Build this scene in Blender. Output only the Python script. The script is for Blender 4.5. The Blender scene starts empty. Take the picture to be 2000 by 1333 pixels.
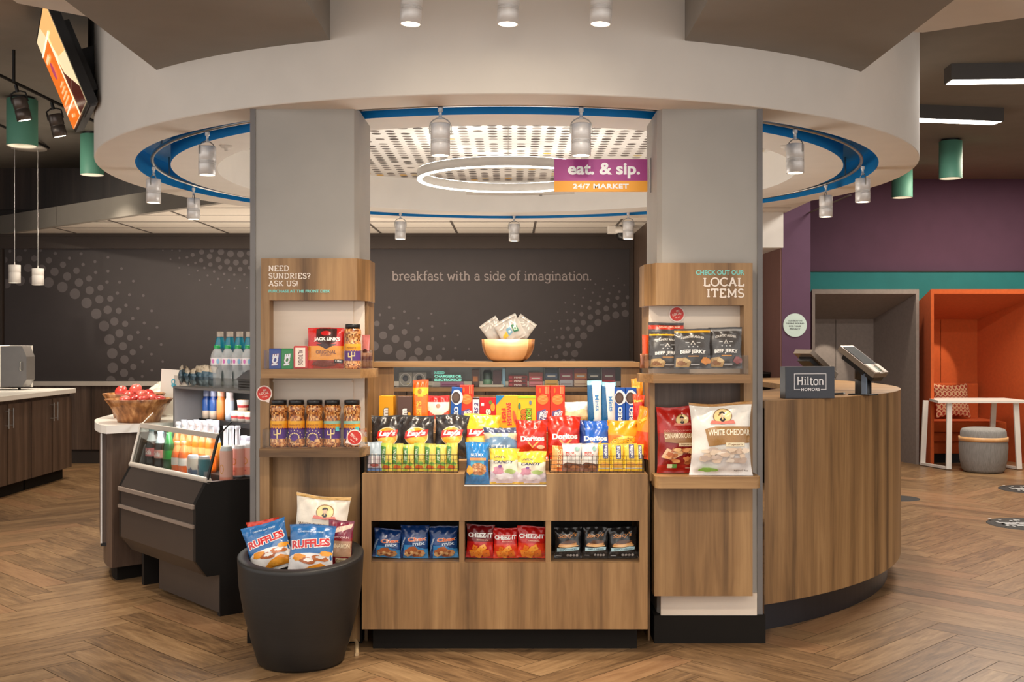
import bpy, bmesh, math, random
from mathutils import Vector, Matrix, noise
from mathutils.geometry import tessellate_polygon
SC = bpy.context.scene
COL = SC.collection
PI = math.pi
sin, cos = math.sin, math.cos
rnd = random.Random(7)

# ---------------------------------------------------------------- camera, world, exposure
FPX = 2178.0                      # focal length in pixels of the 2000 px wide frame
EYE = 1.40
cam = bpy.data.cameras.new('camera'); cam_o = bpy.data.objects.new('camera', cam); COL.objects.link(cam_o)
cam.sensor_width = 36.0; cam.lens = FPX / 2000 * 36.0
cam_o.location = (0, 0, EYE); cam_o.rotation_euler = (PI / 2, 0, 0)
cam.clip_start = .05; cam.clip_end = 100
SC.camera = cam_o
SC.view_settings.view_transform = 'Standard'; SC.view_settings.look = 'None'
SC.view_settings.gamma = 1; SC.view_settings.use_curve_mapping = False
SC.view_settings.exposure = .98
W = bpy.data.worlds.new('lobby_daylight'); SC.world = W; W.use_nodes = True
W.node_tree.nodes['Background'].inputs[0].default_value = (1.0, .95, .90, 1)
W.node_tree.nodes['Background'].inputs[1].default_value = .8
cy = SC.cycles
cy.use_denoising = True
cy.max_bounces = 8; cy.diffuse_bounces = 4; cy.glossy_bounces = 4; cy.transparent_max_bounces = 24
cy.transmission_bounces = 4; cy.sample_clamp_indirect = 4.0; cy.caustics_reflective = False; cy.caustics_refractive = False

WARM = (1.0, .86, .69); NEUT = (1.0, .93, .84)
def lamp(kind, name, loc, energy, color=WARM, aim=None, **k):
    l = bpy.data.lights.new(name, kind); o = bpy.data.objects.new(name, l); COL.objects.link(o)
    l.energy = energy; l.color = color; o.location = loc
    for a, b in k.items(): setattr(l, a, b)
    d = Vector(aim) - Vector(loc) if aim else Vector((0, 0, -1))
    o.rotation_euler = d.to_track_quat('-Z', 'Y').to_euler()
    return o
# fill spots without fixtures, added out of view to light the counter front
for x, y, e in ((-1.75, 2.6, 72), (0, 2.5, 66), (1.75, 2.6, 72)):
    lamp('SPOT', 'lobby_fill_spot', (x, y, 2.93), e, WARM, (x * .55, 5.1, .75), spot_size=1.25, spot_blend=.8, shadow_soft_size=.10)
for x, y, e in ((-2.9, 3.6, 62), (2.6, 3.2, 22), (3.9, 6.0, 40), (-3.4, 6.3, 90)):  # wider fill spots, likewise added without fixtures
    lamp('SPOT', 'lobby_fill_spot', (x, y, 2.93), e, WARM, (x, y + .3, 0), spot_size=1.7, spot_blend=.9, shadow_soft_size=.08)
lamp('SPOT', 'lobby_fill_spot', (-5.2, 8.4, 3.3), 90, WARM, (-4.3, 11.2, 2.72), spot_size=.75, spot_blend=.9, shadow_soft_size=.06)  # unseen spot added to lift the slanted grey bulkhead
lamp('SPOT', 'sign_fill_spot', (.30, 2.6, 2.94), 34, NEUT, ((1174 - 1000) / FPX * 5.45, 5.45, 2.19), spot_size=.15, spot_blend=1, shadow_soft_size=.03)  # narrow unseen spot added to brighten the market sign
# unseen area light added overhead as fill, facing down
lamp('AREA', 'lobby_fill_area', (0, .6, 2.96), 60, NEUT, shape='RECTANGLE', size=4.0, size_y=1.2)
# unseen area lights added to brighten the breakfast room and the booth lounge
lamp('AREA', 'kitchen_fill_down', (-2.4, 11.3, 2.55), 26, WARM, shape='RECTANGLE', size=5.0, size_y=1.4)
lamp('AREA', 'lounge_fill_down', (5.6, 11.6, 3.365), 52, WARM, shape='RECTANGLE', size=1.8, size_y=1.6)
# area lights without fixtures, added to throw light up to the drum and the tiles
lamp('AREA', 'market_fill_up', (0, 7.2, 1.0), 18, NEUT, (0, 7.2, 3), shape='DISK', size=1.6)
lamp('AREA', 'kitchen_fill_up', (-1.5, 11.0, .95), 34, WARM, (-1.5, 11.0, 3), shape='RECTANGLE', size=4.5, size_y=1.0)

# ---------------------------------------------------------------- colour and materials
def lin(c):
    c /= 255.0
    return c / 12.92 if c <= .04045 else ((c + .055) / 1.055) ** 2.4
def C(r, g=None, b=None):
    if g is None: g = b = r
    return (lin(r), lin(g), lin(b))
MATS = {}
def nt(name):
    m = bpy.data.materials.new(name); m.use_nodes = True; MATS[name] = m
    t = m.node_tree; return m, t, t.nodes['Principled BSDF'], t.links.new
def mat(name, col, rough=.5, metal=0, var=.06, scale=6, bump=0, spec=.5, emit=None, estr=0, coat=0, stretch=(1, 1, 1)):
    """uniform paint, plastic, metal: noise gives slight wear in tone"""
    m, t, p, L = nt(name)
    tc = t.nodes.new('ShaderNodeTexCoord'); mp = t.nodes.new('ShaderNodeMapping'); mp.inputs['Scale'].default_value = stretch
    nz = t.nodes.new('ShaderNodeTexNoise'); nz.inputs['Scale'].default_value = scale; nz.inputs['Detail'].default_value = 3
    L(tc.outputs['Object'], mp.inputs[0]); L(mp.outputs[0], nz.inputs['Vector'])
    r = t.nodes.new('ShaderNodeValToRGB')
    r.color_ramp.elements[0].position = .3; r.color_ramp.elements[1].position = .7
    r.color_ramp.elements[0].color = tuple(x * (1 - var) for x in col) + (1,)
    r.color_ramp.elements[1].color = tuple(min(1, x * (1 + var)) for x in col) + (1,)
    L(nz.outputs[0], r.inputs[0]); L(r.outputs[0], p.inputs['Base Color'])
    p.inputs['Roughness'].default_value = rough; p.inputs['Metallic'].default_value = metal
    p.inputs['Specular IOR Level'].default_value = spec; p.inputs['Coat Weight'].default_value = coat
    if emit: p.inputs['Emission Color'].default_value = emit + (1,); p.inputs['Emission Strength'].default_value = estr
    if bump:
        b = t.nodes.new('ShaderNodeBump'); b.inputs['Strength'].default_value = bump; b.inputs['Distance'].default_value = .002
        L(nz.outputs[0], b.inputs['Height']); L(b.outputs[0], p.inputs['Normal'])
    return m
def attr_mat(name, rough, coat=0, bump=0, scale=60, spec=.5, metal=0, trans=0, emit=0):
    """printed film, card and plastic: the print's colours come from the mesh's colour attribute"""
    m, t, p, L = nt(name)
    a = t.nodes.new('ShaderNodeAttribute'); a.attribute_name = 'Col'
    L(a.outputs['Color'], p.inputs['Base Color'])
    nz = t.nodes.new('ShaderNodeTexNoise'); nz.inputs['Scale'].default_value = scale; nz.inputs['Detail'].default_value = 2
    mr = t.nodes.new('ShaderNodeMapRange'); mr.inputs['To Min'].default_value = rough * .75; mr.inputs['To Max'].default_value = min(1, rough * 1.25)
    L(nz.outputs[0], mr.inputs[0]); L(mr.outputs[0], p.inputs['Roughness'])
    p.inputs['Coat Weight'].default_value = coat; p.inputs['Coat Roughness'].default_value = .2
    p.inputs['Specular IOR Level'].default_value = spec; p.inputs['Metallic'].default_value = metal
    if emit: L(a.outputs['Color'], p.inputs['Emission Color']); p.inputs['Emission Strength'].default_value = emit
    if bump:
        tc = t.nodes.new('ShaderNodeTexCoord'); L(tc.outputs['Object'], nz.inputs['Vector'])
        b = t.nodes.new('ShaderNodeBump'); b.inputs['Strength'].default_value = bump; b.inputs['Distance'].default_value = .004
        L(nz.outputs[0], b.inputs['Height']); L(b.outputs[0], p.inputs['Normal'])
    if trans:
        tr = t.nodes.new('ShaderNodeBsdfTransparent'); mx = t.nodes.new('ShaderNodeMixShader'); mx.inputs[0].default_value = trans
        L(a.outputs['Color'], tr.inputs[0])
        L(p.outputs[0], mx.inputs[1]); L(tr.outputs[0], mx.inputs[2]); L(mx.outputs[0], t.nodes['Material Output'].inputs[0])
    return m
def glass(name, tint=(.96, .98, .97), refl=.10, edge=.75):
    m, t, p, L = nt(name)
    tr = t.nodes.new('ShaderNodeBsdfTransparent'); tr.inputs[0].default_value = tint + (1,)
    gl = t.nodes.new('ShaderNodeBsdfGlossy'); gl.inputs['Roughness'].default_value = .04
    lw = t.nodes.new('ShaderNodeLayerWeight'); lw.inputs[0].default_value = .18
    mr = t.nodes.new('ShaderNodeMapRange'); mr.inputs['To Min'].default_value = refl * .4; mr.inputs['To Max'].default_value = edge
    mx = t.nodes.new('ShaderNodeMixShader')
    L(lw.outputs['Fresnel'], mr.inputs[0]); L(mr.outputs[0], mx.inputs[0]); L(tr.outputs[0], mx.inputs[1]); L(gl.outputs[0], mx.inputs[2])
    L(mx.outputs[0], t.nodes['Material Output'].inputs[0]); return m
def wood(name, dark, mid, light, rough=.45, board=9.0, grain=55, axis='z', contrast=1.0):
    """laminate with straight grain along one axis and board-wide tone changes"""
    m, t, p, L = nt(name)
    tc = t.nodes.new('ShaderNodeTexCoord')
    sc = {'z': (1, 1, .035), 'x': (.035, 1, 1), 'y': (1, .035, 1)}[axis]
    sb = {'z': (1, 1, .02), 'x': (.02, 1, 1), 'y': (1, .02, 1)}[axis]
    def nz(s, scale, det, dist=0):
        mp = t.nodes.new('ShaderNodeMapping'); mp.inputs['Scale'].default_value = s
        n = t.nodes.new('ShaderNodeTexNoise'); n.inputs['Scale'].default_value = scale; n.inputs['Detail'].default_value = det
        n.inputs['Distortion'].default_value = dist; n.inputs['Roughness'].default_value = .6
        L(tc.outputs['Object'], mp.inputs[0]); L(mp.outputs[0], n.inputs['Vector']); return n.outputs[0]
    g = nz(sc, grain, 6, .4); b = nz(sb, board, 1.5); k = nz(tuple(x * 3 if x < .1 else x for x in sc), 14, 3, 1.2)
    def mth(op, a, bb):
        n = t.nodes.new('ShaderNodeMath'); n.operation = op
        for i, x in enumerate((a, bb)):
            if isinstance(x, (int, float)): n.inputs[i].default_value = x
            else: L(x, n.inputs[i])
        return n.outputs[0]
    s = mth('ADD', mth('MULTIPLY', g, .35 * contrast), mth('ADD', mth('MULTIPLY', b, .52), mth('MULTIPLY', k, .24)))
    s = mth('SUBTRACT', s, .5 * (.35 * contrast + .76) - .5)
    r = t.nodes.new('ShaderNodeValToRGB'); e = r.color_ramp.elements
    e[0].position = .34; e[0].color = dark + (1,); e[1].position = .66; e[1].color = light + (1,)
    x = e.new(.5); x.color = mid + (1,)
    L(s, r.inputs[0]); L(r.outputs[0], p.inputs['Base Color']); p.inputs['Roughness'].default_value = rough
    bp = t.nodes.new('ShaderNodeBump'); bp.inputs['Strength'].default_value = .12; bp.inputs['Distance'].default_value = .001
    L(g, bp.inputs['Height']); L(bp.outputs[0], p.inputs['Normal'])
    return m

M_WOOD = wood('walnut_laminate', C(88, 63, 37), C(142, 107, 68), C(176, 139, 94), contrast=.72, board=7)
M_WOODH = wood('walnut_laminate_crosswise', C(88, 63, 37), C(142, 107, 68), C(176, 139, 94), axis='x', contrast=.72, board=7)
M_DWOOD = wood('dark_walnut_laminate', C(62, 48, 40), C(88, 70, 59), C(112, 92, 78))
M_ACACIA = wood('acacia_wood', C(88, 50, 24), C(160, 104, 58), C(214, 160, 104), rough=.35, board=26, grain=40)
M_MAPLE = wood('pale_maple', C(206, 150, 96), C(226, 176, 122), C(236, 192, 142), rough=.35, board=4, grain=20, contrast=.5)
M_WHITE = mat('white_ceiling_paint', C(226, 220, 212), .75, var=.02)
M_DOME = mat('white_dome_paint', C(232, 228, 222), .8, var=.02)
M_BLUE = mat('blue_cove_paint', C(0, 134, 206), .55, var=.05)
M_GREYBEAM = mat('taupe_grey_paint', C(140, 135, 128), .8, var=.03)
M_COLUMN = mat('light_grey_paint', C(170, 166, 160), .7, var=.03)
M_COLTRIM = mat('grey_edge_metal', C(120, 116, 114), .45, .3)
M_CREAM = mat('cream_backing_board', C(226, 212, 196), .6, var=.03, scale=3, stretch=(1, 1, 14))
M_DCEIL = mat('dark_taupe_ceiling', C(128, 123, 116), .85, var=.04)
M_TILE = mat('acoustic_tile', C(216, 208, 198), .9, var=.03, scale=40)
M_TGRID = mat('dark_tile_grid', C(92, 84, 78), .7)
M_BLACKW = mat('black_brown_wall', C(44, 36, 33), .6, var=.1)
M_BLACK = mat('black_plastic', C(24, 22, 22), .35, var=.1, scale=20)
M_BLKMET = mat('black_powder_metal', C(20, 18, 18), .45, .2, var=.12)
M_TOEK = mat('black_toe_kick', C(24, 20, 16), .75, var=.1, spec=.2)
M_DESKK = mat('charcoal_metal_kick', C(56, 55, 60), .32, .6, var=.08)
M_PLUM = mat('plum_wall_paint', C(92, 62, 84), .8, var=.05)
M_MAUVE = mat('brown_mauve_paint', C(118, 84, 78), .8, var=.05)
M_TEAL = mat('teal_wall_paint', C(28, 118, 120), .75, var=.05)
M_MINTP = mat('mint_green_metal', C(104, 170, 148), .5, var=.04)
M_ALU = mat('brushed_aluminium', C(232, 230, 228), .38, .2, var=.05, scale=30, stretch=(1, 1, 8))
M_STEEL = mat('satin_steel', C(180, 178, 174), .28, .9, var=.04)
M_SOLID = mat('white_solid_surface', C(236, 232, 226), .3, var=.02)
M_LED = mat('led_diffuser', C(255, 246, 232), .5, emit=(1.0, .93, .82), estr=7)
M_LENS = mat('lamp_lens', C(255, 240, 214), .4, emit=(1.0, .88, .66), estr=9)
M_ORANGE = mat('orange_felt', C(190, 86, 36), .95, var=.06, scale=30, bump=.3)
M_FELT = mat('grey_felt', C(136, 126, 120), .95, var=.06, scale=30, bump=.3)
M_POUF = mat('grey_woven_wool', C(142, 140, 138), .95, var=.18, scale=40, bump=.5, stretch=(3, 3, .3))
M_WIRE = mat('dark_steel_wire', C(60, 58, 56), .35, .8)
M_PLANTER = mat('charcoal_planter', C(29, 27, 26), .5, var=.12, scale=18, stretch=(.3, .3, 8), bump=.15)
M_COOLER = mat('black_enamel', C(26, 23, 22), .32, var=.1)
M_COOLERF = mat('dark_brown_enamel', C(62, 54, 50), .38, var=.05)
M_COOLSTR = mat('taupe_bumper_strip', C(138, 124, 114), .4, var=.04)
M_COOLIN = mat('grey_cooler_liner', C(112, 110, 110), .5, var=.04)
M_CREAMRAIL = mat('cream_metal_rail', C(206, 198, 188), .35, .2, var=.03)
M_GLASS = glass('clear_glass', (.96, .985, .975), .025, .5)
M_ACRYL = glass('clear_acrylic', (.99, .99, .99), .03, .45)
M_FILM = attr_mat('printed_film', .27, coat=.4, bump=.25, scale=35)
M_MATTE = attr_mat('printed_matte_film', .5, bump=.2, scale=35)
M_CARD = attr_mat('printed_card', .45)
M_FLAT = attr_mat('painted_graphics', .7)
M_PLAST = attr_mat('moulded_plastic', .25, coat=.3)
M_LIQ = attr_mat('bottled_liquid', .08, coat=.6, trans=.45)
M_CLEARP = attr_mat('clear_plastic_bottle', .1, coat=.6, trans=.74)
M_SCREEN = attr_mat('lit_screen', .2, emit=.5)

# ---------------------------------------------------------------- mesh building
class MB:
    def __init__(s, *mats):
        s.v = []; s.f = []; s.c = []; s.m = []; s.s = []; s.mats = list(mats) or [M_WHITE]
    def add(s, vs, fs, col=(.8, .8, .8), mi=0, smooth=False):
        o = len(s.v); s.v.extend(vs)
        for i, f in enumerate(fs):
            s.f.append(tuple(o + k for k in f)); s.c.append(col[i] if isinstance(col, list) else col); s.m.append(mi); s.s.append(smooth)
        return s
    def box(s, x0, y0, z0, x1, y1, z1, col=(.8, .8, .8), mi=0, bev=0):
        x0, x1 = min(x0, x1), max(x0, x1); y0, y1 = min(y0, y1), max(y0, y1); z0, z1 = min(z0, z1), max(z0, z1)
        if bev:
            bm = bmesh.new(); bmesh.ops.create_cube(bm, size=1)
            bmesh.ops.scale(bm, vec=(x1 - x0, y1 - y0, z1 - z0), verts=bm.verts)
            bmesh.ops.bevel(bm, geom=bm.edges[:], offset=bev, segments=3, profile=.5, affect='EDGES')
            bmesh.ops.translate(bm, vec=((x0 + x1) / 2, (y0 + y1) / 2, (z0 + z1) / 2), verts=bm.verts)
            bm.verts.index_update()
            s.add([tuple(v.co) for v in bm.verts], [[v.index for v in f.verts] for f in bm.faces], col, mi); bm.free(); return s
        vs = [(x0, y0, z0), (x1, y0, z0), (x1, y1, z0), (x0, y1, z0), (x0, y0, z1), (x1, y0, z1), (x1, y1, z1), (x0, y1, z1)]
        return s.add(vs, [(0, 3, 2, 1), (4, 5, 6, 7), (0, 1, 5, 4), (1, 2, 6, 5), (2, 3, 7, 6), (3, 0, 4, 7)], col, mi)
    def prism(s, poly, z0, z1, col=(.8, .8, .8), mi=0, fn=lambda x, y, z: (x, y, z)):
        """extrude a simple polygon (counter-clockwise x,y) from z0 to z1, mapped by fn"""
        n = len(poly)
        vs = [fn(x, y, z0) for x, y in poly] + [fn(x, y, z1) for x, y in poly]
        tri = tessellate_polygon([[Vector((x, y, 0)) for x, y in poly]])
        fs = [(i, (i + 1) % n, n + (i + 1) % n, n + i) for i in range(n)]
        fs += [tuple(reversed(t)) for t in tri] + [tuple(n + k for k in t) for t in tri]
        return s.add(vs, fs, col, mi)
    def tube(s, pts, r, n=8, col=(.8, .8, .8), mi=0, closed=False, cap=True):
        P_ = [Vector(p) for p in pts]; N = len(P_); vs = []; up = Vector((0, 0, 1))
        ref = None
        for i in range(N):
            if closed: d = P_[(i + 1) % N] - P_[i - 1]
            else: d = P_[min(i + 1, N - 1)] - P_[max(i - 1, 0)]
            d.normalize()
            if ref is None: ref = (up if abs(d.z) < .9 else Vector((1, 0, 0)))
            a = d.cross(ref); 
            if a.length < 1e-4: a = d.orthogonal()
            a.normalize(); b = a.cross(d).normalized(); ref = b
            for k in range(n):
                t = 2 * PI * k / n; vs.append(tuple(P_[i] + (a * cos(t) + b * sin(t)) * r))
        fs = []
        for i in range(N if closed else N - 1):
            j = (i + 1) % N
            for k in range(n): fs.append((i * n + k, i * n + (k + 1) % n, j * n + (k + 1) % n, j * n + k))
        s.add(vs, fs, col, mi, True)
        if cap and not closed:
            o = len(s.v); s.add([vs[k] for k in range(n)] + [vs[(N - 1) * n + k] for k in range(n)], [tuple(range(n)), tuple(range(2 * n - 1, n - 1, -1))], col, mi)
        return s
    def lathe(s, prof, n=24, at=(0, 0, 0), cols=None, col=(.8, .8, .8), mi=0, a0=0, a1=2 * PI, capb=False, capt=False, smooth=True):
        """prof: (r, z) from bottom to top around z"""
        full = abs(a1 - a0 - 2 * PI) < 1e-6; m = n if full else n + 1; vs = []
        for r, z in prof:
            for k in range(m):
                t = a0 + (a1 - a0) * k / n
                vs.append((at[0] + r * sin(t), at[1] - r * cos(t), at[2] + z))
        fs = []; cl = []
        for i in range(len(prof) - 1):
            for k in range(n):
                j = (k + 1) % m if full else k + 1
                fs.append((i * m + k, i * m + j, (i + 1) * m + j, (i + 1) * m + k)); cl.append(cols[i] if cols else col)
        s.add(vs, fs, cl, mi, smooth)
        for i, fl in ((0, capb), (len(prof) - 1, capt)):
            if fl:
                r, z = prof[i]
                ring = [(at[0] + r * sin(2 * PI * k / n), at[1] - r * cos(2 * PI * k / n), at[2] + z) for k in range(n)]
                s.add(ring, [tuple(range(n - 1, -1, -1)) if i == 0 else tuple(range(n))], col if not cols else cols[min(i, len(cols) - 1)], mi)
        return s
    def build(s, name, parent=None, loc=None, rot=None):
        me = bpy.data.meshes.new(name)
        me.from_pydata(s.v, [], s.f)
        for m in s.mats: me.materials.append(m)
        me.polygons.foreach_set('material_index', s.m); me.polygons.foreach_set('use_smooth', s.s)
        at = me.color_attributes.new('Col', 'FLOAT_COLOR', 'CORNER')
        buf = []
        for f, c in zip(s.f, s.c): buf.extend((c[0], c[1], c[2], 1.0) * len(f))
        at.data.foreach_set('color', buf)
        me.update()
        o = bpy.data.objects.new(name, me); COL.objects.link(o)
        if parent: o.parent = parent
        if loc: o.location = loc
        if rot: o.rotation_euler = rot
        return o
def tag(o, label, cat, group=None):
    o['label'] = label; o['category'] = cat
    if group: o['group'] = group
    return o
def thing(name, label, cat, loc=(0, 0, 0), rot=(0, 0, 0), group=None):
    o = bpy.data.objects.new(name, None); COL.objects.link(o); o.location = loc; o.rotation_euler = rot; o.empty_display_size = .1
    return tag(o, label, cat, group)
def struct(o): o['kind'] = 'structure'; return o
def dup(root, loc, rot=None, label=None):
    r = root.copy(); COL.objects.link(r); r.location = loc
    if rot: r.rotation_euler = rot
    if label: r['label'] = label
    for ch in list(root.children):
        c = ch.copy(); COL.objects.link(c); c.parent = r
        for g in ch.children:
            d = g.copy(); COL.objects.link(d); d.parent = c
    return r
def P(px, py, y):                 # the point at depth y that the photograph shows at (px, py)
    return ((px - 1000) / FPX * y, y, EYE - (py - 666.5) / FPX * y)
def PX(px, y): return (px - 1000) / FPX * y
def PZ(py, y): return EYE - (py - 666.5) / FPX * y
def F(px, py):                    # the floor point shown at (px, py)
    y = EYE * FPX / (py - 666.5); return ((px - 1000) / FPX * y, y)

# ---------------------------------------------------------------- lettering and print
def arc(cx, cy, rx, ry, a0=0, a1=360, n=14):
    return [(cx + rx * cos(math.radians(a0 + (a1 - a0) * i / n)), cy + ry * sin(math.radians(a0 + (a1 - a0) * i / n))) for i in range(n + 1)]
X_ = .66
def sf(*a): return [(x, y, l, r) for x, y, l, r in a]
SLAB = {
 'a': (.6, [arc(.27, .2, .2, .2), [(.47, .42), (.47, 0)], arc(.27, .42, .2, .24, 160, 0)], sf((.47, 0, 0, .1))),
 'b': (.66, [[(.12, 0), (.12, 1)], arc(.36, .33, .24, .33)], sf((.12, 1, .12, 0))),
 'd': (.7, [arc(.31, .33, .24, .33), [(.55, 0), (.55, 1)]], sf((.55, 1, .12, 0), (.55, 0, 0, .12))),
 'e': (.62, [arc(.31, .33, .25, .33, 0, 318), [(.06, .33), (.56, .33)]], []),
 'f': (.44, [[(.2, 0), (.2, .8)], arc(.37, .8, .17, .2, 180, 60)], sf((.2, 0, .13, .15), (.2, X_, .14, .2))),
 'g': (.66, [arc(.3, .36, .23, .3), [(.53, X_), (.53, -.1)], arc(.31, -.1, .22, .2, 0, -150)], sf((.53, X_, 0, .12))),
 'h': (.7, [[(.14, 0), (.14, 1)], arc(.34, .42, .2, .24, 180, 0), [(.54, .42), (.54, 0)]], sf((.14, 1, .12, 0), (.14, 0, .12, .12), (.54, 0, .12, .12))),
 'i': (.32, [[(.16, 0), (.16, X_)], [(.16, .86), (.16, .96)]], sf((.16, X_, .12, 0), (.16, 0, .12, .12))),
 'k': (.64, [[(.14, 0), (.14, 1)], [(.14, .25), (.48, X_)], [(.27, .4), (.52, 0)]], sf((.14, 1, .12, 0), (.14, 0, .12, .12), (.48, X_, .1, .1), (.52, 0, .1, .1))),
 'l': (.32, [[(.16, 0), (.16, 1)]], sf((.16, 1, .12, 0), (.16, 0, .12, .12))),
 'm': (1.06, [[(.14, 0), (.14, X_)], arc(.32, .42, .18, .24, 180, 0), [(.5, .42), (.5, 0)], arc(.69, .42, .19, .24, 180, 0), [(.88, .42), (.88, 0)]], sf((.14, X_, .12, 0), (.14, 0, .12, .12), (.5, 0, .1, .1), (.88, 0, .12, .12))),
 'n': (.7, [[(.14, 0), (.14, X_)], arc(.34, .42, .2, .24, 180, 0), [(.54, .42), (.54, 0)]], sf((.14, X_, .12, 0), (.14, 0, .12, .12), (.54, 0, .12, .12))),
 'o': (.62, [arc(.31, .33, .26, .33)], []),
 'r': (.5, [[(.16, 0), (.16, X_)], arc(.36, .42, .2, .24, 180, 60)], sf((.16, X_, .12, 0), (.16, 0, .12, .14))),
 's': (.5, [arc(.25, .49, .17, .17, 30, 270), arc(.25, .165, .19, .165, 90, -155)], []),
 't': (.46, [[(.2, .15), (.2, .86)], arc(.35, .15, .15, .15, 180, 310)], sf((.2, X_, .15, .2))),
 'w': (.8, [[(.07, X_), (.22, 0), (.4, .52), (.57, 0), (.72, X_)]], sf((.07, X_, .1, .1), (.72, X_, .1, .1))),
 '.': (.24, [[(.1, 0), (.1, .09)]], []), ' ': (.34, [], []),
 'N': (.84, [[(.16, 0), (.16, 1), (.66, 0), (.66, 1)]], sf((.16, 0, .13, .13), (.16, 1, .13, 0), (.66, 1, .13, .13))),
 'E': (.72, [[(.18, 0), (.18, 1)], [(.18, 1), (.6, 1), (.6, .82)], [(.18, 0), (.62, 0), (.62, .18)], [(.18, .5), (.46, .5)]], sf((.18, 1, .13, 0), (.18, 0, .13, 0))),
 'D': (.82, [[(.18, 0), (.18, 1), (.36, 1)], arc(.36, .5, .36, .5, 90, -90), [(.36, 0), (.18, 0)]], sf((.18, 1, .13, 0), (.18, 0, .13, 0))),
 'S': (.66, [arc(.33, .75, .22, .25, 25, 270), arc(.33, .25, .25, .25, 90, -155)], []),
 'U': (.84, [[(.16, 1), (.16, .33)], arc(.42, .33, .26, .33, 180, 360), [(.68, .33), (.68, 1)]], sf((.16, 1, .13, .13), (.68, 1, .13, .13))),
 'R': (.78, [[(.18, 0), (.18, 1), (.38, 1)], arc(.38, .75, .22, .25, 90, -90), [(.38, .5), (.18, .5)], [(.38, .5), (.62, 0)]], sf((.18, 1, .13, 0), (.18, 0, .13, .13), (.62, 0, .06, .12))),
 'I': (.4, [[(.2, 0), (.2, 1)]], sf((.2, 0, .13, .13), (.2, 1, .13, .13))),
 '?': (.56, [arc(.27, .77, .2, .23, 170, -60), [(.37, .57), (.27, .42), (.27, .27)], [(.27, 0), (.27, .1)]], []),
 'A': (.82, [[(.12, 0), (.41, 1), (.7, 0)], [(.23, .34), (.59, .34)]], sf((.12, 0, .12, .12), (.7, 0, .12, .12), (.41, 1, .14, 0))),
 'K': (.82, [[(.18, 0), (.18, 1)], [(.18, .38), (.62, 1)], [(.34, .58), (.66, 0)]], sf((.18, 0, .13, .13), (.18, 1, .13, .13), (.62, 1, .12, .12), (.66, 0, .12, .12))),
 '!': (.3, [[(.14, .3), (.14, 1)], [(.14, 0), (.14, .1)]], []),
 'L': (.68, [[(.18, 0), (.18, 1)], [(.18, 0), (.6, 0), (.6, .2)]], sf((.18, 1, .13, .13), (.18, 0, .13, 0))),
 'O': (.86, [arc(.43, .5, .36, .5, n=24)], []),
 'C': (.78, [arc(.43, .5, .36, .5, 40, 320, 20), [(.7, .82), (.7, .98)]], []),
 'T': (.76, [[(.38, 0), (.38, 1)], [(.1, .82), (.1, 1), (.66, 1), (.66, .82)]], sf((.38, 0, .14, .14))),
 'M': (1.0, [[(.18, 0), (.18, 1), (.5, .25), (.82, 1), (.82, 0)]], sf((.18, 0, .13, .13), (.82, 0, .13, .13), (.18, 1, .13, 0), (.82, 1, 0, .13))),
 'H': (.88, [[(.18, 0), (.18, 1)], [(.7, 0), (.7, 1)], [(.18, .5), (.7, .5)]], sf((.18, 0, .13, .13), (.18, 1, .13, .13), (.7, 0, .13, .13), (.7, 1, .13, .13))),
}
def seg_quad(a, b, t, ext=0):
    dx, dy = b[0] - a[0], b[1] - a[1]; l = math.hypot(dx, dy) or 1e-6; dx /= l; dy /= l
    a = (a[0] - dx * ext, a[1] - dy * ext); b = (b[0] + dx * ext, b[1] + dy * ext); nx, ny = -dy * t / 2, dx * t / 2
    return [(a[0] - nx, a[1] - ny), (b[0] - nx, b[1] - ny), (b[0] + nx, b[1] + ny), (a[0] + nx, a[1] + ny)]
TXT = {}
def slab_text(st, wt=.11, track=.02):
    """slab-serif lettering from pen strokes; returns (verts, triangles)"""
    key = ('slab', st, wt)
    if key in TXT: return TXT[key]
    vs = []; ts = []; x = 0
    def quad(q):
        o = len(vs); vs.extend(q); ts.append((o, o + 1, o + 2)); ts.append((o, o + 2, o + 3))
    for ch in st:
        w, strokes, serifs = SLAB[ch]
        for s in strokes:
            for i in range(len(s) - 1):
                quad(seg_quad((x + s[i][0], s[i][1]), (x + s[i + 1][0], s[i + 1][1]), wt, wt * (.12 if len(s) > 6 else .3 if len(s) > 2 else 0)))
        for sx, sy, l, r in serifs:
            yy = sy + (wt * .38 if sy < .05 else -wt * .38)
            quad([(x + sx - l, yy - wt * .38), (x + sx + r, yy - wt * .38), (x + sx + r, yy + wt * .38), (x + sx - l, yy + wt * .38)])
        x += w + track
    TXT[key] = (vs, ts); return TXT[key]
def sans_text(st, bold=0.0, shear=0.0, space=1.0, line=1.0):
    key = (st, bold, shear, space, line)
    if key in TXT: return TXT[key]
    cu = bpy.data.curves.new('t', 'FONT'); cu.body = st; cu.offset = bold; cu.shear = shear; cu.space_character = space; cu.space_line = line
    cu.align_x = 'CENTER'; cu.resolution_u = 3; cu.fill_mode = 'FRONT'
    o = bpy.data.objects.new('t', cu); COL.objects.link(o)
    dg = bpy.context.evaluated_depsgraph_get(); dg.update()
    me = o.evaluated_get(dg).to_mesh(); me.calc_loop_triangles()
    r = ([(v.co.x, v.co.y) for v in me.vertices], [tuple(t.vertices) for t in me.loop_triangles])
    o.evaluated_get(dg).to_mesh_clear()
    bpy.data.objects.remove(o); bpy.data.curves.remove(cu)
    TXT[key] = r; return r
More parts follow.
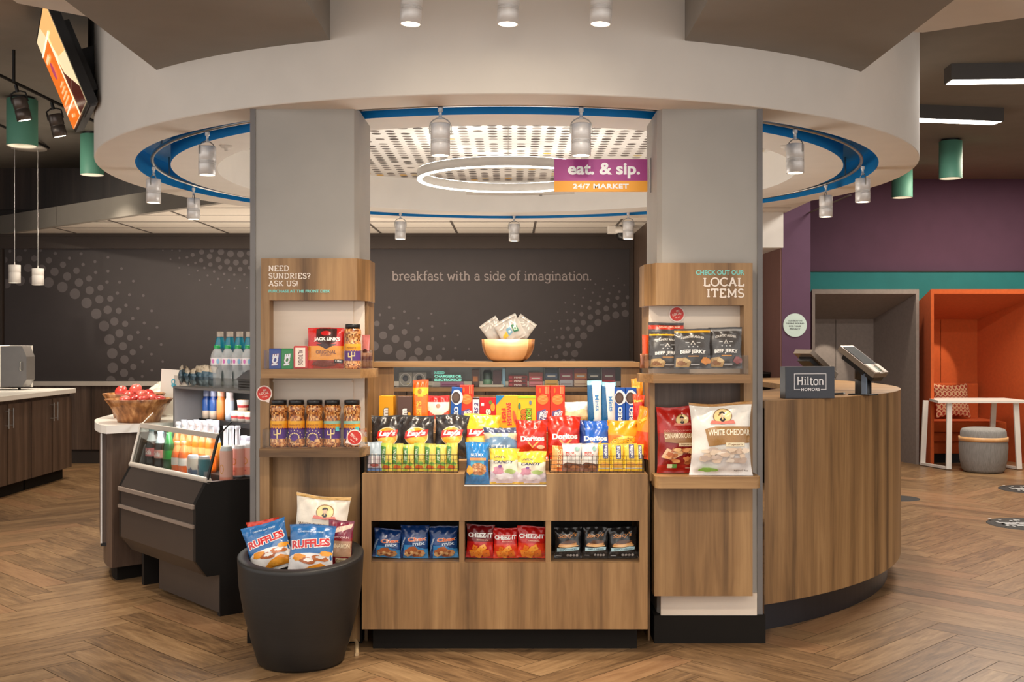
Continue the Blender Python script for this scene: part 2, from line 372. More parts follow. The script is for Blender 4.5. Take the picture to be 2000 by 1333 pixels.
class Dec:
    """prints shapes and letters on a surface given by fm(x, z, offset)"""
    def __init__(s, mb, fm, mi=0, step=.0005, maxe=.014):
        s.mb = mb; s.fm = fm; s.mi = mi; s.k = 0; s.step = step; s.maxe = maxe
    def tris(s, pts, ts, col, ex=None):
        if ex is None: s.k += 1; ex = 0
        out = []; me = s.maxe
        st = [(pts[a], pts[b], pts[c]) for a, b, c in ts]
        n = 0
        while st:
            a, b, c = st.pop(); n += 1
            e = [(math.dist(a, b), 0), (math.dist(b, c), 1), (math.dist(c, a), 2)]; L, i = max(e)
            if L > me and n < 6000:
                if i == 1: a, b, c = b, c, a
                elif i == 2: a, b, c = c, a, b
                m = ((a[0] + b[0]) / 2, (a[1] + b[1]) / 2); st.append((a, m, c)); st.append((m, b, c))
            else:
                if (b[0] - a[0]) * (c[1] - a[1]) - (b[1] - a[1]) * (c[0] - a[0]) < 0: b, c = c, b
                out.append((a, b, c))
        idx = {}; vs = []; fs = []
        for t in out:
            f = []
            for p in t:
                if p not in idx: idx[p] = len(vs); vs.append(s.fm(p[0], p[1], s.k * s.step + ex))
                f.append(idx[p])
            fs.append(tuple(f))
        s.mb.add(vs, fs, col, s.mi, True); return s
    def poly(s, pts, col):
        ts = tessellate_polygon([[Vector((x, y, 0)) for x, y in pts]]); return s.tris([tuple(p) for p in pts], ts, col)
    def rect(s, x0, z0, x1, z1, col): return s.poly([(x0, z0), (x1, z0), (x1, z1), (x0, z1)], col)
    def ell(s, cx, cz, rx, rz, col, rot=0, n=18, j=0, seed=0):
        r = random.Random(seed); ca, sa = cos(rot), sin(rot); q = []
        for i in range(n):
            a = 2 * PI * i / n; k = 1 + r.uniform(-j, j); x, z = rx * k * cos(a), rz * k * sin(a); q.append((cx + x * ca - z * sa, cz + x * sa + z * ca))
        pts = [(cx, cz)] + q
        return s.tris(pts, [(0, 1 + i, 1 + (i + 1) % n) for i in range(n)], col)
    def ring(s, cx, cz, rx, rz, t, col, n=24):
        pts = []; 
        for i in range(n):
            a = 2 * PI * i / n; pts += [(cx + rx * cos(a), cz + rz * sin(a)), (cx + (rx - t) * cos(a), cz + (rz - t) * sin(a))]
        ts = []
        for i in range(n):
            a, b, c, d = 2 * i, 2 * i + 1, (2 * i + 2) % (2 * n), (2 * i + 3) % (2 * n); ts += [(a, c, b), (b, c, d)]
        return s.tris(pts, ts, col)
    def text(s, st, cx, cz, w=None, h=None, col=(1, 1, 1), rot=0, bold=.02, shear=0, font='sans', wt=.11, out=None, ow=.05, bow=0, align='c', space=1.0, line=1.0):
        base = slab_text(st, wt) if font == 'slab' else sans_text(st, bold, shear, space, line)
        vs = base[0]
        if not vs: return s
        x0 = min(v[0] for v in vs); x1 = max(v[0] for v in vs); y0 = min(v[1] for v in vs); y1 = max(v[1] for v in vs)
        sx = w / (x1 - x0) if w else h / (y1 - y0); sy = h / (y1 - y0) if h else sx
        mx, my = (x0 + x1) / 2, (y0 + y1) / 2; ca, sa = cos(rot), sin(rot)
        ox = {'c': 0, 'l': (x1 - x0) / 2 * sx, 'r': -(x1 - x0) / 2 * sx}[align]
        def put(tv):
            q = []
            for x, y in tv:
                X = (x - mx) * sx + ox; Y = (y - my) * sy
                if bow: Y += bow * (1 - (2 * X / ((x1 - x0) * sx)) ** 2)
                q.append((cx + X * ca - Y * sa, cz + X * sa + Y * ca))
            return q
        if out:
            b2 = sans_text(st, bold + ow, shear, space, line); s.tris(put(b2[0]), b2[1], out)
        if font == 'slab':            # pen strokes lie over each other like layers of cut film
            q = put(vs); s.k += 1
            for i in range(0, len(base[1]), 2): s.tris(q, base[1][i:i + 2], col, (i // 2 % 48) * 3e-5)
            return s
        return s.tris(put(vs), base[1], col)
def flat_map(ox=0, oy=0, oz=0): return lambda x, z, o: (ox + x, oy - o, oz + z)
# ================================================================ the room
CX, CYY = -.031, 7.46            # centre of the round ceiling drum and of the counters under it
RO, R2, R3, R4, RT = 2.59, 2.36, 2.154, 1.877, 2.262
ZS, ZD, ZC = 2.48, 2.735, 3.38   # drum underside, dotted dome, dark ceiling
def ringpt(r, deg, z=0): a = math.radians(deg); return (CX + r * sin(a), CYY - r * cos(a), z)

# ---- floor: herringbone of wood planks, one mesh
def herringbone():
    Wd, N = .158, 6
    Ln = Wd * N; vs = []; fs = []; uv = []; tone = []
    r = random.Random(3); ca = cos(PI / 4); sa = sin(PI / 4)
    def plank(x, y, horiz):
        w, h = (Ln, Wd) if horiz else (Wd, Ln)
        cx, cy_ = x + w / 2, y + h / 2
        X = cx * ca - cy_ * sa + .12; Y = cx * sa + cy_ * ca + 1.3
        if not (-8.6 < X < 9.6 and .2 < Y < 15.2): return
        o = len(vs); g = .0014
        for a, b in ((x + g, y + g), (x + w - g, y + g), (x + w - g, y + h - g), (x + g, y + h - g)):
            vs.append((a * ca - b * sa + .12, a * sa + b * ca + 1.3, 0))
        fs.append((o, o + 1, o + 2, o + 3)); t = r.random(); s1, s2 = r.uniform(0, 90), r.uniform(0, 90)
        q = [(0, 0), (Ln, 0), (Ln, Wd), (0, Wd)] if horiz else [(0, Wd), (0, 0), (Ln, 0), (Ln, Wd)]
        uv.extend([(a + s1, b + s2) for a, b in q]); tone.append(t)
    for d in range(-110, 140):
        for k in range(-16, 22):
            plank(d * Wd + k * Ln * 2 - 0, d * Wd, True)
            plank(d * Wd + k * Ln * 2 - Wd, d * Wd, False)
    # the second half of the weave, offset by one plank length
    me = bpy.data.meshes.new('floor'); me.from_pydata(vs, [], fs)
    l = me.uv_layers.new(name='UVMap'); l.data.foreach_set('uv', [c for p in uv for c in p])
    a = me.attributes.new('Tone', 'FLOAT', 'FACE'); a.data.foreach_set('value', tone)
    o = bpy.data.objects.new('floor', me); COL.objects.link(o); return o
m, t, p, L = nt('herringbone_oak')
uvn = t.nodes.new('ShaderNodeUVMap'); uvn.uv_map = 'UVMap'
def _nz(sx, sy, sc, det, dist=0):
    mp = t.nodes.new('ShaderNodeMapping'); mp.inputs['Scale'].default_value = (sx, sy, 1)
    n = t.nodes.new('ShaderNodeTexNoise'); n.inputs['Scale'].default_value = sc; n.inputs['Detail'].default_value = det; n.inputs['Distortion'].default_value = dist
    L(uvn.outputs[0], mp.inputs[0]); L(mp.outputs[0], n.inputs['Vector']); return n.outputs[0]
def _m(op, a, b):
    n = t.nodes.new('ShaderNodeMath'); n.operation = op
    for i, x in enumerate((a, b)):
        if isinstance(x, (int, float)): n.inputs[i].default_value = x
        else: L(x, n.inputs[i])
    return n.outputs[0]
g1 = _nz(.09, 1, 70, 5, .6); g2 = _nz(.16, 1, 16, 4, 1.6)
ta = t.nodes.new('ShaderNodeAttribute'); ta.attribute_name = 'Tone'
s_ = _m('ADD', _m('MULTIPLY', g1, .40), _m('ADD', _m('MULTIPLY', g2, .52), _m('MULTIPLY', ta.outputs['Fac'], .20)))
r_ = t.nodes.new('ShaderNodeValToRGB'); e_ = r_.color_ramp.elements
e_[0].position = .35; e_[0].color = C(90, 67, 45) + (1,); e_[1].position = .80; e_[1].color = C(172, 140, 102) + (1,)
x_ = e_.new(.55); x_.color = C(134, 104, 72) + (1,)
L(s_, r_.inputs[0])
hs = t.nodes.new('ShaderNodeMixRGB'); hs.blend_type = 'MIX'; hs.inputs[2].default_value = C(146, 98, 68) + (1,)
L(_m('MULTIPLY', _m('GREATER_THAN', ta.outputs['Fac'], .82), .30), hs.inputs[0]); L(r_.outputs[0], hs.inputs[1])
L(hs.outputs[0], p.inputs['Base Color']); p.inputs['Roughness'].default_value = .36
bp = t.nodes.new('ShaderNodeBump'); bp.inputs['Strength'].default_value = .15; bp.inputs['Distance'].default_value = .001
L(g1, bp.inputs['Height']); L(bp.outputs[0], p.inputs['Normal'])
fl = herringbone(); fl.data.materials.append(m); struct(fl)
sub = MB(M_BLACKW); sub.box(-9, -.5, -.06, 10, 15.4, -.004); struct(sub.build('floor_slab'))

# ---- ceiling drum: fascia, underside rings, blue light cove, dome
def revolve(prof, name, m, n=128, cl=None):
    b = MB(m); b.lathe(prof, n, (CX, CYY, 0)); o = b.build(name); return struct(o)
def flatring(b, prof, n=128): b.lathe(prof, n, (CX, CYY, 0), smooth=False)
b = MB(M_WHITE)
b.lathe([(RO, ZC), (RO, ZS + .004)], 160, (CX, CYY, 0)); b.lathe([(RO, ZS + .004), (RO - .004, ZS), (R2, ZS)], 160, (CX, CYY, 0), smooth=False)
struct(b.build('ceiling_fascia'))
b = MB(M_BLUE)
b.lathe([(R2, ZS), (R2, ZS + .15)], 160, (CX, CYY, 0)); b.lathe([(R2, ZS + .15), (R3, ZS + .15)], 160, (CX, CYY, 0), smooth=False); b.lathe([(R3, ZS + .15), (R3, ZS)], 160, (CX, CYY, 0))
struct(b.build('ceiling_cove'))
b = MB(M_DOME)
b.lathe([(R3, ZS), (R4, ZS)], 160, (CX, CYY, 0), smooth=False); b.lathe([(R4, ZS), (R4, ZD + .02)], 160, (CX, CYY, 0))
struct(b.build('ceiling_dome_rim'))['kind'] = 'structure'
# dotted dome ceiling
b = MB(M_DOME, M_FLAT)
b.lathe([(.001, ZD), (R4, ZD)], 128, (CX, CYY, 0), smooth=False)
r = random.Random(5); pal = [(C(84, 74, 70), .26), (C(124, 114, 108), .30), (C(170, 162, 156), .30), (C(226, 176, 70), .07), (C(216, 196, 150), .07)]
sp = .0935
for i in range(-22, 23):
    for j in range(-22, 23):
        x, y = i * sp, j * sp
        if x * x + y * y > (R4 - .05) ** 2: continue
        cl = noise.noise(Vector((x * .9 + 3, y * .9, 0)))
        if r.random() < .07: continue
        k = r.random() * .8 + (.22 if cl < 0 else 0); a = 0
        for c, w in pal:
            a += w
            if k <= a: break
        n = 14; pts = [(CX + x + .031 * cos(2 * PI * q / n), CYY + y + .031 * sin(2 * PI * q / n), ZD - .001) for q in range(n)]
        b.add(pts, [tuple(range(n - 1, -1, -1))], c, 1)
struct(b.build('ceiling_dotted'))
# hooks and square light boxes inside the cove
# ---- dark ceiling, beams, white lobby soffit
b = MB(M_DCEIL); b.box(-9, 3.0, ZC, 10, 15, ZC + .08); struct(b.build('ceiling'))
zb = EYE + 1.347
for nm, x0, x1 in (('ceiling_beam', -1.765, -.815), ('ceiling_beam', .775, 1.745)):
    b = MB(M_GREYBEAM)
    pts = [(x0, -.6)]; pts.append((x1, -.6))
    for i in range(9):
        x = x1 + (x0 - x1) * i / 8; pts.append((x, CYY - math.sqrt(RO ** 2 - (x - CX) ** 2) + .01))
    b.prism(pts, zb, 3.04); o = b.build(nm); struct(o)
b = MB(M_WHITE)
pts = [(-2.34, -.6), (3.9, -.6), (3.9, 4.62), (2.13, 5.78)]
for i in range(17):
    x = 1.9 - 3.8 * i / 16; pts.append((x, CYY - math.sqrt(RO ** 2 - (x - CX) ** 2) + .005))
pts.append((-2.34, 5.28))
b.prism(pts, 3.0, 3.07); struct(b.build('ceiling_soffit'))

# ---- kitchen: tile ceiling, its slanted bulkhead, back wall
YB = 12.76
tz = EYE + 1.22
b = MB(M_TILE, M_TGRID, M_GREYBEAM)
x0, y0 = PX(0, 12.65) - 1.2, 12.65 + 1.06; x1, y1 = PX(420, 9.84), 9.84
poly = [(x1 + .5, y1 - .44), (1.5, 9.2), (2.6, 9.2), (2.6, YB + .15), (x1 - .766 / .643 * 0 - (YB + .15 - y1) * (x1 - x0) / (y0 - y1), YB + .15)]
b.prism(poly, tz, tz + .03, mi=0)
for yy in (9.6, 10.2, 10.8, 11.4, 12.0, 12.6):
    xa = -5.76 + (12.65 - yy) / (12.65 - 9.84) * 3.18 + .05
    b.box(xa, yy - .012, tz - .003, 2.55, yy + .012, tz, mi=1)
for k in range(-6, 4):
    xx = k * .86 + .24; ya = max(9.3, 9.84 + (-2.58 - xx) / 3.18 * 2.81 + .05)
    if ya < 12.6: b.box(xx - .012, ya, tz - .004, xx + .012, YB, tz, mi=1)
o = b.build('ceiling_tile'); struct(o)
b = MB(M_GREYBEAM)
d = Vector((x0 - x1, y0 - y1, 0)).normalized(); nrm = Vector((-d.y, d.x, 0)) * -.06
if nrm.y > 0: pass
A = (x1 + .9, y1 - .9 * .883); B = (x0, y0); nn = (-.66 * .05, -.75 * .05)
b.add([(A[0], A[1], tz - .004), (B[0], B[1], tz - .004), (B[0] + .05, B[1] + .05, tz - .004), (A[0] + .05, A[1] + .05, tz - .004),
       (A[0], A[1], tz + .20), (B[0], B[1], tz + .20), (B[0] + .05, B[1] + .05, tz + .20), (A[0] + .05, A[1] + .05, tz + .20)],
      [(0, 1, 2, 3), (4, 7, 6, 5), (0, 4, 5, 1), (1, 5, 6, 2), (2, 6, 7, 3), (3, 7, 4, 0)])
struct(b.build('ceiling_bulkhead'))
b = MB(M_BLACKW); b.box(-9, YB + .06, 0, 3.0, YB + .2, 3.4); struct(b.build('wall_back'))
b = MB(wood('ebony_panelling', C(36, 26, 22), C(50, 36, 30), C(64, 48, 40))); b.box(-7.5, YB + .02, PZ(420, YB) + .06, -1.6, YB + .06, 3.38)
struct(b.build('wall_back_panel'))
b = MB(M_DWOOD, M_BLACKW)
for i in range(9): b.box(-6.6 + i * .9, YB - .03, .16, -6.6 + i * .9 + .893, YB + .06, .905)
b.box(-6.6, YB - .01, 0, 1.4, YB + .06, .16, mi=1)
struct(b.build('wall_back_wainscot'))
b = MB(mat('pale_ledge', C(206, 198, 190), .4))
b.box(-5.9, YB - .07, PZ(753.5, YB), 1.4, YB + .06, PZ(745, YB))
struct(b.build('trim_1'))
b = MB(mat('dark_bronze_frame', C(58, 47, 41), .5)); b.box(-6.6, YB - .10, PZ(487, YB), 1.38, YB + .06, tz); b.box(-6.6, YB - .12, PZ(463, YB), 1.38, YB - .09, tz)
b.box(PX(1229, YB), YB - .09, .92, 1.38, YB + .06, PZ(487, YB)); b.box(-6.6, YB - .06, .92, PX(9, YB), YB + .06, PZ(487, YB))
struct(b.build('trim_2'))
b = MB(M_DWOOD); b.box(1.385, 11.35, 0, 1.46, YB + .06, tz); struct(b.build('wall_right_kitchen'))

# the printed mural on the back wall
yw = YB - .02
mu = MB(mat('charcoal_mural_vinyl', C(61, 55, 56), .6, var=.04), M_FLAT)
mu.box(PX(10, YB), yw, PZ(745, YB), PX(1229, YB), YB + .06, PZ(487, YB))
D = Dec(mu, flat_map(0, yw - .001, 0), 1, .0006, .5)
DOT = C(100, 94, 96)
DONE = []
def dot(px, py, rpx):
    if any(abs(px - a) < 3.5 and abs(py - b_) < 3.5 for a, b_ in DONE): return
    DONE.append((px, py))
    X = PX(px, yw); Z = PZ(py, yw); R = rpx / FPX * yw
    zt, zb_ = PZ(487.5, yw), PZ(744.5, yw); xl, xr = PX(10.5, yw), PX(1228.5, yw)
    pts = [(min(max(X + R * cos(2 * PI * q / 20), xl), xr), min(max(Z + R * sin(2 * PI * q / 20), zb_), zt)) for q in range(20)]
    cxp = sum(p_[0] for p_ in pts) / 20; czp = sum(p_[1] for p_ in pts) / 20
    mu.add([(cxp, yw - .0012, czp)] + [(x, yw - .0012, z) for x, z in pts], [(0, 1 + q, 1 + (q + 1) % 20) for q in range(20)], DOT, 1)
def crop(lst, ox, oy, s):
    for x, y, r_ in lst: dot(ox + x / s, oy + y / s, r_ / s)
# traced in crops of the photograph: centre x, y and radius
crop([(40, 515, 32), (65, 303, 10), (165, 297, 9), (125, 352, 20), (223, 350, 20), (265, 298, 9), (360, 318, 11), (318, 363, 20), (30, 360, 20),
      (183, 413, 27), (272, 416, 26), (355, 437, 27), (410, 391, 20), (452, 349, 10), (528, 320, 10), (130, 495, 33), (222, 492, 33), (316, 507, 34), (406, 537, 34), (488, 581, 34),
      (437, 467, 27), (498, 430, 21), (541, 390, 11), (618, 371, 10), (703, 343, 9), (514, 507, 27), (580, 481, 20), (623, 441, 11), (703, 433, 10), (791, 416, 9),
      (564, 640, 34), (584, 558, 27), (654, 541, 20), (697, 504, 11), (778, 505, 10), (868, 498, 9), (627, 711, 34), (647, 617, 27), (718, 612, 20), (764, 576, 11), (843, 587, 10), (933, 592, 9),
      (677, 790, 34), (701, 685, 27), (773, 691, 20), (820, 656, 11), (898, 676, 10), (987, 692, 9), (713, 878, 34), (744, 761, 27), (815, 776, 20), (864, 741, 11), (939, 771, 10), (1022, 799, 9),
      (731, 968, 34), (778, 838, 27), (846, 867, 20), (898, 832, 11), (969, 872, 10), (1049, 911, 9), (734, 1062, 34), (800, 922, 27), (864, 961, 20), (919, 926, 11), (986, 974, 9), (1059, 1022, 8),
      (810, 1008, 27), (868, 1056, 20), (928, 1022, 10), (988, 1078, 9), (807, 1096, 27), (926, 1118, 9), (722, 1145, 30), (855, 1143, 20),
      (1060, 297, 5), (1120, 297, 5), (1170, 300, 7), (1110, 356, 6), (1168, 348, 7), (1217, 343, 9), (1254, 327, 13), (1312, 308, 17), (1378, 297, 14), (1438, 308, 21), (1500, 320, 22), (1565, 322, 22), (1620, 316, 16),
      (1166, 411, 5), (1227, 392, 7), (1272, 380, 8), (1309, 363, 14), (1364, 337, 18), (1420, 358, 18), (1478, 372, 19), (1536, 377, 19), (1597, 374, 18), (1231, 456, 5), (1286, 431, 6), (1330, 412, 8), (1369, 390, 14), (1433, 408, 14), (1498, 418, 15), (1563, 421, 15), (1625, 410, 12),
      (1299, 493, 6), (1351, 461, 7), (1394, 436, 8), (1459, 451, 8), (1525, 456, 8), (1590, 455, 8), (1371, 520, 5), (1420, 483, 7), (1490, 491, 7), (1562, 494, 7), (1447, 537, 6), (1527, 545, 6), (1606, 541, 6)], 0, 400, 3.332)
crop([(400, 5, 17), (598, 60, 17), (280, 102, 17), (463, 146, 17), (645, 213, 18), (785, 147, 15), (950, 87, 14), (240, 216, 37), (425, 260, 38), (600, 325, 38), (815, 298, 20), (960, 253, 17), (1130, 217, 14),
      (170, 340, 36), (322, 370, 52), (484, 418, 52), (764, 416, 38), (968, 412, 20), (1122, 382, 18), (1295, 368, 13), (205, 510, 62), (382, 552, 65), (640, 490, 52), (920, 530, 38), (1110, 546, 19), (1263, 535, 16), (1438, 545, 14),
      (553, 622, 68), (782, 580, 52), (1050, 660, 40), (912, 690, 50), (714, 700, 62), (1232, 690, 18), (1385, 700, 16)], 700, 600, 6.667)
crop([(1703, 238, 5), (1782, 226, 4), (1624, 265, 6), (1822, 270, 6), (1748, 276, 7), (1676, 296, 7), (1552, 296, 5), (1606, 322, 7), (1789, 316, 9), (1720, 328, 8), (1482, 342, 5), (1655, 349, 7), (1540, 357, 7), (1775, 358, 14), (1844, 354, 13),
      (1710, 372, 13), (1592, 378, 7), (1418, 393, 6), (1645, 396, 14), (1480, 403, 6), (1758, 412, 18), (1820, 405, 18), (1532, 415, 8), (1584, 428, 14), (1698, 432, 19), (1641, 457, 19)], 700, 480, 3.509)
crop([(730, 66, 10), (843, 66, 12), (945, 72, 12), (1038, 92, 28), (1142, 15, 28), (1252, 65, 36), (1362, 15, 38), (1478, 5, 30), (1154, 130, 36), (1364, 142, 46), (1485, 105, 46), (1608, 85, 46), (637, 192, 10), (753, 178, 11), (857, 172, 14), (943, 180, 28), (1062, 205, 36), (1252, 203, 47),
      (563, 328, 10), (680, 297, 12), (775, 280, 13), (862, 283, 28), (985, 292, 36), (1153, 282, 46), (512, 476, 9), (622, 432, 11), (718, 397, 14), (793, 397, 28), (914, 387, 36), (1066, 378, 46), (580, 566, 12), (672, 520, 14), (747, 517, 28), (865, 493, 36), (998, 488, 46),
      (480, 628, 10), (643, 650, 14), (712, 643, 28), (828, 607, 36), (950, 607, 46), (560, 705, 12), (806, 710, 32), (925, 712, 38)], 980, 600, 6.667)
D.text('breakfast with a side of imagination.', PX(960, yw), PZ(541.5, yw), w=PX(1154, yw) - PX(765, yw), h=PZ(528, yw) - PZ(553, yw), col=C(158, 148, 146), font='slab', wt=.105)
tag(mu.build('wall_mural'), 'charcoal wall mural with trails of grey dots and a line of slab lettering', 'mural')

# ---- right side of the hall: plum wall, teal board, partition
YP = 13.62
b = MB(M_PLUM); b.box(2.6, YP, 0, 10, YP + .15, ZC); struct(b.build('wall_back_plum'))
b = MB(M_TEAL, M_BLACKW); b.box(PX(1583, 13.5), 13.5, 1.80, 8, YP, PZ(531, 13.5)); b.box(PX(1583, 13.5), 13.49, PZ(531.5, 13.5), 8, YP, PZ(529.5, 13.5), mi=1)
struct(b.build('wall_board'))
XP = PX(1527, 10.6)
b = MB(M_PLUM, M_MAUVE); b.box(XP, 10.6, 0, PX(1583, 10.6), 10.66, ZC); b.box(XP - .012, 10.605, 0, XP + .03, YP + .1, ZC, mi=1); b.box(XP + .03, 10.66, 0, PX(1583, 10.6), YP, ZC)
struct(b.build('partition'))
b = MB(M_WHITE); b.box(1.5, 10.55, PZ(484, 10.55), PX(1530, 10.55), 11.7, 2.75); struct(b.build('ceiling_bulkhead.001'))
b = MB(M_TOEK, M_BLACKW); b.box(1.5, 11.0, 0, XP - .02, 11.5, PZ(731, 11.0)); b.box(1.5, 10.98, PZ(731, 11.0), XP - .02, 11.5, PZ(727.5, 11.0), mi=1)
tag(b.build('back_counter'), 'low dark counter standing against the mauve partition behind the desk', 'counter')
# outer walls of the lobby
b = MB(M_DCEIL); b.box(8.2, 4.5, 0, 8.3, 15, ZC); struct(b.build('wall_right'))
b = MB(M_DCEIL); b.box(-7.6, 6.5, 0, -7.5, 15, ZC); struct(b.build('wall_left'))

# ---- columns
def column(x0, x1, y0, yi, inner, name):
    """square column with a softened inner corner; inner = +1 when the market side is at x1"""
    b = MB(M_COLUMN, M_COLTRIM, M_TOEK)
    y1 = yi
    if inner > 0: poly = [(x0, y0), (x1 - .02, y0), (x1, y0 + .035), (x1, y1), (x0, y1)]
    else: poly = [(x0, y0 + .035), (x0 + .02, y0), (x1, y0), (x1, y1), (x0, y1)]
    b.prism(poly, .10, ZS, mi=0)
    e = x0 if inner > 0 else x1
    b.box(e - .012, y0 - .006, .10, e + .012, y0 + .05, ZS, mi=1)
    b.box(x0 - .02, y0 - .03, 0, x1 + .02, y1 + .01, .128, mi=2)
    struct(b.build(name))
column(PX(494, 5.19), PX(695, 5.19) + .012, 5.19, 5.62, 1, 'pillar')
column(PX(1290, 5.19) - .012, PX(1484, 5.19), 5.19, 5.62, -1, 'pillar.001')
# ================================================================ lamps
def track_spot(loc, yaw=0, tilt=(0, 0), label='', group='track spots on the round rail', stem=.06, drop=.075, e=16, aim=None, scale=1.0, size=1.15, lit=True, mname=M_ALU):
    """aluminium can in a wire yoke; origin at the rail"""
    t = thing('track_spotlight', label, 'spotlight', loc, (tilt[0], tilt[1], yaw), group)
    R = .0455 * scale; H = .150 * scale; zt = -drop * scale
    b = MB(M_ALU); b.lathe([(.012, 0), (.012, -.018), (.007, -.02), (.007, -.042), (.011, -.044), (.011, -.052)], 12, col=C(200)); b.build('rail_clip', t)
    b = MB(M_STEEL); pts = [(-R * 1.12, 0, zt - .045)]
    for k in range(9):
        a = PI - PI * k / 8; pts.append((R * 1.1 * cos(a) * (1 if k in (0, 8) else .98), 0, zt - .012 + (.04 - .012 + drop * .15) * sin(a)))
    pts.append((R * 1.12, 0, zt - .045)); 
    b.tube(pts, .003, 6)
    b.build('yoke', t)
    b = MB(M_ALU)
    pr = [(R * .9, zt), (R, zt - .004), (R, zt - H * .48)]
    for k in range(4): z = zt - H * (.49 + .035 * k); pr += [(R * .93, z), (R * .93, z - .003), (R, z - .0035), (R, z - .006)]
    pr += [(R, zt - H)]
    b.lathe([(.001, zt)] + pr + [(R * .86, zt - H), (R * .86, zt - H + .006)], 24); b.build('lamp_body', t)
    b = MB(M_LENS); b.lathe([(.001, zt - H + .004), (R * .86, zt - H + .004)], 20, smooth=False); b.build('lens', t)
    if lit:
        l = bpy.data.lights.new('spot_beam', 'SPOT'); o = bpy.data.objects.new('spot_beam', l); COL.objects.link(o)
        l.energy = e; l.color = (1, .86, .68); l.spot_size = size; l.spot_blend = .55; l.shadow_soft_size = .03
        o.location = Vector(loc) + Vector((0, 0, zt - H - .012))
        tgt = Vector(aim) if aim else Vector(loc) + Vector((0, 0, -2)); o.rotation_euler = (tgt - o.location).to_track_quat('-Z', 'Y').to_euler()
    return t
rz = 2.4925
def on_ring(px, y): return (PX(px, y), y, rz)
SPOTS = [(860, 5.22, 'track spotlight before the dome, near the pillar of the sundries shelves', (-.35, 5.25, .9), 0),
 (1135, 5.22, 'track spotlight hanging just above the eat and sip sign', (.25, 5.25, .9), 0),
 (405, 5.83, 'track spotlight hanging highest on the round rail above the bottle cooler', (-1.75, 5.9, .6), .9),
 (300, 7.0, 'track spotlight at the outermost bend of the rail over the wooden fruit bowl counter', (-2.6, 6.6, .5), 1.5),
 (378, 7.95, 'track spotlight low over the white ceiling tiles beside the slanted grey bulkhead', (-2.2, 7.9, 0), 2.0),
 (782, 9.50, 'small track spotlight on the far rail above the word breakfast', (-.9, 9.6, 0), 0),
 (1004, 9.70, 'small track spotlight on the far rail above the bowl of clear pouches', (0, 9.9, 0), 0),
 (1227, 9.48, 'small track spotlight on the far rail beside the security camera', (1.0, 9.6, 0), 0),
 (1553, 5.76, 'track spotlight close to the pillar of the local items, over the round desk', (1.75, 5.7, .9), -.9),
 (1685, 6.97, 'track spotlight at the outermost bend of the rail beside the plum wall', (2.5, 6.8, .6), -1.5),
 (1613, 7.8, 'lowest track spotlight before the plum wall, under the drum rim', (2.2, 7.9, 0), -2.0)]
for px, y, lb, aim, yw_ in SPOTS:
    track_spot(on_ring(px, y), yw_, (0, 0), lb, 'track spots on the round rail', e=26, aim=aim)
b = MB(M_STEEL)
b.tube([ringpt(RT, a, rz + .012) for a in range(0, 360, 3)], .011, 8, closed=True)
for a in range(0, 360, 30): b.tube([ringpt(RT, a, rz + .012), ringpt(RT, a, ZS + .15)], .006, 6)
tag(b.build('light_rail'), 'round steel light rail running inside the blue ceiling cove', 'rail')
# front row between the beams
b = MB(M_STEEL); b.tube([(-1.0, 4.6, 2.985), (1.0, 4.6, 2.985)], .012, 8); tag(b.build('light_rail'), 'straight steel light rail under the white soffit between the beams', 'rail')
for px, tl, lb in ((807, .05, 'big spotlight before the fascia, the one beside the sundries-side beam'), (995, .03, 'big spotlight before the middle of the white fascia'), (1178, .05, 'big spotlight before the fascia, the one beside the local-items-side beam')):
    track_spot((PX(px, 4.6), 4.6, 2.932), 0, (0, tl), lb, 'big spots before the fascia', e=30, aim=(PX(px, 4.6) * .7, 5.0, .9), scale=1.0, size=1.2)
# lobby rails with two spots under the dark ceiling
b = MB(M_BLKMET)
a_, c_ = Vector(P(-60, 118, 7.35)), Vector(P(190, 240, 8.3))
b.tube([a_, c_], .012, 8); b.tube([P(27, 160, 7.58), (P(27, 100, 7.58)[0], 7.58, ZC)], .011, 8)
tag(b.build('light_rail'), 'dark light rail hanging from the taupe ceiling beside the television', 'rail')
b = MB(M_BLKMET); b.tube([P(-40, 226, 9.6), P(60, 272, 10.4), P(95, 289, 11.4)], .012, 8); tag(b.build('light_rail'), 'dark light rail passing behind the mint cylinder lamp', 'rail')
rail_a, rail_c = a_, c_
def onrail(k): return tuple(rail_a.lerp(rail_c, k))
for px, py, y, lb in ((27, 152, 7.58, 'dark spotlight below the rail stem, before the mint cylinder lamp'), (101, 190, 7.85, 'dark spotlight hanging between the mint cylinder lamp and the television')):
    p0 = onrail(.335 if px < 50 else .615); t = thing('track_spotlight', lb, 'spotlight', (p0[0], p0[1], p0[2] - .013), (.1, -.22, .2), 'dark spots on the lobby rail')
    b = MB(M_BLKMET); b.tube([(0, 0, 0), (0, 0, -.05)], .012, 8); b.tube([(-.052, 0, -.12), (-.05, 0, -.06), (-.02, 0, -.045), (.02, 0, -.045), (.05, 0, -.06), (.052, 0, -.12)], .006, 6); b.build('yoke', t)
    b = MB(mat('gunmetal_can', C(96, 88, 84), .35, .6)); b.lathe([(.001, -.085), (.044, -.085), (.05, -.1), (.05, -.16), (.046, -.163), (.046, -.17), (.05, -.173), (.05, -.245), (.043, -.245)], 20); b.build('lamp_body', t)
    b = MB(M_LENS); b.lathe([(.001, -.242), (.043, -.242)], 18, smooth=False); b.build('lens', t)
    lamp('SPOT', 'spot_beam', Vector(p0) + Vector((.06, -.02, -.29)), 22, (1, .86, .68), Vector(p0) + Vector((.5, -.4, -3)), spot_size=1.1, spot_blend=.6, shadow_soft_size=.03)
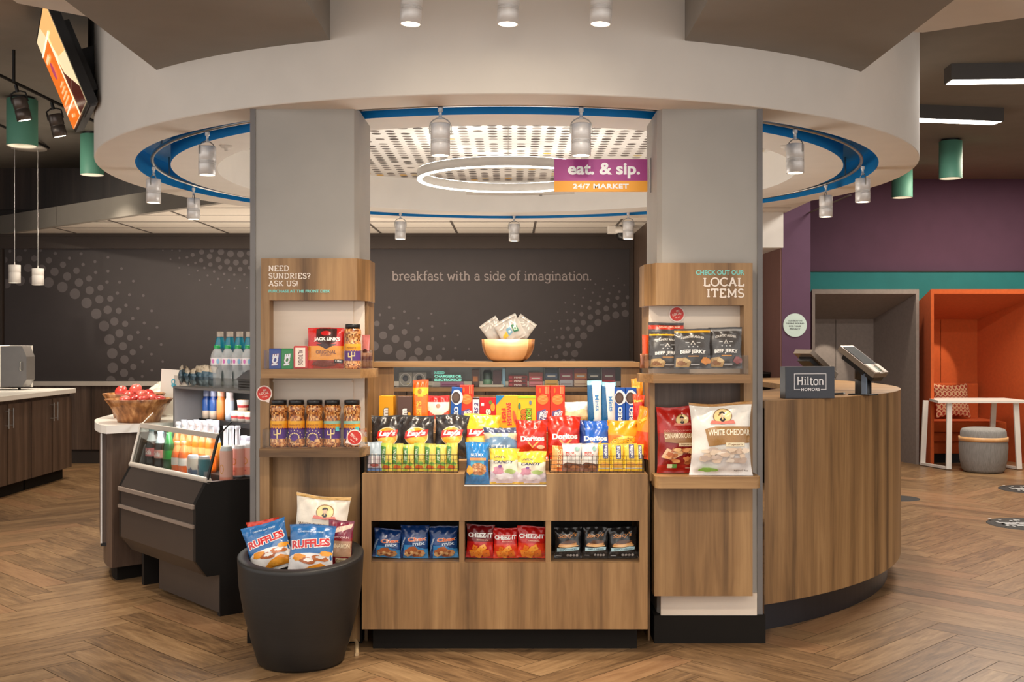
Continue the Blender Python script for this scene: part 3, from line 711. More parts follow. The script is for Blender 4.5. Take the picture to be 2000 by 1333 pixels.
# mint cylinder lamps
for px, y, r, h, lb in ((43.5, 9.06, .119, .395, 'mint green cylinder lamp behind the dark spotlights'), (180, 10.6, .108, .40, 'mint green cylinder lamp low behind the edge of the white drum'),
                        (1856.5, 10.94, .108, .385, 'mint green cylinder lamp wholly in view before the plum wall'), (1762, 12.4, .111, .385, 'mint green cylinder lamp partly covered by the drum rim before the plum wall')):
    x = PX(px, y); t = thing('cylinder_lamp', lb, 'ceiling lamp', (x, y, ZC), group='mint cylinder lamps')
    b = MB(M_BLKMET); b.lathe([(r * .8, 0), (r * .8, -.022)], 24); b.build('ceiling_mount', t)
    b = MB(M_MINTP, M_WHITE); b.lathe([(.001, -.02), (r, -.02), (r, -h)], 36); b.lathe([(r, -h), (r * .9, -h), (r * .9, -h + .1)], 36, mi=1); b.build('lamp_shade', t)
    b = MB(M_LENS); b.lathe([(.001, -h + .03), (r * .55, -h + .03)], 24, smooth=False); b.build('lens', t)
    lamp('SPOT', 'cylinder_beam', (x, y, ZC - h + .015), 30, (1, .86, .68), None, spot_size=1.9, spot_blend=.7, shadow_soft_size=.05)
# small pendants over the serving cabinet
b = MB(M_WHITE); b.lathe([(.001, 0), (.17, 0), (.17, -.022), (.001, -.022)], 30); tag(b.build('ceiling_canopy', loc=(PX(57, 11.38), 11.38, ZC)), 'round white ceiling canopy above the two small pendants', 'canopy')
for px, y, py0, py1, lb in ((28.5, 11.3, 518, 553, 'small white pendant on a thin cord, the one nearer the frame of the mural'), (74, 11.4, 525, 557, 'small white pendant on a thin cord, the one nearer the dot trail turning down')):
    x = PX(px, y); z1 = PZ(py0, y); z0 = PZ(py1, y); t = thing('pendant_lamp', lb, 'pendant', (x, y, z0), group='small pendants over the cabinet')
    b = MB(M_STEEL); b.tube([(0, 0, z1 - z0), (0, 0, ZC - .02 - z0)], .0035, 6); b.build('cord', t)
    b = MB(mat('satin_white_shade', C(222, 218, 214), .4)); R = .058; H = z1 - z0; b.lathe([(.004, H + .03), (.006, H + .004), (R, H), (R, H * .6), (R * .97, H * .59), (R * .97, H * .56), (R, H * .55), (R, 0), (R * .9, 0), (R * .9, .02)][::-1], 24); b.build('lamp_shade', t)
    b = MB(M_LENS); b.lathe([(.001, .012), (R * .88, .012)], 18, smooth=False); b.build('lens', t)
    lamp('SPOT', 'pendant_beam', (x, y, z0 - .01), 14, (1, .87, .7), None, spot_size=1.6, spot_blend=.6, shadow_soft_size=.03)
# ring pendant under the dome
yr = 7.40; rr = .604; zr = EYE + 313.4 / FPX * yr; xr = PX(993, yr); hh = .062
t = thing('ring_pendant', 'thin glowing ring pendant hanging under the dotted dome', 'pendant', (xr, yr, zr))
b = MB(mat('ring_aluminium', C(206, 202, 198), .4, .2)); b.lathe([(rr, .006), (rr, hh), (rr - .03, hh), (rr - .03, .006)], 96); b.build('ring_body', t)
b = MB(M_LED); b.lathe([(rr - .001, .006), (rr - .001, 0), (rr - .029, 0), (rr - .029, .006)], 96); b.build('led_diffuser', t)
b = MB(M_LED); b.lathe([(rr - .004, hh), (rr - .004, hh + .003), (rr - .026, hh + .003), (rr - .026, hh)], 96); b.build('led_diffuser', t)  # upper glow added to the ring to brighten the dome
for a in (0, 120, 240):
    b = MB(M_STEEL); b.tube([((rr - .015) * sin(math.radians(a + 180)), (rr - .015) * cos(math.radians(a + 180)), hh), ((rr - .015) * sin(math.radians(a + 180)) * .98, (rr - .015) * cos(math.radians(a + 180)) * .98, ZD - zr)], .0015, 5)
    b.build('suspension_cable', t)
# linear lights of the lounge ceiling
for (pxa, ya), (pxb, yb), lb in (((1858, 7.95), (2090, 7.9), 'longer linear ceiling light, cut by the edge of the picture'), ((1770, 9.3), (1961, 9.46), 'shorter linear ceiling light just behind the white drum')):
    xa, xb = PX(pxa, ya), PX(pxb, yb); ang = math.atan2(yb - ya, xb - xa); ln = math.hypot(xb - xa, yb - ya)
    t = thing('linear_light', lb, 'ceiling light', (xa, ya, ZC), (0, 0, ang), 'linear lights of the lounge')
    b = MB(mat('dark_grey_housing', C(74, 70, 68), .5)); b.box(0, 0, -.115, ln, .16, 0); b.build('housing', t)
    b = MB(M_LED); b.box(.012, .012, -.118, ln - .012, .148, -.113); b.build('led_diffuser', t)
    lamp('AREA', 'linear_glow', ((xa + xb) / 2, (ya + yb) / 2 + .08, ZC - .125), 22, NEUT, shape='RECTANGLE', size=ln * .9, size_y=.12)
# smoke detector / sprinkler on the inner drum panel, security dome
b = MB(M_WHITE, M_STEEL); b.lathe([(.001, 0), (.035, 0), (.03, -.012), (.012, -.014), (.01, -.03), (.001, -.03)], 16); tag(b.build('sprinkler', loc=ringpt(2.02, -50, ZS)), 'small sprinkler on the ceiling rim over the cooler', 'sprinkler')
b = MB(M_WHITE, M_STEEL); b.lathe([(.001, 0), (.035, 0), (.03, -.012), (.012, -.014), (.01, -.03), (.001, -.03)], 16); tag(b.build('sprinkler', loc=ringpt(2.02, 50, ZS)), 'small sprinkler on the ceiling rim over the round desk', 'sprinkler')
t = thing('security_camera', 'dome security camera under the white ceiling tiles', 'camera', (PX(1208, 11.8), 11.8, tz))
b = MB(M_SOLID); b.box(-.115, -.05, -.085, .02, .06, 0, bev=.008); b.lathe([(.001, 0), (.1, 0), (.1, -.05), (.085, -.06)], 24, (.05, 0, -.02)); b.build('camera_housing', t)
b = MB(M_BLACK); b.lathe([(.08, -.06), (.075, -.1), (.05, -.13), (.001, -.14)], 24, (.05, 0, -.02)); b.build('dome_cover', t)

# ================================================================ television on the ceiling pole
tA, tB, tC, tD = Vector((-2.525, 6.02, 3.235)), Vector((-2.335, 6.12, 2.715)), Vector((-2.760, 7.025, 2.735)), Vector((-2.95, 6.925, 3.255))
ex = (tC - tB).normalized(); ez = (tA - tB); ez -= ex * ez.dot(ex); ez.normalize(); ey = ez.cross(ex).normalized()
if ey.dot(Vector((0, 0, 1.4)) - tA) > 0: ey = -ey      # ey points away from the viewer
t = thing('television', 'tilted television with an orange screen hanging beside the white drum', 'television', tB)
def tvp(x, y, z): return tuple(ex * x + ey * y + ez * z)
Wt, Ht = (tC - tB).length, (tA - tB).length
def tvbox(b, x0, y0, z0, x1, y1, z1, mi=0):
    vs = [tvp(x, y, z) for z in (z0, z1) for x, y in ((x0, y0), (x1, y0), (x1, y1), (x0, y1))]
    b.add(vs, [(0, 3, 2, 1), (4, 5, 6, 7), (0, 1, 5, 4), (1, 2, 6, 5), (2, 3, 7, 6), (3, 0, 4, 7)], (.02, .02, .02), mi)
b = MB(M_BLACK); tvbox(b, -.016, .002, -.022, Wt + .016, .055, Ht + .016); tvbox(b, .1, .055, .06, Wt - .1, .10, Ht - .1); b.build('television_case', t)
b = MB(M_SCREEN)
tvm = lambda x, z, o: tvp(x, -o, z)
D = Dec(b, tvm, 0, .0006, .3)
D.rect(0, 0, Wt, Ht, C(236, 212, 168))
D.poly([(0, Ht * .52), (Wt * .32, Ht * .58), (Wt * .6, Ht), (0, Ht)], C(238, 178, 110)); D.poly([(0, 0), (Wt * .42, 0), (Wt * .42, .24 * Ht), (.2 * Wt, .3 * Ht), (0, .16 * Ht)], C(66, 14, 8))
D.poly([(.20 * Wt, .3 * Ht), (.42 * Wt, .24 * Ht), (.42 * Wt, .6 * Ht), (.36 * Wt, .42 * Ht)], C(80, 24, 14))
D.rect(.44 * Wt, 0, Wt, Ht * .82, C(224, 108, 26)); D.rect(.44 * Wt, .16 * Ht, Wt, .185 * Ht, C(250, 226, 196)); D.rect(.42 * Wt, 0, .45 * Wt, Ht * .84, C(252, 236, 210)); D.rect(.3 * Wt, .82 * Ht, Wt, .845 * Ht, C(252, 240, 220))
for k, z in enumerate((.24, .29, .34, .39)): D.rect(.56 * Wt, z * Ht, (.9 - .05 * k) * Wt, (z + .02) * Ht, C(248, 190, 140))
D.ell(.74 * Wt, .58 * Ht, .06 * Wt, .09 * Ht, C(168, 60, 96)); D.rect(.66 * Wt, .7 * Ht, .9 * Wt, .745 * Ht, C(250, 200, 150)); D.ell(.72 * Wt, .08 * Ht, .05 * Wt, .02 * Ht, C(248, 200, 150))
b.build('screen', t)
b = MB(M_BLKMET); pc = tB + ex * Wt * .5 + ey * .2 + ez * Ht * .5
q = Vector((pc.x + .02, pc.y - .05, 0)) - tB
b.tube([(q.x, q.y, ZC - tB.z), (q.x, q.y, .16)], .035, 10)
tvbox(b, Wt * .35, .09, Ht * .25, Wt * .65, .24, Ht * .6); b.box(q.x - .1, q.y - .1, ZC - tB.z - .02, q.x + .1, q.y + .1, ZC - tB.z); b.build('ceiling_mount', t)
b = MB(mat('grey_port_plate', C(74, 72, 72), .35)); tvbox(b, .02, .012, -.03, .42, .045, -.021); b.build('port_plate', t)

# ================================================================ hanging market sign
ysg = 5.45
xa, xb = PX(1082.5, ysg), PX(1264.5, ysg); z0, z1 = PZ(374.5, ysg), PZ(311, ysg); zm = PZ(353.5, ysg)
t = thing('market_sign', 'purple and yellow sign reading eat and sip, fixed to the pillar', 'sign', ((xa + xb) / 2, ysg, z0))
h_, w_ = z1 - z0, xb - xa; mz = zm - z0
b = MB(M_CARD); b.box(-w_ / 2, 0, 0, w_ / 2, .012, mz, C(250, 172, 40)); b.box(-w_ / 2, 0, mz, w_ / 2, .012, h_, C(168, 50, 136))
D = Dec(b, flat_map(0, 0, 0), 0, .0006, .05)
D.text('eat. & sip.', .015, mz + (h_ - mz) * .48, w=w_ * .775, h=(h_ - mz) * .72, col=(1, 1, 1), bold=.032)
D.text('24/7 MARKET', 0, mz * .5, w=w_ * .6, h=mz * .46, col=(1, 1, 1), bold=.035, space=1.08)
b.build('sign_panel', t)
b = MB(M_ACRYL); b.box(w_ / 2, .002, -.006, w_ / 2 + .012, .010, h_ + .006); b.build('acrylic_edge', t)
b = MB(M_COLTRIM); b.box(w_ / 2 + .012, -.012, -.004, w_ / 2 + .030, .024, h_ + .004); b.build('bracket', t)

# ================================================================ round front desk
ZT = EYE - .285
t = thing('front_desk', 'curved walnut reception desk with a round end beside the local items pillar', 'desk', (0, 0, 0))
def sector(b, r0, r1, a0, a1, z0, z1, n=48, mi=0, a0i=None):
    v = []; a0i = a0 if a0i is None else a0i
    for i in range(n + 1):
        a = a0 + (a1 - a0) * i / n; ai = a0i + (a1 - a0i) * i / n
        for r, z, q in ((r1, z0, a), (r1, z1, a), (r0, z1, ai), (r0, z0, ai)): v.append(ringpt(r, q, z))
    f = []
    for i in range(n):
        o, q = i * 4, i * 4 + 4
        for k in range(4): f.append((o + k, o + (k + 1) % 4, q + (k + 1) % 4, q + k))
    f += [(0, 3, 2, 1), (n * 4, n * 4 + 1, n * 4 + 2, n * 4 + 3)]
    b.add(v, f, (.8, .8, .8), mi)
b = MB(M_WOOD); sector(b, 2.44, 2.485, 29.7, 120, .145, ZT - .0005, 60, a0i=30.8); b.build('front_panel', t)
b = MB(M_WOODH); sector(b, 1.80, 2.482, 29.8, 120, ZT - .035, ZT, 60, a0i=41); b.build('desktop', t)
b = MB(M_DESKK); sector(b, 2.36, 2.41, 31.3, 120, 0, .15, 60, a0i=32.6); b.build('toe_kick', t)
# sign block and card terminals on the desk
xa, ya = PX(1518, 5.55), 5.57
t = thing('sign_block', 'dark slate block sign with white lettering in a frame on the round desk', 'sign', (PX(1579, 5.55), 5.52, ZT), (0, 0, .12))
b = MB(mat('slate_blue_laminate', C(50, 54, 64), .4)); w_, h_ = .254, .158; b.box(-w_ / 2, 0, 0, w_ / 2, .075, h_, bev=.002)
b.mats.append(M_FLAT); D = Dec(b, flat_map(0, -.0005, 0), 1, .0006, .1); wc = C(232, 232, 236)
fx0, fx1, fz0, fz1 = -.083, .083, .044, .124; tk = .003
D.rect(fx0, fz1 - tk, fx1, fz1, wc); D.rect(fx0, fz0, fx0 + tk, fz1, wc); D.rect(fx1 - tk, fz0, fx1, fz1, wc); D.rect(fx0, fz0, -.052, fz0 + tk, wc); D.rect(.054, fz0, fx1, fz0 + tk, wc)
D.text('Hilton', 0, .087, w=.138, h=.044, col=wc, font='slab', wt=.14); D.text('HONORS', .001, .0455, w=.097, h=.0155, col=wc, bold=.03, space=1.15); b.build('sign_body', t)
def terminal(px, y, label, yaw, sc=1.0, low=False):
    t = thing('card_terminal', label, 'card terminal', (PX(px, y), y, ZT), (0, 0, yaw), 'card terminals on the desk'); t.scale = (sc, sc, sc)
    b = MB(M_BLACK); b.box(-.06, -.05, 0, .06, .05, .008, bev=.003); b.lathe([(.042, .008), (.042, .075), (.036, .078), (.036, .083), (.044, .086), (.044, .14)], 20, capt=True); b.build('stand', t)
    if not low:
        b = MB(mat('blue_grey_clip', C(112, 128, 150), .3, .4)); b.box(.014, -.047, .004, .044, -.037, .115, bev=.002); b.build('stand_bracket', t)
    def tp(x, y_, z):    # screen plane falls to +x
        a = .62; return (x * cos(a) + z * sin(a), y_, .178 - x * sin(a) + z * cos(a))
    def tb(b, x0, y0, z0, x1, y1, z1, mi=0, col=(.1, .1, .1)):
        v = [tp(x, y_, z) for z in (z0, z1) for x, y_ in ((x0, y0), (x1, y0), (x1, y1), (x0, y1))]
        b.add(v, [(0, 3, 2, 1), (4, 5, 6, 7), (0, 1, 5, 4), (1, 2, 6, 5), (2, 3, 7, 6), (3, 0, 4, 7)], col, mi)
    b = MB(mat('bronze_grey_casing', C(128, 116, 104), .35, .5), M_BLACK); tb(b, -.125, -.07, -.016, .12, .07, .012); tb(b, -.09, -.05, -.045, .06, .05, -.016, 1); tb(b, .07, -.05, -.04, .12, .05, -.014, 1); b.build('terminal_body', t)
    b = MB(M_FLAT); tb(b, -.112, -.06, .012, .04, .06, .0145, 0, C(30, 32, 34)); b.build('screen', t)
    b = MB(M_CARD); tb(b, .046, -.066, .012, .118, -.02, .018, 0, C(196, 184, 172)); tb(b, .046, .03, .012, .118, .066, .018, 0, C(196, 184, 172)); tb(b, .062, -.02, .012, .1, .03, .0135, 0, C(60, 84, 66)); b.build('keypad', t)
    return t
terminal(1686, 5.86, 'card terminal on a black post stand near the end of the round desk', -.8)
terminal(1594, 5.98, 'card terminal half hidden behind the slate block sign', .5, .92, True)
b = MB(M_BLACK, M_STEEL); b.tube([(-.05, 0, .008), (.045, .02, .010)], .006, 8); b.tube([(.045, .02, .010), (.055, .022, .0105)], .0065, 8, mi=1); b.box(-.09, -.02, 0, -.02, .03, .012, mi=1)
tag(b.build('card_scanner', loc=(PX(1632, 5.8), 5.8, ZT)), 'small black hand scanner lying behind the slate block sign', 'scanner')

# ================================================================ lounge booths, table, pouf
def booth(px0, px1, m, label, bi, y0=12.65):
    y1 = 13.46; x0, x1 = PX(px0, y0), PX(px1, y0); zt_ = PZ(574, y0)
    t = thing('privacy_booth', label, 'booth', (0, 0, 0), group='privacy booths of the lounge')
    th = .035
    xi0, xi1 = x0 + .05, PX(bi, y1); zb_ = PZ(625, y1)
    def slab(b, pts, d):
        o = [tuple(Vector(p_) + Vector(d)) for p_ in pts]; b.add(list(pts) + o, [(0, 1, 2, 3), (7, 6, 5, 4), (0, 4, 5, 1), (1, 5, 6, 2), (2, 6, 7, 3), (3, 7, 4, 0)])
    b = MB(m); slab(b, [(x0, y0, .0), (x0, y0, zt_), (xi0, y1, zb_), (xi0, y1, 0)], (th, 0, 0)); b.build('side_panel', t)
    b = MB(m); slab(b, [(x1 - th, y0, .0), (x1 - th, y0, zt_), (xi1, y1, zb_), (xi1, y1, 0)], (th, 0, 0)); b.build('side_panel', t)
    b = MB(m); slab(b, [(x0, y0, zt_), (x1, y0, zt_), (xi1 + th, y1, zb_), (xi0, y1, zb_)], (0, 0, .05)); b.build('roof_panel', t)
    b = MB(m); xm = (xi0 + xi1) / 2; b.box(xi0, y1 - .02, 0, xm - .003, y1 + .03, zb_ + .03); b.box(xm + .003, y1 - .02, 0, xi1 + th, y1 + .03, zb_ + .03); b.build('back_panel', t)
    b = MB(m); b.box(xi0 + .03, y0 + .26, PZ(860, 12.95), xi1 + .02, y1 - .03, PZ(843, 12.95), bev=.012); b.box(xi0 + .03, y0 + .22, PZ(843, 12.9), xi1 + .04, y1 - .03, PZ(822, 12.9), bev=.022); b.build('seat', t)
    b = MB(m); b.box(xi0 + .03, y0 + .30, .11, xi1 + .01, y1 - .03, PZ(860, 12.95)); b.build('seat_base', t)
    b = MB(m); b.box(xi0 + .02, y1 - .13, PZ(820, 13.3), xi1 - .02, y1 - .03, PZ(749, 13.3), bev=.02); b.build('backrest', t)
    b = MB(M_BLKMET); b.box(xi0 + .05, y0 + .34, 0, xi1, y1 - .05, .11); b.build('plinth', t)
    lamp('SPOT', 'booth_lamp', (xi0 + .36, y0 + .16, 1.74), 15, (1, .87, .7), (xi0 + .30, y1 - .02, 1.02), spot_size=.62, spot_blend=.25, shadow_soft_size=.02)
    return t
booth(1586, 1795, M_FELT, 'grey felt privacy booth with a bench, before the teal board', 1704)
booth(1818, 2044, M_ORANGE, 'orange felt privacy booth with a bench and a patterned cushion', 1906, 12.48)
# cushion
b = MB(attr_mat('woven_cushion', .9)); t = tag(b.build('cushion_blank'), 'x', 'x'); bpy.data.objects.remove(t)
def pillow(w, h, d, n=48):
    b = MB(MATS['woven_cushion'])
    for s in (1, -1):
        v = []; f = []; c = []
        for j in range(n + 1):
            for i in range(n + 1):
                u, q = i / n * 2 - 1, j / n * 2 - 1
                k = (1 - abs(u) ** 2.4) ** .6 * (1 - abs(q) ** 2.4) ** .6; pin = 1 - .10 * (abs(u) * (1 - q * q) * 0 + (1 - abs(u) * abs(q)) * .6)
                v.append((u * w / 2 * (1 - .06 * (1 - q * q)), -s * d / 2 * k, (q + 1) * h / 2 * 1.0 - .0 + .03 * (1 - u * u) * -q))
        for j in range(n):
            for i in range(n):
                a = j * (n + 1) + i; fq = (a, a + 1, a + n + 2, a + n + 1); f.append(fq if s > 0 else fq[::-1])
                uu, vv = (i + .5) / n * 8, (j + .5) / n * 5
                wv = abs(((uu + .5 * (int(vv) % 2)) % 1) - .5) * 2; ph = (vv % 1); e = abs(ph - .5) * 2
                on = abs(wv - (1 - e)) < .32; c.append(C(206, 168, 130) if on else C(156, 50, 32))
        b.add(v, f, c, 0, True)
    return b
tag(pillow(.43, .42, .13).build('cushion', loc=(PX(1862, 13.15), 13.14, PZ(822, 12.9) + .012), rot=(-.22, 0, .1)), 'rust cushion with a cream leaf pattern on the orange bench', 'cushion')
# white table
yt = 12.1; zt_ = PZ(783, yt); xa, xb = PX(1831, yt), PX(2012, yt)
t = thing('side_table', 'white table with sled legs before the orange booth', 'table', ((xa + xb) / 2, yt, 0)); w_ = (xb - xa) / 2
b = MB(M_SOLID)
pts = [(-w_, 0), (w_, 0), (w_ * .96, .62), (-w_ * .80, .62)]; b.prism([(x, y - .02) for x, y in pts], zt_ - .026, zt_); b.build('tabletop', t)
for s in (-1, 1):
    b = MB(M_SOLID); xo = s * (w_ - .12); r = .022
    pr = [(xo - s * .02, .03, zt_ - .03), (xo + .06 * s * 0, .0, .02), (xo + s * .0 - .12, .44, .02), (xo - .10, .40, zt_ - .03)]
    for i in range(3):
        p0, p1 = Vector(pr[i]), Vector(pr[i + 1]); dv = (p1 - p0).normalized(); sd = Vector((0.028, 0, 0)) if abs(dv.z) > .5 else Vector((.028, 0, 0)); up = dv.cross(sd).normalized() * .012
        p0 = p0 - dv * .01; p1 = p1 + dv * .01
        q8 = [p0 - sd - up, p0 + sd - up, p0 + sd + up, p0 - sd + up, p1 - sd - up, p1 + sd - up, p1 + sd + up, p1 - sd + up]
        b.add([tuple(x) for x in q8], [(0, 3, 2, 1), (4, 5, 6, 7), (0, 1, 5, 4), (1, 2, 6, 5), (2, 3, 7, 6), (3, 0, 4, 7)])
    b.build('leg', t)
# pouf
yp = 11.95; x = PX(1920.5, yp); k = FPX / yp; R = 45 / k
t = thing('pouf', 'round grey woven pouf with a pale wooden band under the white table', 'pouf', (x, yp, 0))
H = PZ(836, yp); zb0 = PZ(861, yp); zb1 = PZ(853, yp)
b = MB(M_POUF); b.lathe([(.001, .004), (R * .80, .004), (R * .88, .03), (R * .97, .14), (R, .27), (R * .985, zb0)], 36); b.build('pouf_body', t)
b = MB(M_MAPLE); b.lathe([(R * .97, zb0), (R * 1.01, zb0), (R * 1.01, zb1), (R * .95, zb1)], 36); b.build('wooden_band', t)
b = MB(M_POUF); b.lathe([(R * .95, zb1), (R * .93, H - .035), (R * .87, H - .01), (R * .7, H), (.001, H)], 36); b.build('seat_pad', t)
# round floor decals
for px, py, r, lb in ((2010, 1025, .30, 'round dark floor sticker with white print, the one nearer the round desk'), (2024, 957, .33, 'round dark floor sticker with white print, the one before the white table'), (1752, 974, .19, 'round dark floor sticker peeping out behind the round desk')):
    x, y = F(px, py); b = MB(M_FLAT); n = 40
    b.lathe([(.001, .003), (r, .003), (r + .004, 0)], n, (0, 0, 0), col=C(40, 38, 38), smooth=False)
    D = Dec(b, lambda x_, z_, o: (x_, z_, .003 + o), 0, .0006, 1)
    rr_ = random.Random(4)
    if r > .2:
        for q in range(5): D.rect(-.22 + .03 * q, .05 - .05 * q, .1 - .02 * q + rr_.random() * .08, .075 - .05 * q, C(206))
        for q in range(14): D.ell(rr_.uniform(-.24, 0), rr_.uniform(-.2, .22), .012, .02, C(190))
    tag(b.build('floor_sticker', loc=(x, y, 0)), lb, 'sticker', 'round floor stickers')
# sound notice on the plum partition
x, y, z = PX(1553.5, 10.58), 10.597, PZ(635.5, 10.58)
b = MB(M_CARD); n = 40; R = .112
b.add([(R * cos(2 * PI * i / n), 0, R * sin(2 * PI * i / n)) for i in range(n)] + [(R * cos(2 * PI * i / n), -.006, R * sin(2 * PI * i / n)) for i in range(n)], [tuple(range(n, 2 * n))] + [(i, (i + 1) % n, n + (i + 1) % n, n + i) for i in range(n)], C(206, 224, 214))
D = Dec(b, flat_map(0, -.0065, 0), 0, .0006, .2)
for i, s in enumerate(('OUR BOOTHS', 'DEFINE SOUND', 'FOR YOUR', 'PRIVACY')): D.text(s, 0, .042 - .026 * i, w=(.135, .17, .115, .1)[i], h=.015, col=C(76, 82, 84), bold=.015)
tag(b.build('wall_notice', loc=(x, y, z)), 'round pale mint notice with dark print on the plum partition', 'sign')
# ================================================================ market display counter between the pillars
YF = 5.0
cx0, cx1 = PX(707, YF), PX(1265, YF); ZT1 = PZ(926, YF); ZB0 = PZ(1230, YF)
Y2, Z2 = 5.135, .848; Y3, Z3 = 5.285, .965; YC, YCB = 5.44, 5.72
ZL = PZ(708, 5.42); ZLB = PZ(718, YC); ZSH = PZ(757, 5.44)
t = thing('display_counter', 'stepped walnut display counter full of snacks between the two pillars', 'counter', (0, 0, 0))
oz0, oz1 = PZ(1099, YF), PZ(1018, YF); ox0, ox1 = PX(725, YF), PX(1249, YF)
nx0, nx1 = PX(907, YF), PX(1067, YF); nz = PZ(950, YF)
b = MB(M_WOOD)
b.box(cx0, YF, ZB0, cx1, YF + .022, oz0); b.box(cx0, YF, oz0, ox0, YF + .022, oz1); b.box(ox1, YF, oz0, cx1, YF + .022, oz1)
b.box(cx0, YF, oz1, cx1, YF + .022, nz); b.box(cx0, YF, nz, nx0, YF + .022, ZT1); b.box(nx1, YF, nz, cx1, YF + .022, ZT1); b.build('front_panel', t)
for s, x in ((0, cx0), (1, cx1 - .018)):
    b = MB(M_WOOD); b.box(x, YF + .022, ZB0, x + .018, YCB, ZT1 - .001); b.build('end_panel', t)
b = MB(M_WOODH); b.box(cx0 + .018, YF + .022, ZT1 - .02, nx0, Y2, ZT1); b.box(nx1, YF + .022, ZT1 - .02, cx1 - .018, Y2, ZT1); b.box(nx0, YF + .0222, nz - .012, nx1, Y2, nz); b.box(nx0, Y2 - .012, nz, nx1, Y2, ZT1); b.build('counter_step', t)
b = MB(M_WOODH); b.box(cx0, Y2, ZT1 - .02, cx1, Y3, Z2); b.build('counter_step', t)
b = MB(M_WOODH); b.box(cx0, Y3, ZT1 - .02, cx1, YC, Z3); b.build('counter_step', t)
b = MB(M_BLACK); b.box(ox0 - .01, YF + .40, oz0 - .01, ox1 + .01, YF + .42, oz1 + .02); b.box(ox0 - .01, YF + .022, oz1, ox1 + .01, YF + .4, oz1 + .012); b.build('cubby_back', t)
b = MB(M_WOODH); b.box(ox0 - .01, YF + .022, oz0 - .016, ox1 + .01, YF + .4, oz0 - .001); b.build('cubby_floor', t)
for px in (902, 1071):
    b = MB(M_WOOD); x = PX(px, YF); b.box(x - .012, YF + .004, oz0, x + .012, YF + .4, oz1); b.build('cubby_divider', t)
for a, c in ((ox0, PX(902, YF) - .012), (PX(902, YF) + .012, PX(1071, YF) - .012), (PX(1071, YF) + .012, ox1)):
    b = MB(M_ACRYL); b.box(a + .001, YF + .004, oz0, c - .001, YF + .008, oz0 + .049); b.build('acrylic_lip', t)
b = MB(M_ACRYL); b.box(nx0 + .001, YF + .002, nz, nx1 - .001, YF + .006, nz + .056); b.build('acrylic_lip', t)
b = MB(M_SOLID); b.box(nx0, YF - .0012, nz, nx1, YF + .0015, nz + .005); b.build('tray_edge', t)
b = MB(M_TOEK); b.box(cx0 + .04, YF + .075, 0, cx1 - .04, YCB, ZB0); b.build('toe_kick', t)
# glazed case on top
b = MB(M_WOODH); b.box(PX(720, 5.43), 5.42, ZLB + .001, PX(1249, 5.43), YCB + .03, ZL); b.build('case_top', t)
for pa, pb in ((720, 769), (1213, 1249)):
    b = MB(M_WOOD); b.box(PX(pa, YC), YC, Z3, PX(pb, YC), YC + .02, ZLB); b.build('case_post', t)
b = MB(M_WOODH); b.box(PX(769, YC), YC + .012, ZSH - .021, PX(1213, YC), YCB, ZSH - .001); b.build('case_shelf', t)
b = MB(M_WOOD); b.box(PX(769, YC), YC + .02, Z3, PX(1213, YC), YC + .035, ZSH - .04); b.build('case_panel', t)
b = MB(M_GLASS); b.box(PX(769, YC), YC + .002, ZSH - .001, PX(1213, YC), YC + .006, ZLB); b.build('case_glass', t)
b = MB(M_GLASS); b.box(PX(769, YC), YCB - .01, ZSH - .001, PX(1213, YC), YCB - .005, ZLB); b.build('case_glass', t)
b = MB(M_FLAT); D = Dec(b, flat_map(0, YC + .0012, 0), 0, .0003, .2)
for i, (s, pw) in enumerate((('NEED', 20), ('CHARGERS OR', 53), ('ELECTRONICS?', 53))):
    D.text(s, PX(848.5, YC), PZ(728.5 + 6.9 * i, YC), w=pw / FPX * YC, h=.0135, col=C(122, 214, 200), bold=.05, align='l')
b.build('glass_lettering', t)
b = MB(M_TOEK); b.box(-.80, 5.76, .0, .80, 5.80, .9); struct(b.build('wall_counter_back'))

# ---- shelving units that wrap the pillars
def wrap_unit(side, name, label, px_out, px_corner, px_in, tops, shelves, sticker=None):
    """side -1: left pillar (wraps to its right), +1: right pillar (wraps to its left)"""
    t = thing(name, label, 'shelving unit', (0, 0, 0))
    y0 = 5.08; ys = 5.17
    def pl(b, pxo, pxc, pxi, yf, yi, z0, z1, yb=5.19, mi=0, ret=0):
        xo, xc, xi = PX(pxo, yf), PX(pxc, yf), PX(pxi, yi)
        poly = [(xo, yf), (xc, yf), (xi, yi), (xi, yb + ret), (xo, yb)]
        if side > 0: poly = poly[::-1]
        b.prism(poly, z0, z1, mi=mi)
    b = MB(M_WOOD); pl(b, px_out, px_corner, px_in, y0, y0 + .11, PZ(tops[1], y0), PZ(tops[0], y0), ret=.2); b.build('header_panel', t)
    return t, pl
def lettering(t, lines, y, mats=M_FLAT):
    b = MB(mats); D = Dec(b, flat_map(0, y, 0), 0, .0002, .2)
    for s, px, py, pw, ph, col, font, al in lines:
        D.text(s, PX(px, y), PZ(py, y), w=pw / FPX * y, h=ph / FPX * y, col=col, font=font, wt=.155, align=al, bold=.035)
    o = b.build('lettering', t); return o
CRM = C(244, 232, 220); TQ = C(134, 210, 200)
tl, pl = wrap_unit(-1, 'sundries_shelf', 'walnut shelf unit on the pillar with the words need sundries ask us', 510, 697, 722, (505, 587), None)
lettering(tl, [('NEED', 524.5, 524.5, 40, 11.5, CRM, 'slab', 'l'), ('SUNDRIES?', 524.5, 539.3, 82, 11.5, CRM, 'slab', 'l'), ('ASK US!', 524.5, 554, 57, 11.5, CRM, 'slab', 'l'), ('PURCHASE AT THE FRONT DESK', 524.5, 569, 121, 5.6, TQ, 'sans', 'l')], 5.0785)
b = MB(M_WOOD); b.box(PX(509, 5.08), 5.08, PZ(740, 5.08), PX(526, 5.08), 5.19, PZ(587, 5.08)); b.build('side_panel', tl)
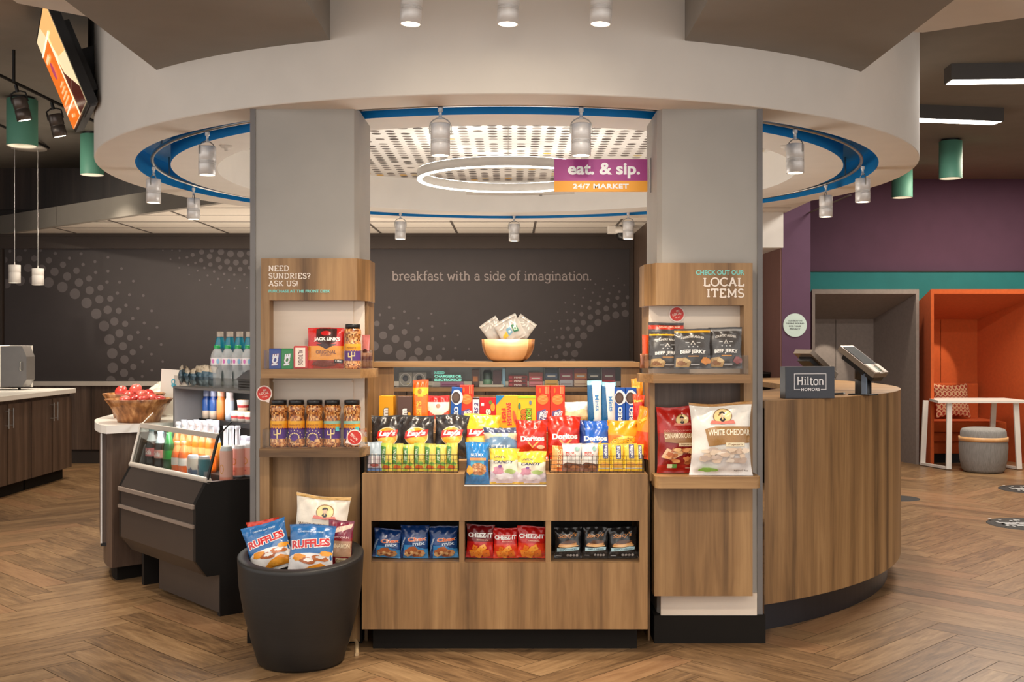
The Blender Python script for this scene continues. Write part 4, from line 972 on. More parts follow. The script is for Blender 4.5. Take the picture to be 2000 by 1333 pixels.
b = MB(M_WOOD); b.box(PX(508, 5.08), 5.08, .01, PX(526, 5.08), 5.19, PZ(740, 5.08)); b.build('side_panel', tl)
b = MB(M_WOOD); x_ = PX(713, 5.22); b.box(x_, 5.205, PZ(1255, 5.2), x_ + .014, 5.45, PZ(587, 5.2)); b.build('side_panel', tl)
b = MB(M_CREAM); b.box(PX(526, 5.165), 5.168, PZ(880, 5.16), PX(690, 5.165), 5.187, PZ(580, 5.16)); b.box(PX(690, 5.165), 5.178, PZ(880, 5.16), PX(712, 5.18), 5.19, PZ(580, 5.16)); b.box(PX(526, 5.16), 5.152, PZ(747, 5.16), PX(688, 5.16), 5.168, PZ(742, 5.16)); b.build('back_panel', tl)
b = MB(M_WOOD); b.box(PX(507, 5.155), 5.155, .01, PX(703, 5.155), 5.186, PZ(890, 5.155)); b.build('lower_panel', tl)
ysf = 4.965
def shelf(t, pxo, pxc, pxi, py0, py1, yf, yi, yb, side):
    b = MB(M_WOODH); xo, xc, xi = PX(pxo, yf), PX(pxc, yf), PX(pxi, yi)
    poly = [(xo, yf), (xc, yf), (xi, yi), (xi, yb), (xo, yb)]
    if side > 0: poly = poly[::-1]
    b.prism(poly, PZ(py1, yf), PZ(py0, yf)); b.build('shelf', t)
    b = MB(M_ACRYL); z = PZ(py0, yf); h = .085
    ins = .012; q = [(xo - side * ins, yf + ins), (xc - side * 0, yf + ins), (xi + side * ins, yi + .004)]
    for (xa, ya), (xb, yb_) in ((q[0], q[1]), (q[1], q[2]), ((q[0][0], q[0][1] + .1), q[0])):
        d = Vector((xb - xa, yb_ - ya, 0)).normalized(); n_ = Vector((-d.y, d.x, 0)) * .003
        b.add([(xa, ya, z), (xb, yb_, z), (xb + n_.x, yb_ + n_.y, z), (xa + n_.x, ya + n_.y, z), (xa, ya, z + h), (xb, yb_, z + h), (xb + n_.x, yb_ + n_.y, z + h), (xa + n_.x, ya + n_.y, z + h)], [(0, 3, 2, 1), (4, 5, 6, 7), (0, 1, 5, 4), (1, 2, 6, 5), (2, 3, 7, 6), (3, 0, 4, 7)])
    b.build('acrylic_guard', t)
shelf(tl, 509, 704, 734, 722, 739, ysf, ysf + .13, 5.19, -1)
shelf(tl, 506, 702, 722, 877, 894, ysf, ysf + .10, 5.19, -1)
tr, pl = wrap_unit(1, 'local_items_shelf', 'walnut shelf unit on the pillar with the words check out our local items', 1470, 1281, 1258, (514, 597), None)
lettering(tr, [('CHECK OUT OUR', 1454, 532.5, 95, 9.5, TQ, 'sans', 'r'), ('LOCAL', 1454, 551, 80, 18, CRM, 'slab', 'r'), ('ITEMS', 1454, 573, 73, 18, CRM, 'slab', 'r')], 5.0785)
b = MB(M_WOOD); b.box(PX(1453, 5.08), 5.08, PZ(935, 5.08), PX(1470, 5.08), 5.19, PZ(597, 5.08)); b.build('side_panel', tr)
b = MB(M_WOOD); x_ = PX(1269, 5.22); b.box(x_ - .010, 5.205, PZ(1255, 5.2), x_, 5.45, PZ(597, 5.2)); b.build('side_panel', tr)
b = MB(M_CREAM); b.box(PX(1268, 5.17), 5.17, PZ(745, 5.16), PX(1453, 5.165), 5.187, PZ(590, 5.16)); b.build('back_panel', tr)
b = MB(M_DWOOD); b.box(PX(1278, 5.16), 5.166, PZ(940, 5.16), PX(1453, 5.16), 5.187, PZ(745, 5.16)); b.build('back_panel', tr)
b = MB(M_WOOD); b.box(PX(1269, 5.10), 5.10, PZ(940, 5.1), PX(1279, 5.10), 5.166, PZ(748, 5.1)); b.build('side_panel', tr)
b = MB(M_WOOD); b.box(PX(1278, 5.09), 5.09, PZ(1165, 5.09), PX(1470, 5.09), 5.187, PZ(945, 5.09)); b.build('lower_panel', tr)
b = MB(M_CREAM); b.box(PX(1291, 5.16), 5.166, .128, PX(1479, 5.16), 5.187, PZ(1160, 5.16)); b.build('kick_panel', tr)
shelf(tr, 1467, 1276, 1248, 732, 749, ysf, ysf + .13, 5.19, 1)
b = MB(M_WOODH); xa, xb = PX(1281, 4.95), PX(1487, 4.95); ro = .03
b.prism([(xa, 5.16), (xa, 4.95 + ro)] + [(xa + ro - ro * cos(PI / 2 * k / 5), 4.95 + ro - ro * sin(PI / 2 * k / 5)) for k in range(1, 6)] + [(xb - ro + ro * sin(PI / 2 * k / 5), 4.95 + ro - ro * cos(PI / 2 * k / 5)) for k in range(6)] + [(xb, 5.16)], PZ(955, 4.95), PZ(932, 4.95)); b.build('shelf', tr)

# ---- black planter
yp = 4.87; xp = PX(588, yp)
R1 = 123 / FPX * yp * .985; zr_ = .475
b = MB(M_PLANTER)
b.lathe([(.001, 0), (.172, 0), (.186, .012), (.215, .11), (.246, .23), (.266, .35), (R1, zr_ - .02), (R1 + .001, zr_ - .004), (R1 - .004, zr_), (R1 - .040, zr_), (R1 - .046, zr_ - .006), (R1 - .06, .26), (R1 - .07, .2), (.001, .2)], 64)
b.v = [(x, y, z + (.030 * y / R1 * ((z - .25) / .225) if z > .25 else 0)) for x, y, z in b.v]     # the rim dips a little to the front
tag(b.build('planter', loc=(xp, yp, 0)), 'round charcoal planter holding chip bags on the floor before the pillar', 'planter')
b = MB(attr_mat('cable_sheath', .5)); q = [F(676, 1262), F(690, 1251), F(697, 1262), F(697, 1282), F(690, 1296)]
b.tube([(q[0][0], q[0][1], .012), (q[1][0], q[1][1], .016), (q[2][0], q[2][1], .012), (q[3][0], q[3][1], .006)], .009, 8, col=C(196, 168, 130)); tag(b.build('cable'), 'short pale cable on the floor between the planter and the display counter', 'cable')

# ================================================================ bottle cooler (local x: far end negative, near end 0; -y = out to the front)
NB, FB = F(430, 1205), F(277, 1142)
du = Vector((NB[0] - FB[0], NB[1] - FB[1])); LC = du.length; du.normalize(); RZC = math.atan2(du.y, du.x); nn = Vector((du.y, -du.x))
def CP(x, tt):                    # world plan position of local x, outward t
    return NB[0] + du.x * x + nn.x * tt, NB[1] + du.y * x + nn.y * tt
def CLX(px, tt):                  # local x that shows at image column px
    k = (px - 1000) / FPX; ax, ay = NB[0] + nn.x * tt, NB[1] + nn.y * tt
    return (k * ay - ax) / (du.x - k * du.y)
def CLZ(py, x, tt): return PZ(py, CP(x, tt)[1])
t = thing('open_cooler', 'black open drinks cooler with a slanted glass front left of the pillar', 'cooler', (NB[0], NB[1], 0), (0, 0, RZC))
prof = [(0, 0), (0, .212), (.072, .212), (.132, .294), (.132, .584), (.072, .689), (-.62, .684), (-.62, 0)]
th = .03
def side(x0, x1, pr, m, nm, mi=0):
    b = MB(m); b.prism([(-tt, z) for tt, z in pr], x0, x1, fn=lambda a, z, x: (x, a, z)); b.build(nm, t)
side(-th, 0, prof, M_BLKMET, 'end_panel'); side(-LC, -LC + th, prof, M_BLKMET, 'end_panel')
b = MB(M_COOLERF)
def strip(b, t0, z0, t1, z1, xa=-LC + th, xb=-th, mi=0):
    d = Vector((t1 - t0, z1 - z0)).normalized(); o = (d.y * .006, -d.x * .006)
    b.add([(xa, -t0, z0), (xb, -t0, z0), (xb, -t1, z1), (xa, -t1, z1)], [(0, 1, 2, 3)], (.8,) * 3, mi)
strip(b, .072, .214, .132, .294); strip(b, .132, .294, .132, .584); strip(b, .132, .584, .072, .689)
b.add([(-LC + th, -.045, .689), (-th, -.045, .689), (-th, -.045, .6), (-LC + th, -.045, .6)], [(0, 1, 2, 3)]); b.build('front_panel', t)
for za, zb_ in ((.555, .578), (.458, .478)):
    b = MB(M_COOLSTR); b.box(-LC + .012, -.146, za, -.012, -.131, zb_, bev=.003); b.build('bumper_strip', t)
b = MB(M_COOLERF); b.box(-LC + .25, -.004, .02, -.004, .02, .214); b.build('kick_plate', t)
b = MB(M_CREAMRAIL); b.tube([(-LC, -.062, .695), (0, -.062, .695)], .016, 12); b.build('front_rail', t)
b = MB(M_CREAMRAIL); b.box(-LC + .01, -.016, .902, -.01, .002, .930, bev=.003); b.build('glass_rail', t)
b = MB(M_GLASS); b.add([(-LC + .01, -.066, .70), (-.012, -.066, .70), (-.012, -.0095, .91), (-LC + .01, -.0095, .91), (-LC + .01, -.060, .70), (-.012, -.060, .70), (-.012, -.0035, .91), (-LC + .01, -.0035, .91)], [(0, 1, 2, 3), (7, 6, 5, 4), (0, 4, 5, 1), (3, 2, 6, 7), (0, 3, 7, 4), (1, 5, 6, 2)]); b.build('glass_front', t)
gp = [(.066, .70), (.0085, .917), (-.065, .985), (-.19, 1.07), (-.19, .70)]
side(-LC + .002, -LC + .008, gp, M_GLASS, 'side_glass'); side(-.008, -.002, gp[:3] + [(-.065, .70)], M_GLASS, 'side_glass')
for x in (-LC + .005, -.005):
    b = MB(M_BLKMET if x > -.5 else M_CREAMRAIL); b.tube([(x, -.066, .70), (x, -.0085, .917)], .008, 8); b.tube([(x, -.0085, .917), (x, .065, .985)], .004, 6)
    b.build('glass_post', t)
# liner: far wall, back wall, deck steps, upper shelf, top
b = MB(M_COOLIN); b.prism([(-tt, z) for tt, z in [(-.03, .60), (.04, .66), (.0, .80), (-.06, .86), (-.175, .88), (-.175, 1.137), (-.60, 1.137), (-.60, .60)][::-1]], -LC + th, -LC + th + .02, fn=lambda a, z, x: (x, a, z)); b.build('end_liner', t)
b = MB(M_COOLIN); b.box(-LC + th, .56, .6, -.02, .60, 1.12); b.build('back_liner', t)
b = MB(M_BLKMET); b.box(-LC + th + .02, -.04, .60, -.02, .10, .632); b.build('deck_step', t)
b = MB(M_BLKMET); b.box(-LC + th + .02, .10, .60, -.02, .235, .69); b.build('deck_step', t)
b = MB(M_BLKMET); b.box(-LC + th + .02, .235, .60, -.02, .56, .74); b.build('deck_step', t)
b = MB(M_BLKMET); b.box(-LC + th + .02, .325, .918, -.02, .56, .945); b.build('upper_shelf', t)
b = MB(M_COOLIN); b.box(-LC + th, .175, 1.125, -.02, .60, 1.137); b.build('cooler_top', t)
b = MB(M_ACRYL); b.box(-LC + th, .178, 1.137, -.02, .182, 1.20); b.build('acrylic_guard', t)
def c_lamp(e, tt, z, aim):
    x = -LC / 2; p0 = CP(x, tt); p1 = CP(x, aim[0]); o = lamp('AREA', 'cooler_light', (p0[0], p0[1], z), e, (1, .96, .93), (p1[0], p1[1], aim[1]), shape='RECTANGLE', size=.62, size_y=.06)
    return o
c_lamp(1.5, -.19, 1.115, (-.10, .6)); c_lamp(.6, -.33, .912, (-.15, .6)); c_lamp(.35, -.30, 1.115, (-.45, .95)); c_lamp(1.3, -.02, .893, (-.10, .62))

# ---- round white counter behind the cooler, with its swing gate
t = thing('serving_counter', 'round white topped walnut counter behind the drinks cooler', 'counter', (0, 0, 0))
zc1, zc0 = .915, .868
def counter_poly(ins, n=30):
    pts = [(-2.32 + .752 * .75 + ins * .65 * 0, 6.38 + .752 * .66)]
    pts = [(-2.32 + .56, 6.38 + .50), (-2.32, 6.38)]
    for i in range(1, n + 1):
        a = 64.7 + (118 - 64.7) * i / n; r = 2.53 + .08 * min(1, (i / n) * 4) ** .6; q = ringpt(r, -a); pts.append((q[0], q[1]))
    q = ringpt(1.95, -118); pts.append((q[0], q[1])); q = ringpt(1.95, -95); pts.append((q[0], q[1])); q = ringpt(2.0, -78); pts.append((q[0], q[1]))
    cxm, cym = -2.25, 7.25
    return [(x + (cxm - x) / max(.01, math.hypot(cxm - x, cym - y)) * ins, y + (cym - y) / max(.01, math.hypot(cxm - x, cym - y)) * ins) for x, y in pts][::-1]
b = MB(M_SOLID); b.prism(counter_poly(0), zc0, zc1); b.build('countertop', t)
b = MB(M_DWOOD); b.prism(counter_poly(.07), .085, zc0); b.build('front_panel', t)
b = MB(M_TOEK); b.prism(counter_poly(.14), 0, .085); b.build('toe_kick', t)
gx, gy = PX(203, 6.55), 6.55
t = thing('swing_gate', 'narrow steel edged wooden gate leaf beside the round white counter', 'gate', (gx, gy, 0), (0, 0, math.radians(21)))
b = MB(M_DWOOD); b.box(-.018, 0, .215, .018, .5, .855); b.build('gate_leaf', t)
b = MB(M_ALU); b.box(-.019, -.004, .212, -.010, .012, .858); b.build('edge_strip', t)
b = MB(M_BLKMET); b.box(-.018, -.004, .195, .018, .03, .2148); b.build('floor_bolt', t)

# ---- serving cabinets along the side wall with white top
XF = -4.50
t = thing('worktop', 'long white worktop on the dark wood serving cabinets', 'worktop', (0, 0, 0))
t2 = MB(M_SOLID); t2.box(-5.3, 8.2, .868, -4.465, 11.42, .915, bev=.004); t2.build('worktop_slab', t)
def cab(ya, yb, label, open_back=False):
    t = thing('base_cabinet', label, 'cabinet', (XF, ya, 0), group='serving cabinets under the white worktop')
    L_ = yb - ya
    b = MB(M_DWOOD); b.box(-.75, .004, .11, -.02, L_ - .004, .866); b.build('cabinet_body', t)
    b = MB(M_TOEK); b.box(-.70, .02, 0, -.07, L_ - (.06 if yb > 11 else .0), .11); b.build('toe_kick', t)
    for k in (0, 1):
        b = MB(M_DWOOD); y0, y1 = k * L_ / 2 + .006, (k + 1) * L_ / 2 - .003; b.box(-.02, y0, .115, 0, y1, .835); d = b.build('cabinet_door', t)
        yh = L_ / 2 + (-.045 if k == 0 else .045)
        h = MB(M_STEEL); h.tube([(.035, yh, .62), (.035, yh, .80)], .006, 8); h.tube([(0, yh, .645), (.035, yh, .645)], .005, 6); h.tube([(0, yh, .775), (.035, yh, .775)], .005, 6); h.build('door_handle', d)
cab(10.44, 11.40, 'dark wood base cabinet at the end of the white worktop'); cab(9.46, 10.43, 'dark wood base cabinet next to the one at the end of the worktop')
# dispenser on the worktop
t = thing('food_dispenser', 'white and grey countertop dispenser with chamfered sides on the worktop', 'dispenser', (PX(24, 11.2), 11.15, .915))
b = MB(M_SOLID); b.box(-.20, -.1, .02, -.05, .14, .44, bev=.006); b.box(-.05, .10, .02, .17, .14, .44); b.build('dispenser_case', t)
b = MB(mat('grey_gloss_panel', C(110, 106, 104), .2)); b.prism([(-.05, .03), (.16, .03), (.205, .10), (.205, .33), (.16, .435), (-.05, .435)], -.095, .10, fn=lambda a, z, y: (a, y, z)); b.build('front_panel', t)
b = MB(M_STEEL); b.tube([(.155, -.10, .19), (.155, -.125, .2), (.155, -.125, .27), (.155, -.10, .28)], .006, 6); b.build('front_handle', t)
for x in (-.15, .12):
    b = MB(M_BLKMET); b.lathe([(.001, 0), (.014, 0), (.014, .022)], 10, (x, -.06, 0)); b.build('foot', t)
# ================================================================ packaged goods
WHT = C(246, 244, 240); BLK = C(26, 24, 24)
def mixc(a, b, k): return tuple(x + (y - x) * k for x, y in zip(a, b))
def bands(*bs, wob=0, fr=1.0, ph=0):
    """(top height, colour) from the bottom up, with an optional wavy edge"""
    def f(u, v):
        q = v + wob * sin(fr * 2 * PI * u + ph)
        for z, c in bs:
            if q <= z: return c
        return bs[-1][1]
    return f
def bag(name, label, cat, loc, w, h, d, paint, dec=None, yaw=0, lean=.10, roll=0, seed=1, group=None, back=None, nu=26, nv=34, m=None, seal=.055, flare=.09, wr=1.0, round_=.55, scale=1.0):
    r = random.Random(seed); ph = [r.uniform(0, 6.28) for _ in range(8)]; asym = r.uniform(-.12, .12)
    b = MB(m or M_FILM)
    def hw(v): return w / 2 * (1 - flare * sin(PI * min(max(v, 0), 1)) ** .7)
    def th(u, v):
        q = min(max((v - seal) / (1 - 2 * seal), 0), 1)
        tv = (sin(PI * q ** (1 + asym)) if 0 < q < 1 else 0) ** round_; a = min(abs(2 * u - 1), 1)
        return d / 2 * tv * (1.12 - .3 * v) * (1 - a ** 2.6) ** .62
    def wrk(u, v):
        e = math.exp(-((v - .88) / .07) ** 2) + .7 * math.exp(-((v - .1) / .06) ** 2)
        k = .0045 * wr * e * sin(2 * PI * (3.2 * u + .25 * sin(7 * v + ph[0])) + ph[1])
        k += .0022 * wr * sin(2 * PI * (1.1 * u + 1.7 * v) + ph[2]) * sin(PI * v) * sin(PI * u)
        k += .0014 * wr * sin(2 * PI * (2.3 * u - 1.9 * v) + ph[3]) * sin(PI * v) * sin(PI * u)
        k += .003 * wr * sin(2 * PI * (v * 2.6 + ph[4])) * (abs(2 * u - 1) ** 3)
        return k * min(1, d / .045)
    def top(u): return 1 + .012 * wr * sin(2 * PI * u * .8 + ph[5]) * (1 if h > .1 else .4)
    def S(u, v, s, off=0):
        x = (2 * u - 1) * hw(v); y = -s * (th(u, v) + .0012)
        y += wrk(u, v) if s > 0 else wrk(u, v) * .3
        if v > 1 - seal * .9 or v < seal * .9: y += .0012 * sin(v * h * 900)
        y += .10 * d * sin(PI * (u - .5) + ph[6]) * max(0, v - .8)
        return (x, y - s * off, v * h * (1 + (top(u) - 1) * v ** 3))
    for s in (1, -1):
        A, B_ = (nu, nv) if s > 0 else (max(6, nu // 3), max(8, nv // 3)); vs = []; fs = []; cs = []
        for j in range(B_ + 1):
            for i in range(A + 1): vs.append(S(i / A, j / B_, s))
        for j in range(B_):
            for i in range(A):
                o = j * (A + 1) + i; q = (o, o + 1, o + A + 2, o + A + 1); fs.append(q if s > 0 else q[::-1])
                cs.append(paint((i + .5) / A, (j + .5) / B_) if s > 0 or back is None else back)
        b.add(vs, fs, cs, 0, True)
    if dec:
        D = Dec(b, lambda x, z, o: S(min(max(.5 + x / (2 * hw(z / h)), 0), 1), min(max(z / h, 0), 1), 1, o + .0006), 0, .0005, max(.008, w / 9))
        dec(D, w, h)
    loc = (loc[0], loc[1], loc[2] + abs(sin(roll)) * w * .5 + .001)
    o = b.build(name, loc=loc, rot=(-lean, roll, yaw)); return tag(o, label, cat, group)
def carton(name, label, cat, loc, w, h, d, col, dec=None, yaw=0, side=None, top=None, lean=0, roll=0, group=None, paint=None, m=None):
    b = MB(m or M_CARD); b.box(-w / 2, 0, 0, w / 2, d, h, col, bev=.0015)
    sc = side or tuple(x * .9 for x in col)
    D = Dec(b, flat_map(0, -.0006, 0), 0, .0005, .06)
    if paint: paint(D, w, h)
    if dec: dec(D, w, h)
    if side: b.add([(w / 2 + .0004, .002, .002), (w / 2 + .0004, d - .002, .002), (w / 2 + .0004, d - .002, h - .002), (w / 2 + .0004, .002, h - .002)], [(0, 1, 2, 3)], side)
    if top: b.add([(-w / 2 + .002, .002, h + .0004), (w / 2 - .002, .002, h + .0004), (w / 2 - .002, d - .002, h + .0004), (-w / 2 + .002, d - .002, h + .0004)], [(0, 1, 2, 3)], top)
    o = b.build(name, loc=loc, rot=(-lean, roll, yaw)); return tag(o, label, cat, group)
def span(x0, x1, ytop, y, z0, ov=1.0):
    """centre, width and height of a thing that shows between x0 and x1 with its top at ytop, standing at z0"""
    return (PX((x0 + x1) / 2, y), y, z0), (x1 - x0) / FPX * y * ov, PZ(ytop, y) - z0

# ---- cubbies: three snack mixes, three cheese crackers, three pita chips
cz = oz0 + .0005; yc = 5.085
SKY = C(60, 140, 200); NAVY = C(16, 52, 108)
def mix_dec(D, w, h):
    D.ell(-.02 * w, .20 * h, .30 * w, .15 * h, C(176, 100, 58), j=.25, seed=2); D.ell(.16 * w, .14 * h, .2 * w, .1 * h, C(208, 152, 96), j=.3, seed=5); D.ell(-.2 * w, .12 * h, .14 * w, .08 * h, C(226, 180, 120), j=.3, seed=8)
    for i in range(7): D.ell((-.26 + .09 * i) * w, (.1 + .05 * (i % 3)) * h, .05 * w, .035 * h, C(150, 78, 40) if i % 2 else C(232, 190, 132), j=.2, seed=i)
    D.text('Chex', .10 * w, .60 * h, w=.62 * w, h=.12 * h, col=C(226, 94, 36), bold=.03, rot=.08, out=C(250, 236, 214), ow=.03); D.text('mix', .16 * w, .47 * h, w=.42 * w, h=.11 * h, col=C(200, 220, 240), bold=.03, rot=.08)
    D.text('TRADITIONAL', -.40 * w, .42 * h, w=.5 * h, h=.06 * w, col=C(190, 212, 232), bold=.02, rot=1.25)
for i, (x0, x1, yt, rl) in enumerate(((726, 783, 1036, .07), (780, 838, 1028, .02), (838, 897, 1030, -.03))):
    l, w, h = span(x0, x1, yt, yc, cz); bag('snack_mix_bag', ('dark blue snack mix bag in the cubby, the one against the outer end panel', 'dark blue snack mix bag in the middle of its cubby', 'dark blue snack mix bag in the cubby, the one against the divider')[i], 'snack bag', l, w * .98, h, .05,
        lambda u, v: SKY if v < .36 + .06 * sin(5 * u) and not (u < .12) else (mixc(NAVY, C(30, 84, 150), max(0, .6 - abs(v - .45) * 2))), mix_dec, roll=rl, seed=i + 3, group='blue snack mix bags in the cubby', lean=.06, back=NAVY)
RED = C(196, 26, 22); DRED = C(120, 14, 18)
def chz_dec(D, w, h):
    for i, (x, z, s, a) in enumerate(((-.22, .16, .2, .3), (.02, .22, .22, .8), (.22, .15, .2, .2), (-.04, .10, .18, 1.1), (.12, .34, .15, .5), (-.18, .33, .13, 1.2))):
        q = s * w; ca, sa = cos(a), sin(a); D.poly([(x * w + (p * ca - r * sa) * q * .62, z * h + (p * sa + r * ca) * q * .62) for p, r in ((-1, -1), (1, -1), (1, 1), (-1, 1))], (C(242, 140, 34), C(250, 168, 58), C(232, 118, 26))[i % 3]); D.ell(x * w, z * h, .02 * w, .02 * w, C(190, 84, 18))
    D.text('CHEEZ-IT', .0, .70 * h, w=.84 * w, h=.135 * h, col=C(238, 236, 232), bold=.04); D.text('ORIGINAL', .08 * w, .56 * h, w=.4 * w, h=.035 * h, col=C(240, 200, 170))
for i, (x0, x1, yt, rl) in enumerate(((909, 965, 1027, .03), (963, 1013, 1033, -.02), (1008, 1066, 1030, .03))):
    l, w, h = span(x0, x1, yt, yc, cz); bag('cheese_cracker_bag', ('deep red cheese cracker bag in the cubby, wholly in view by the first divider', 'red cheese cracker bag in the middle of its cubby, partly covered', 'red cheese cracker bag in the cubby, the one against the second divider')[i], 'snack bag', l, w, h, .045,
        (lambda u, v: C(226, 60, 24) if v < .46 and i else RED) if i else (lambda u, v: RED if v < .5 else DRED), chz_dec, roll=rl, seed=i + 13, group='red cheese cracker bags in the cubby', lean=.06, back=DRED)
def pita_dec(D, w, h):
    D.ell(-.02 * w, .46 * h, .34 * w, .07 * h, C(214, 152, 92), rot=.1, j=.12, seed=3); D.ell(.02 * w, .53 * h, .26 * w, .06 * h, C(92, 60, 40), rot=.1, j=.15); D.ell(.0, .41 * h, .34 * w, .04 * h, C(236, 190, 132), rot=.05, j=.1)
    D.poly([(-.40 * w, .22 * h), (.38 * w, .28 * h), (.40 * w, .37 * h), (.2 * w, .38 * h), (-.1 * w, .33 * h), (-.40 * w, .34 * h)], C(188, 222, 230)); D.text('SIMPLY NAKED', .0, .30 * h, w=.62 * w, h=.05 * h, col=C(60, 110, 124), rot=.05)
    D.text("Stacy's", -.02 * w, .73 * h, w=.66 * w, h=.16 * h, col=C(198, 130, 66), shear=.35, rot=.12, bold=.015)
    for k in range(4): D.ell((-.02 + .11 * k) * w, .11 * h, .045 * w, .04 * h, C(186, 180, 176))
    D.rect(-.42 * w, .08 * h, -.24 * w, .10 * h, C(200))
for i, (x0, x1, yt, rl) in enumerate(((1082, 1137, 1031, .0), (1137, 1188, 1031, .03), (1188, 1246, 1031, -.02))):
    l, w, h = span(x0, x1, yt, yc, cz); bag('pita_chip_bag', ('black pita chip bag in the cubby, the one against the second divider', 'black pita chip bag in the middle of its cubby', 'black pita chip bag in the cubby, the one against the outer end panel')[i], 'snack bag', l, w, h, .045, lambda u, v: C(30, 28, 28), pita_dec, roll=rl, seed=i + 23, group='black pita chip bags in the cubby', lean=.06, back=BLK)

# ---- wire baskets and bars on the first step
def basket(name, label, px0, px1, y0, y1, z, pyt):
    h = PZ(pyt, y0) - z; x0, x1 = PX(px0, y0), PX(px1, y0)
    t = thing('wire_basket', label, 'basket', ((x0 + x1) / 2, y0, z), group='wire baskets on the counter'); w = (x1 - x0) / 2; dd = y1 - y0
    b = MB(M_WIRE); b.tube([(-w, 0, h), (w, 0, h), (w, dd, h), (-w, dd, h)], .0016, 6, closed=True); b.tube([(-w, 0, .002), (w, 0, .002), (w, dd, .002), (-w, dd, .002)], .0016, 6, closed=True); b.build('basket_rim', t)
    b = MB(M_WIRE); n = int(2 * w / .019)
    for i in range(n + 1): x = -w + 2 * w * i / n; b.tube([(x, 0, .002), (x, 0, h)], .0009, 4, cap=False)
    for i in range(1, 4): b.tube([(-w, 0, h * i / 4), (w, 0, h * i / 4)], .0009, 4, cap=False)
    for x in (-w, w):
        for i in range(7): b.tube([(x, dd * i / 6, .002), (x, dd * i / 6, h)], .0009, 4, cap=False)
    for i in range(n // 2 + 1): x = -w + 2 * w * i / (n // 2); b.tube([(x, 0, .002), (x, dd, .002)], .0009, 4, cap=False)
    b.build('wire_mesh', t)
zb1 = ZT1 + .0005
basket('wire_basket', 'dark wire basket full of green and yellow granola bars', 716, 894, 5.03, 5.125, zb1, 889)
basket('wire_basket', 'dark wire basket with white, brown and yellow snack packs', 1074, 1257, 5.03, 5.125, zb1, 891)
yb = 5.075
GRN = C(110, 168, 52)
def gran_dec(D, w, h):
    D.poly([(-.5 * w, .3 * h), (-.12 * w, .25 * h), (-.05 * w, .85 * h), (-.5 * w, .9 * h)], C(76, 142, 56)); D.ell(-.05 * w, .14 * h, .3 * w, .08 * h, C(214, 104, 48), j=.2)
    D.text('VALLEY', -.26 * w, .58 * h, w=.42 * h, h=.22 * w, col=C(232, 244, 214), rot=-PI / 2, bold=.02); D.ell(.22 * w, .55 * h, .18 * w, .16 * h, C(244, 210, 92), j=.15); D.ell(.14 * w, .26 * h, .2 * w, .07 * h, C(120, 176, 60), j=.2)
ORD = ('first', 'second', 'third', 'fourth', 'fifth', 'sixth', 'last')
for i in range(7):
    xa = 744 + 21.3 * i; l, w, h = span(xa, xa + 22.5, 866 + (i % 3) * 1.5, yb + .006 * (i % 2), zb1 + .003)
    bag('granola_bar', f'green and yellow wrapped granola bar, {ORD[i]} one counted from the grey sachet in the basket', 'snack bar', l, w, h, .018, lambda u, v: C(226, 206, 84) if u > .42 else C(170, 192, 74), gran_dec, yaw=.05 * (i % 3 - 1), seed=40 + i, group='granola bars in the wire basket', lean=.05 + .02 * (i % 2), nu=12, nv=22, wr=.5)
l, w, h = span(717, 746, 864, yb, zb1 + .003)
bag('snack_sachet', 'silver blue snack sachet at the end of the granola bar basket', 'sachet', l, w, h, .02, bands((.12, C(92, 124, 176)), (.5, C(186, 172, 176)), (1, C(176, 192, 204))), lambda D, w, h: (D.rect(-.2 * w, .14 * h, -.1 * w, .6 * h, WHT), D.rect(.05 * w, .14 * h, .15 * w, .6 * h, WHT), D.ell(.0, .2 * h, .3 * w, .06 * h, C(150, 70, 60))), seed=51, nu=14, nv=20)
l, w, h = span(1076, 1099, 872, yb, zb1 + .003)
bag('cracker_pack', 'orange cracker pack standing at the end of the basket of white packs', 'snack bar', l, w, h, .02, lambda u, v: C(238, 160, 84) if u < .5 else C(224, 110, 40), lambda D, w, h: D.text('REESES', .18 * w, .5 * h, w=.72 * h, h=.4 * w, col=C(248, 214, 150), rot=PI / 2, bold=.03), roll=.05, seed=52, nu=12, nv=20, wr=.4)
def ww_dec(D, w, h):
    D.ell(0, .18 * h, .4 * w, .12 * h, C(112, 66, 46), j=.25, seed=4); D.ell(.15 * w, .12 * h, .22 * w, .08 * h, C(176, 120, 84), j=.3); D.text('MINI', -.1 * w, .66 * h, w=.4 * w, h=.07 * h, col=C(190, 60, 50)); D.text('ROLLS', -.05 * w, .56 * h, w=.5 * w, h=.07 * h, col=C(190, 60, 50)); D.ell(.26 * w, .8 * h, .12 * w, .08 * h, C(150, 190, 180))
for i, (x0, x1) in enumerate(((1097, 1137), (1135, 1169))):
    l, w, h = span(x0, x1, 867, yb, zb1 + .003); bag('biscuit_pack', ('white biscuit pack with brown biscuits, the one beside the orange cracker pack', 'white biscuit pack with brown biscuits, the one beside the yellow bars')[i], 'biscuit pack', l, w, h, .03, bands((.22, C(140, 98, 82)), (1, C(232, 226, 218)), wob=.05, fr=.7), ww_dec, seed=60 + i, group='white biscuit packs in the basket', nu=18, nv=24)
def bel_dec(D, w, h): D.rect(-.12 * w, .45 * h, .26 * w, .96 * h, C(84, 84, 128)); D.text('belVita', .07 * w, .70 * h, w=.44 * h, h=.24 * w, col=WHT, rot=PI / 2, bold=.02); D.ell(0, .22 * h, .36 * w, .09 * h, C(222, 160, 60), j=.15); D.rect(-.4 * w, .07 * h, .4 * w, .11 * h, C(246, 240, 226))
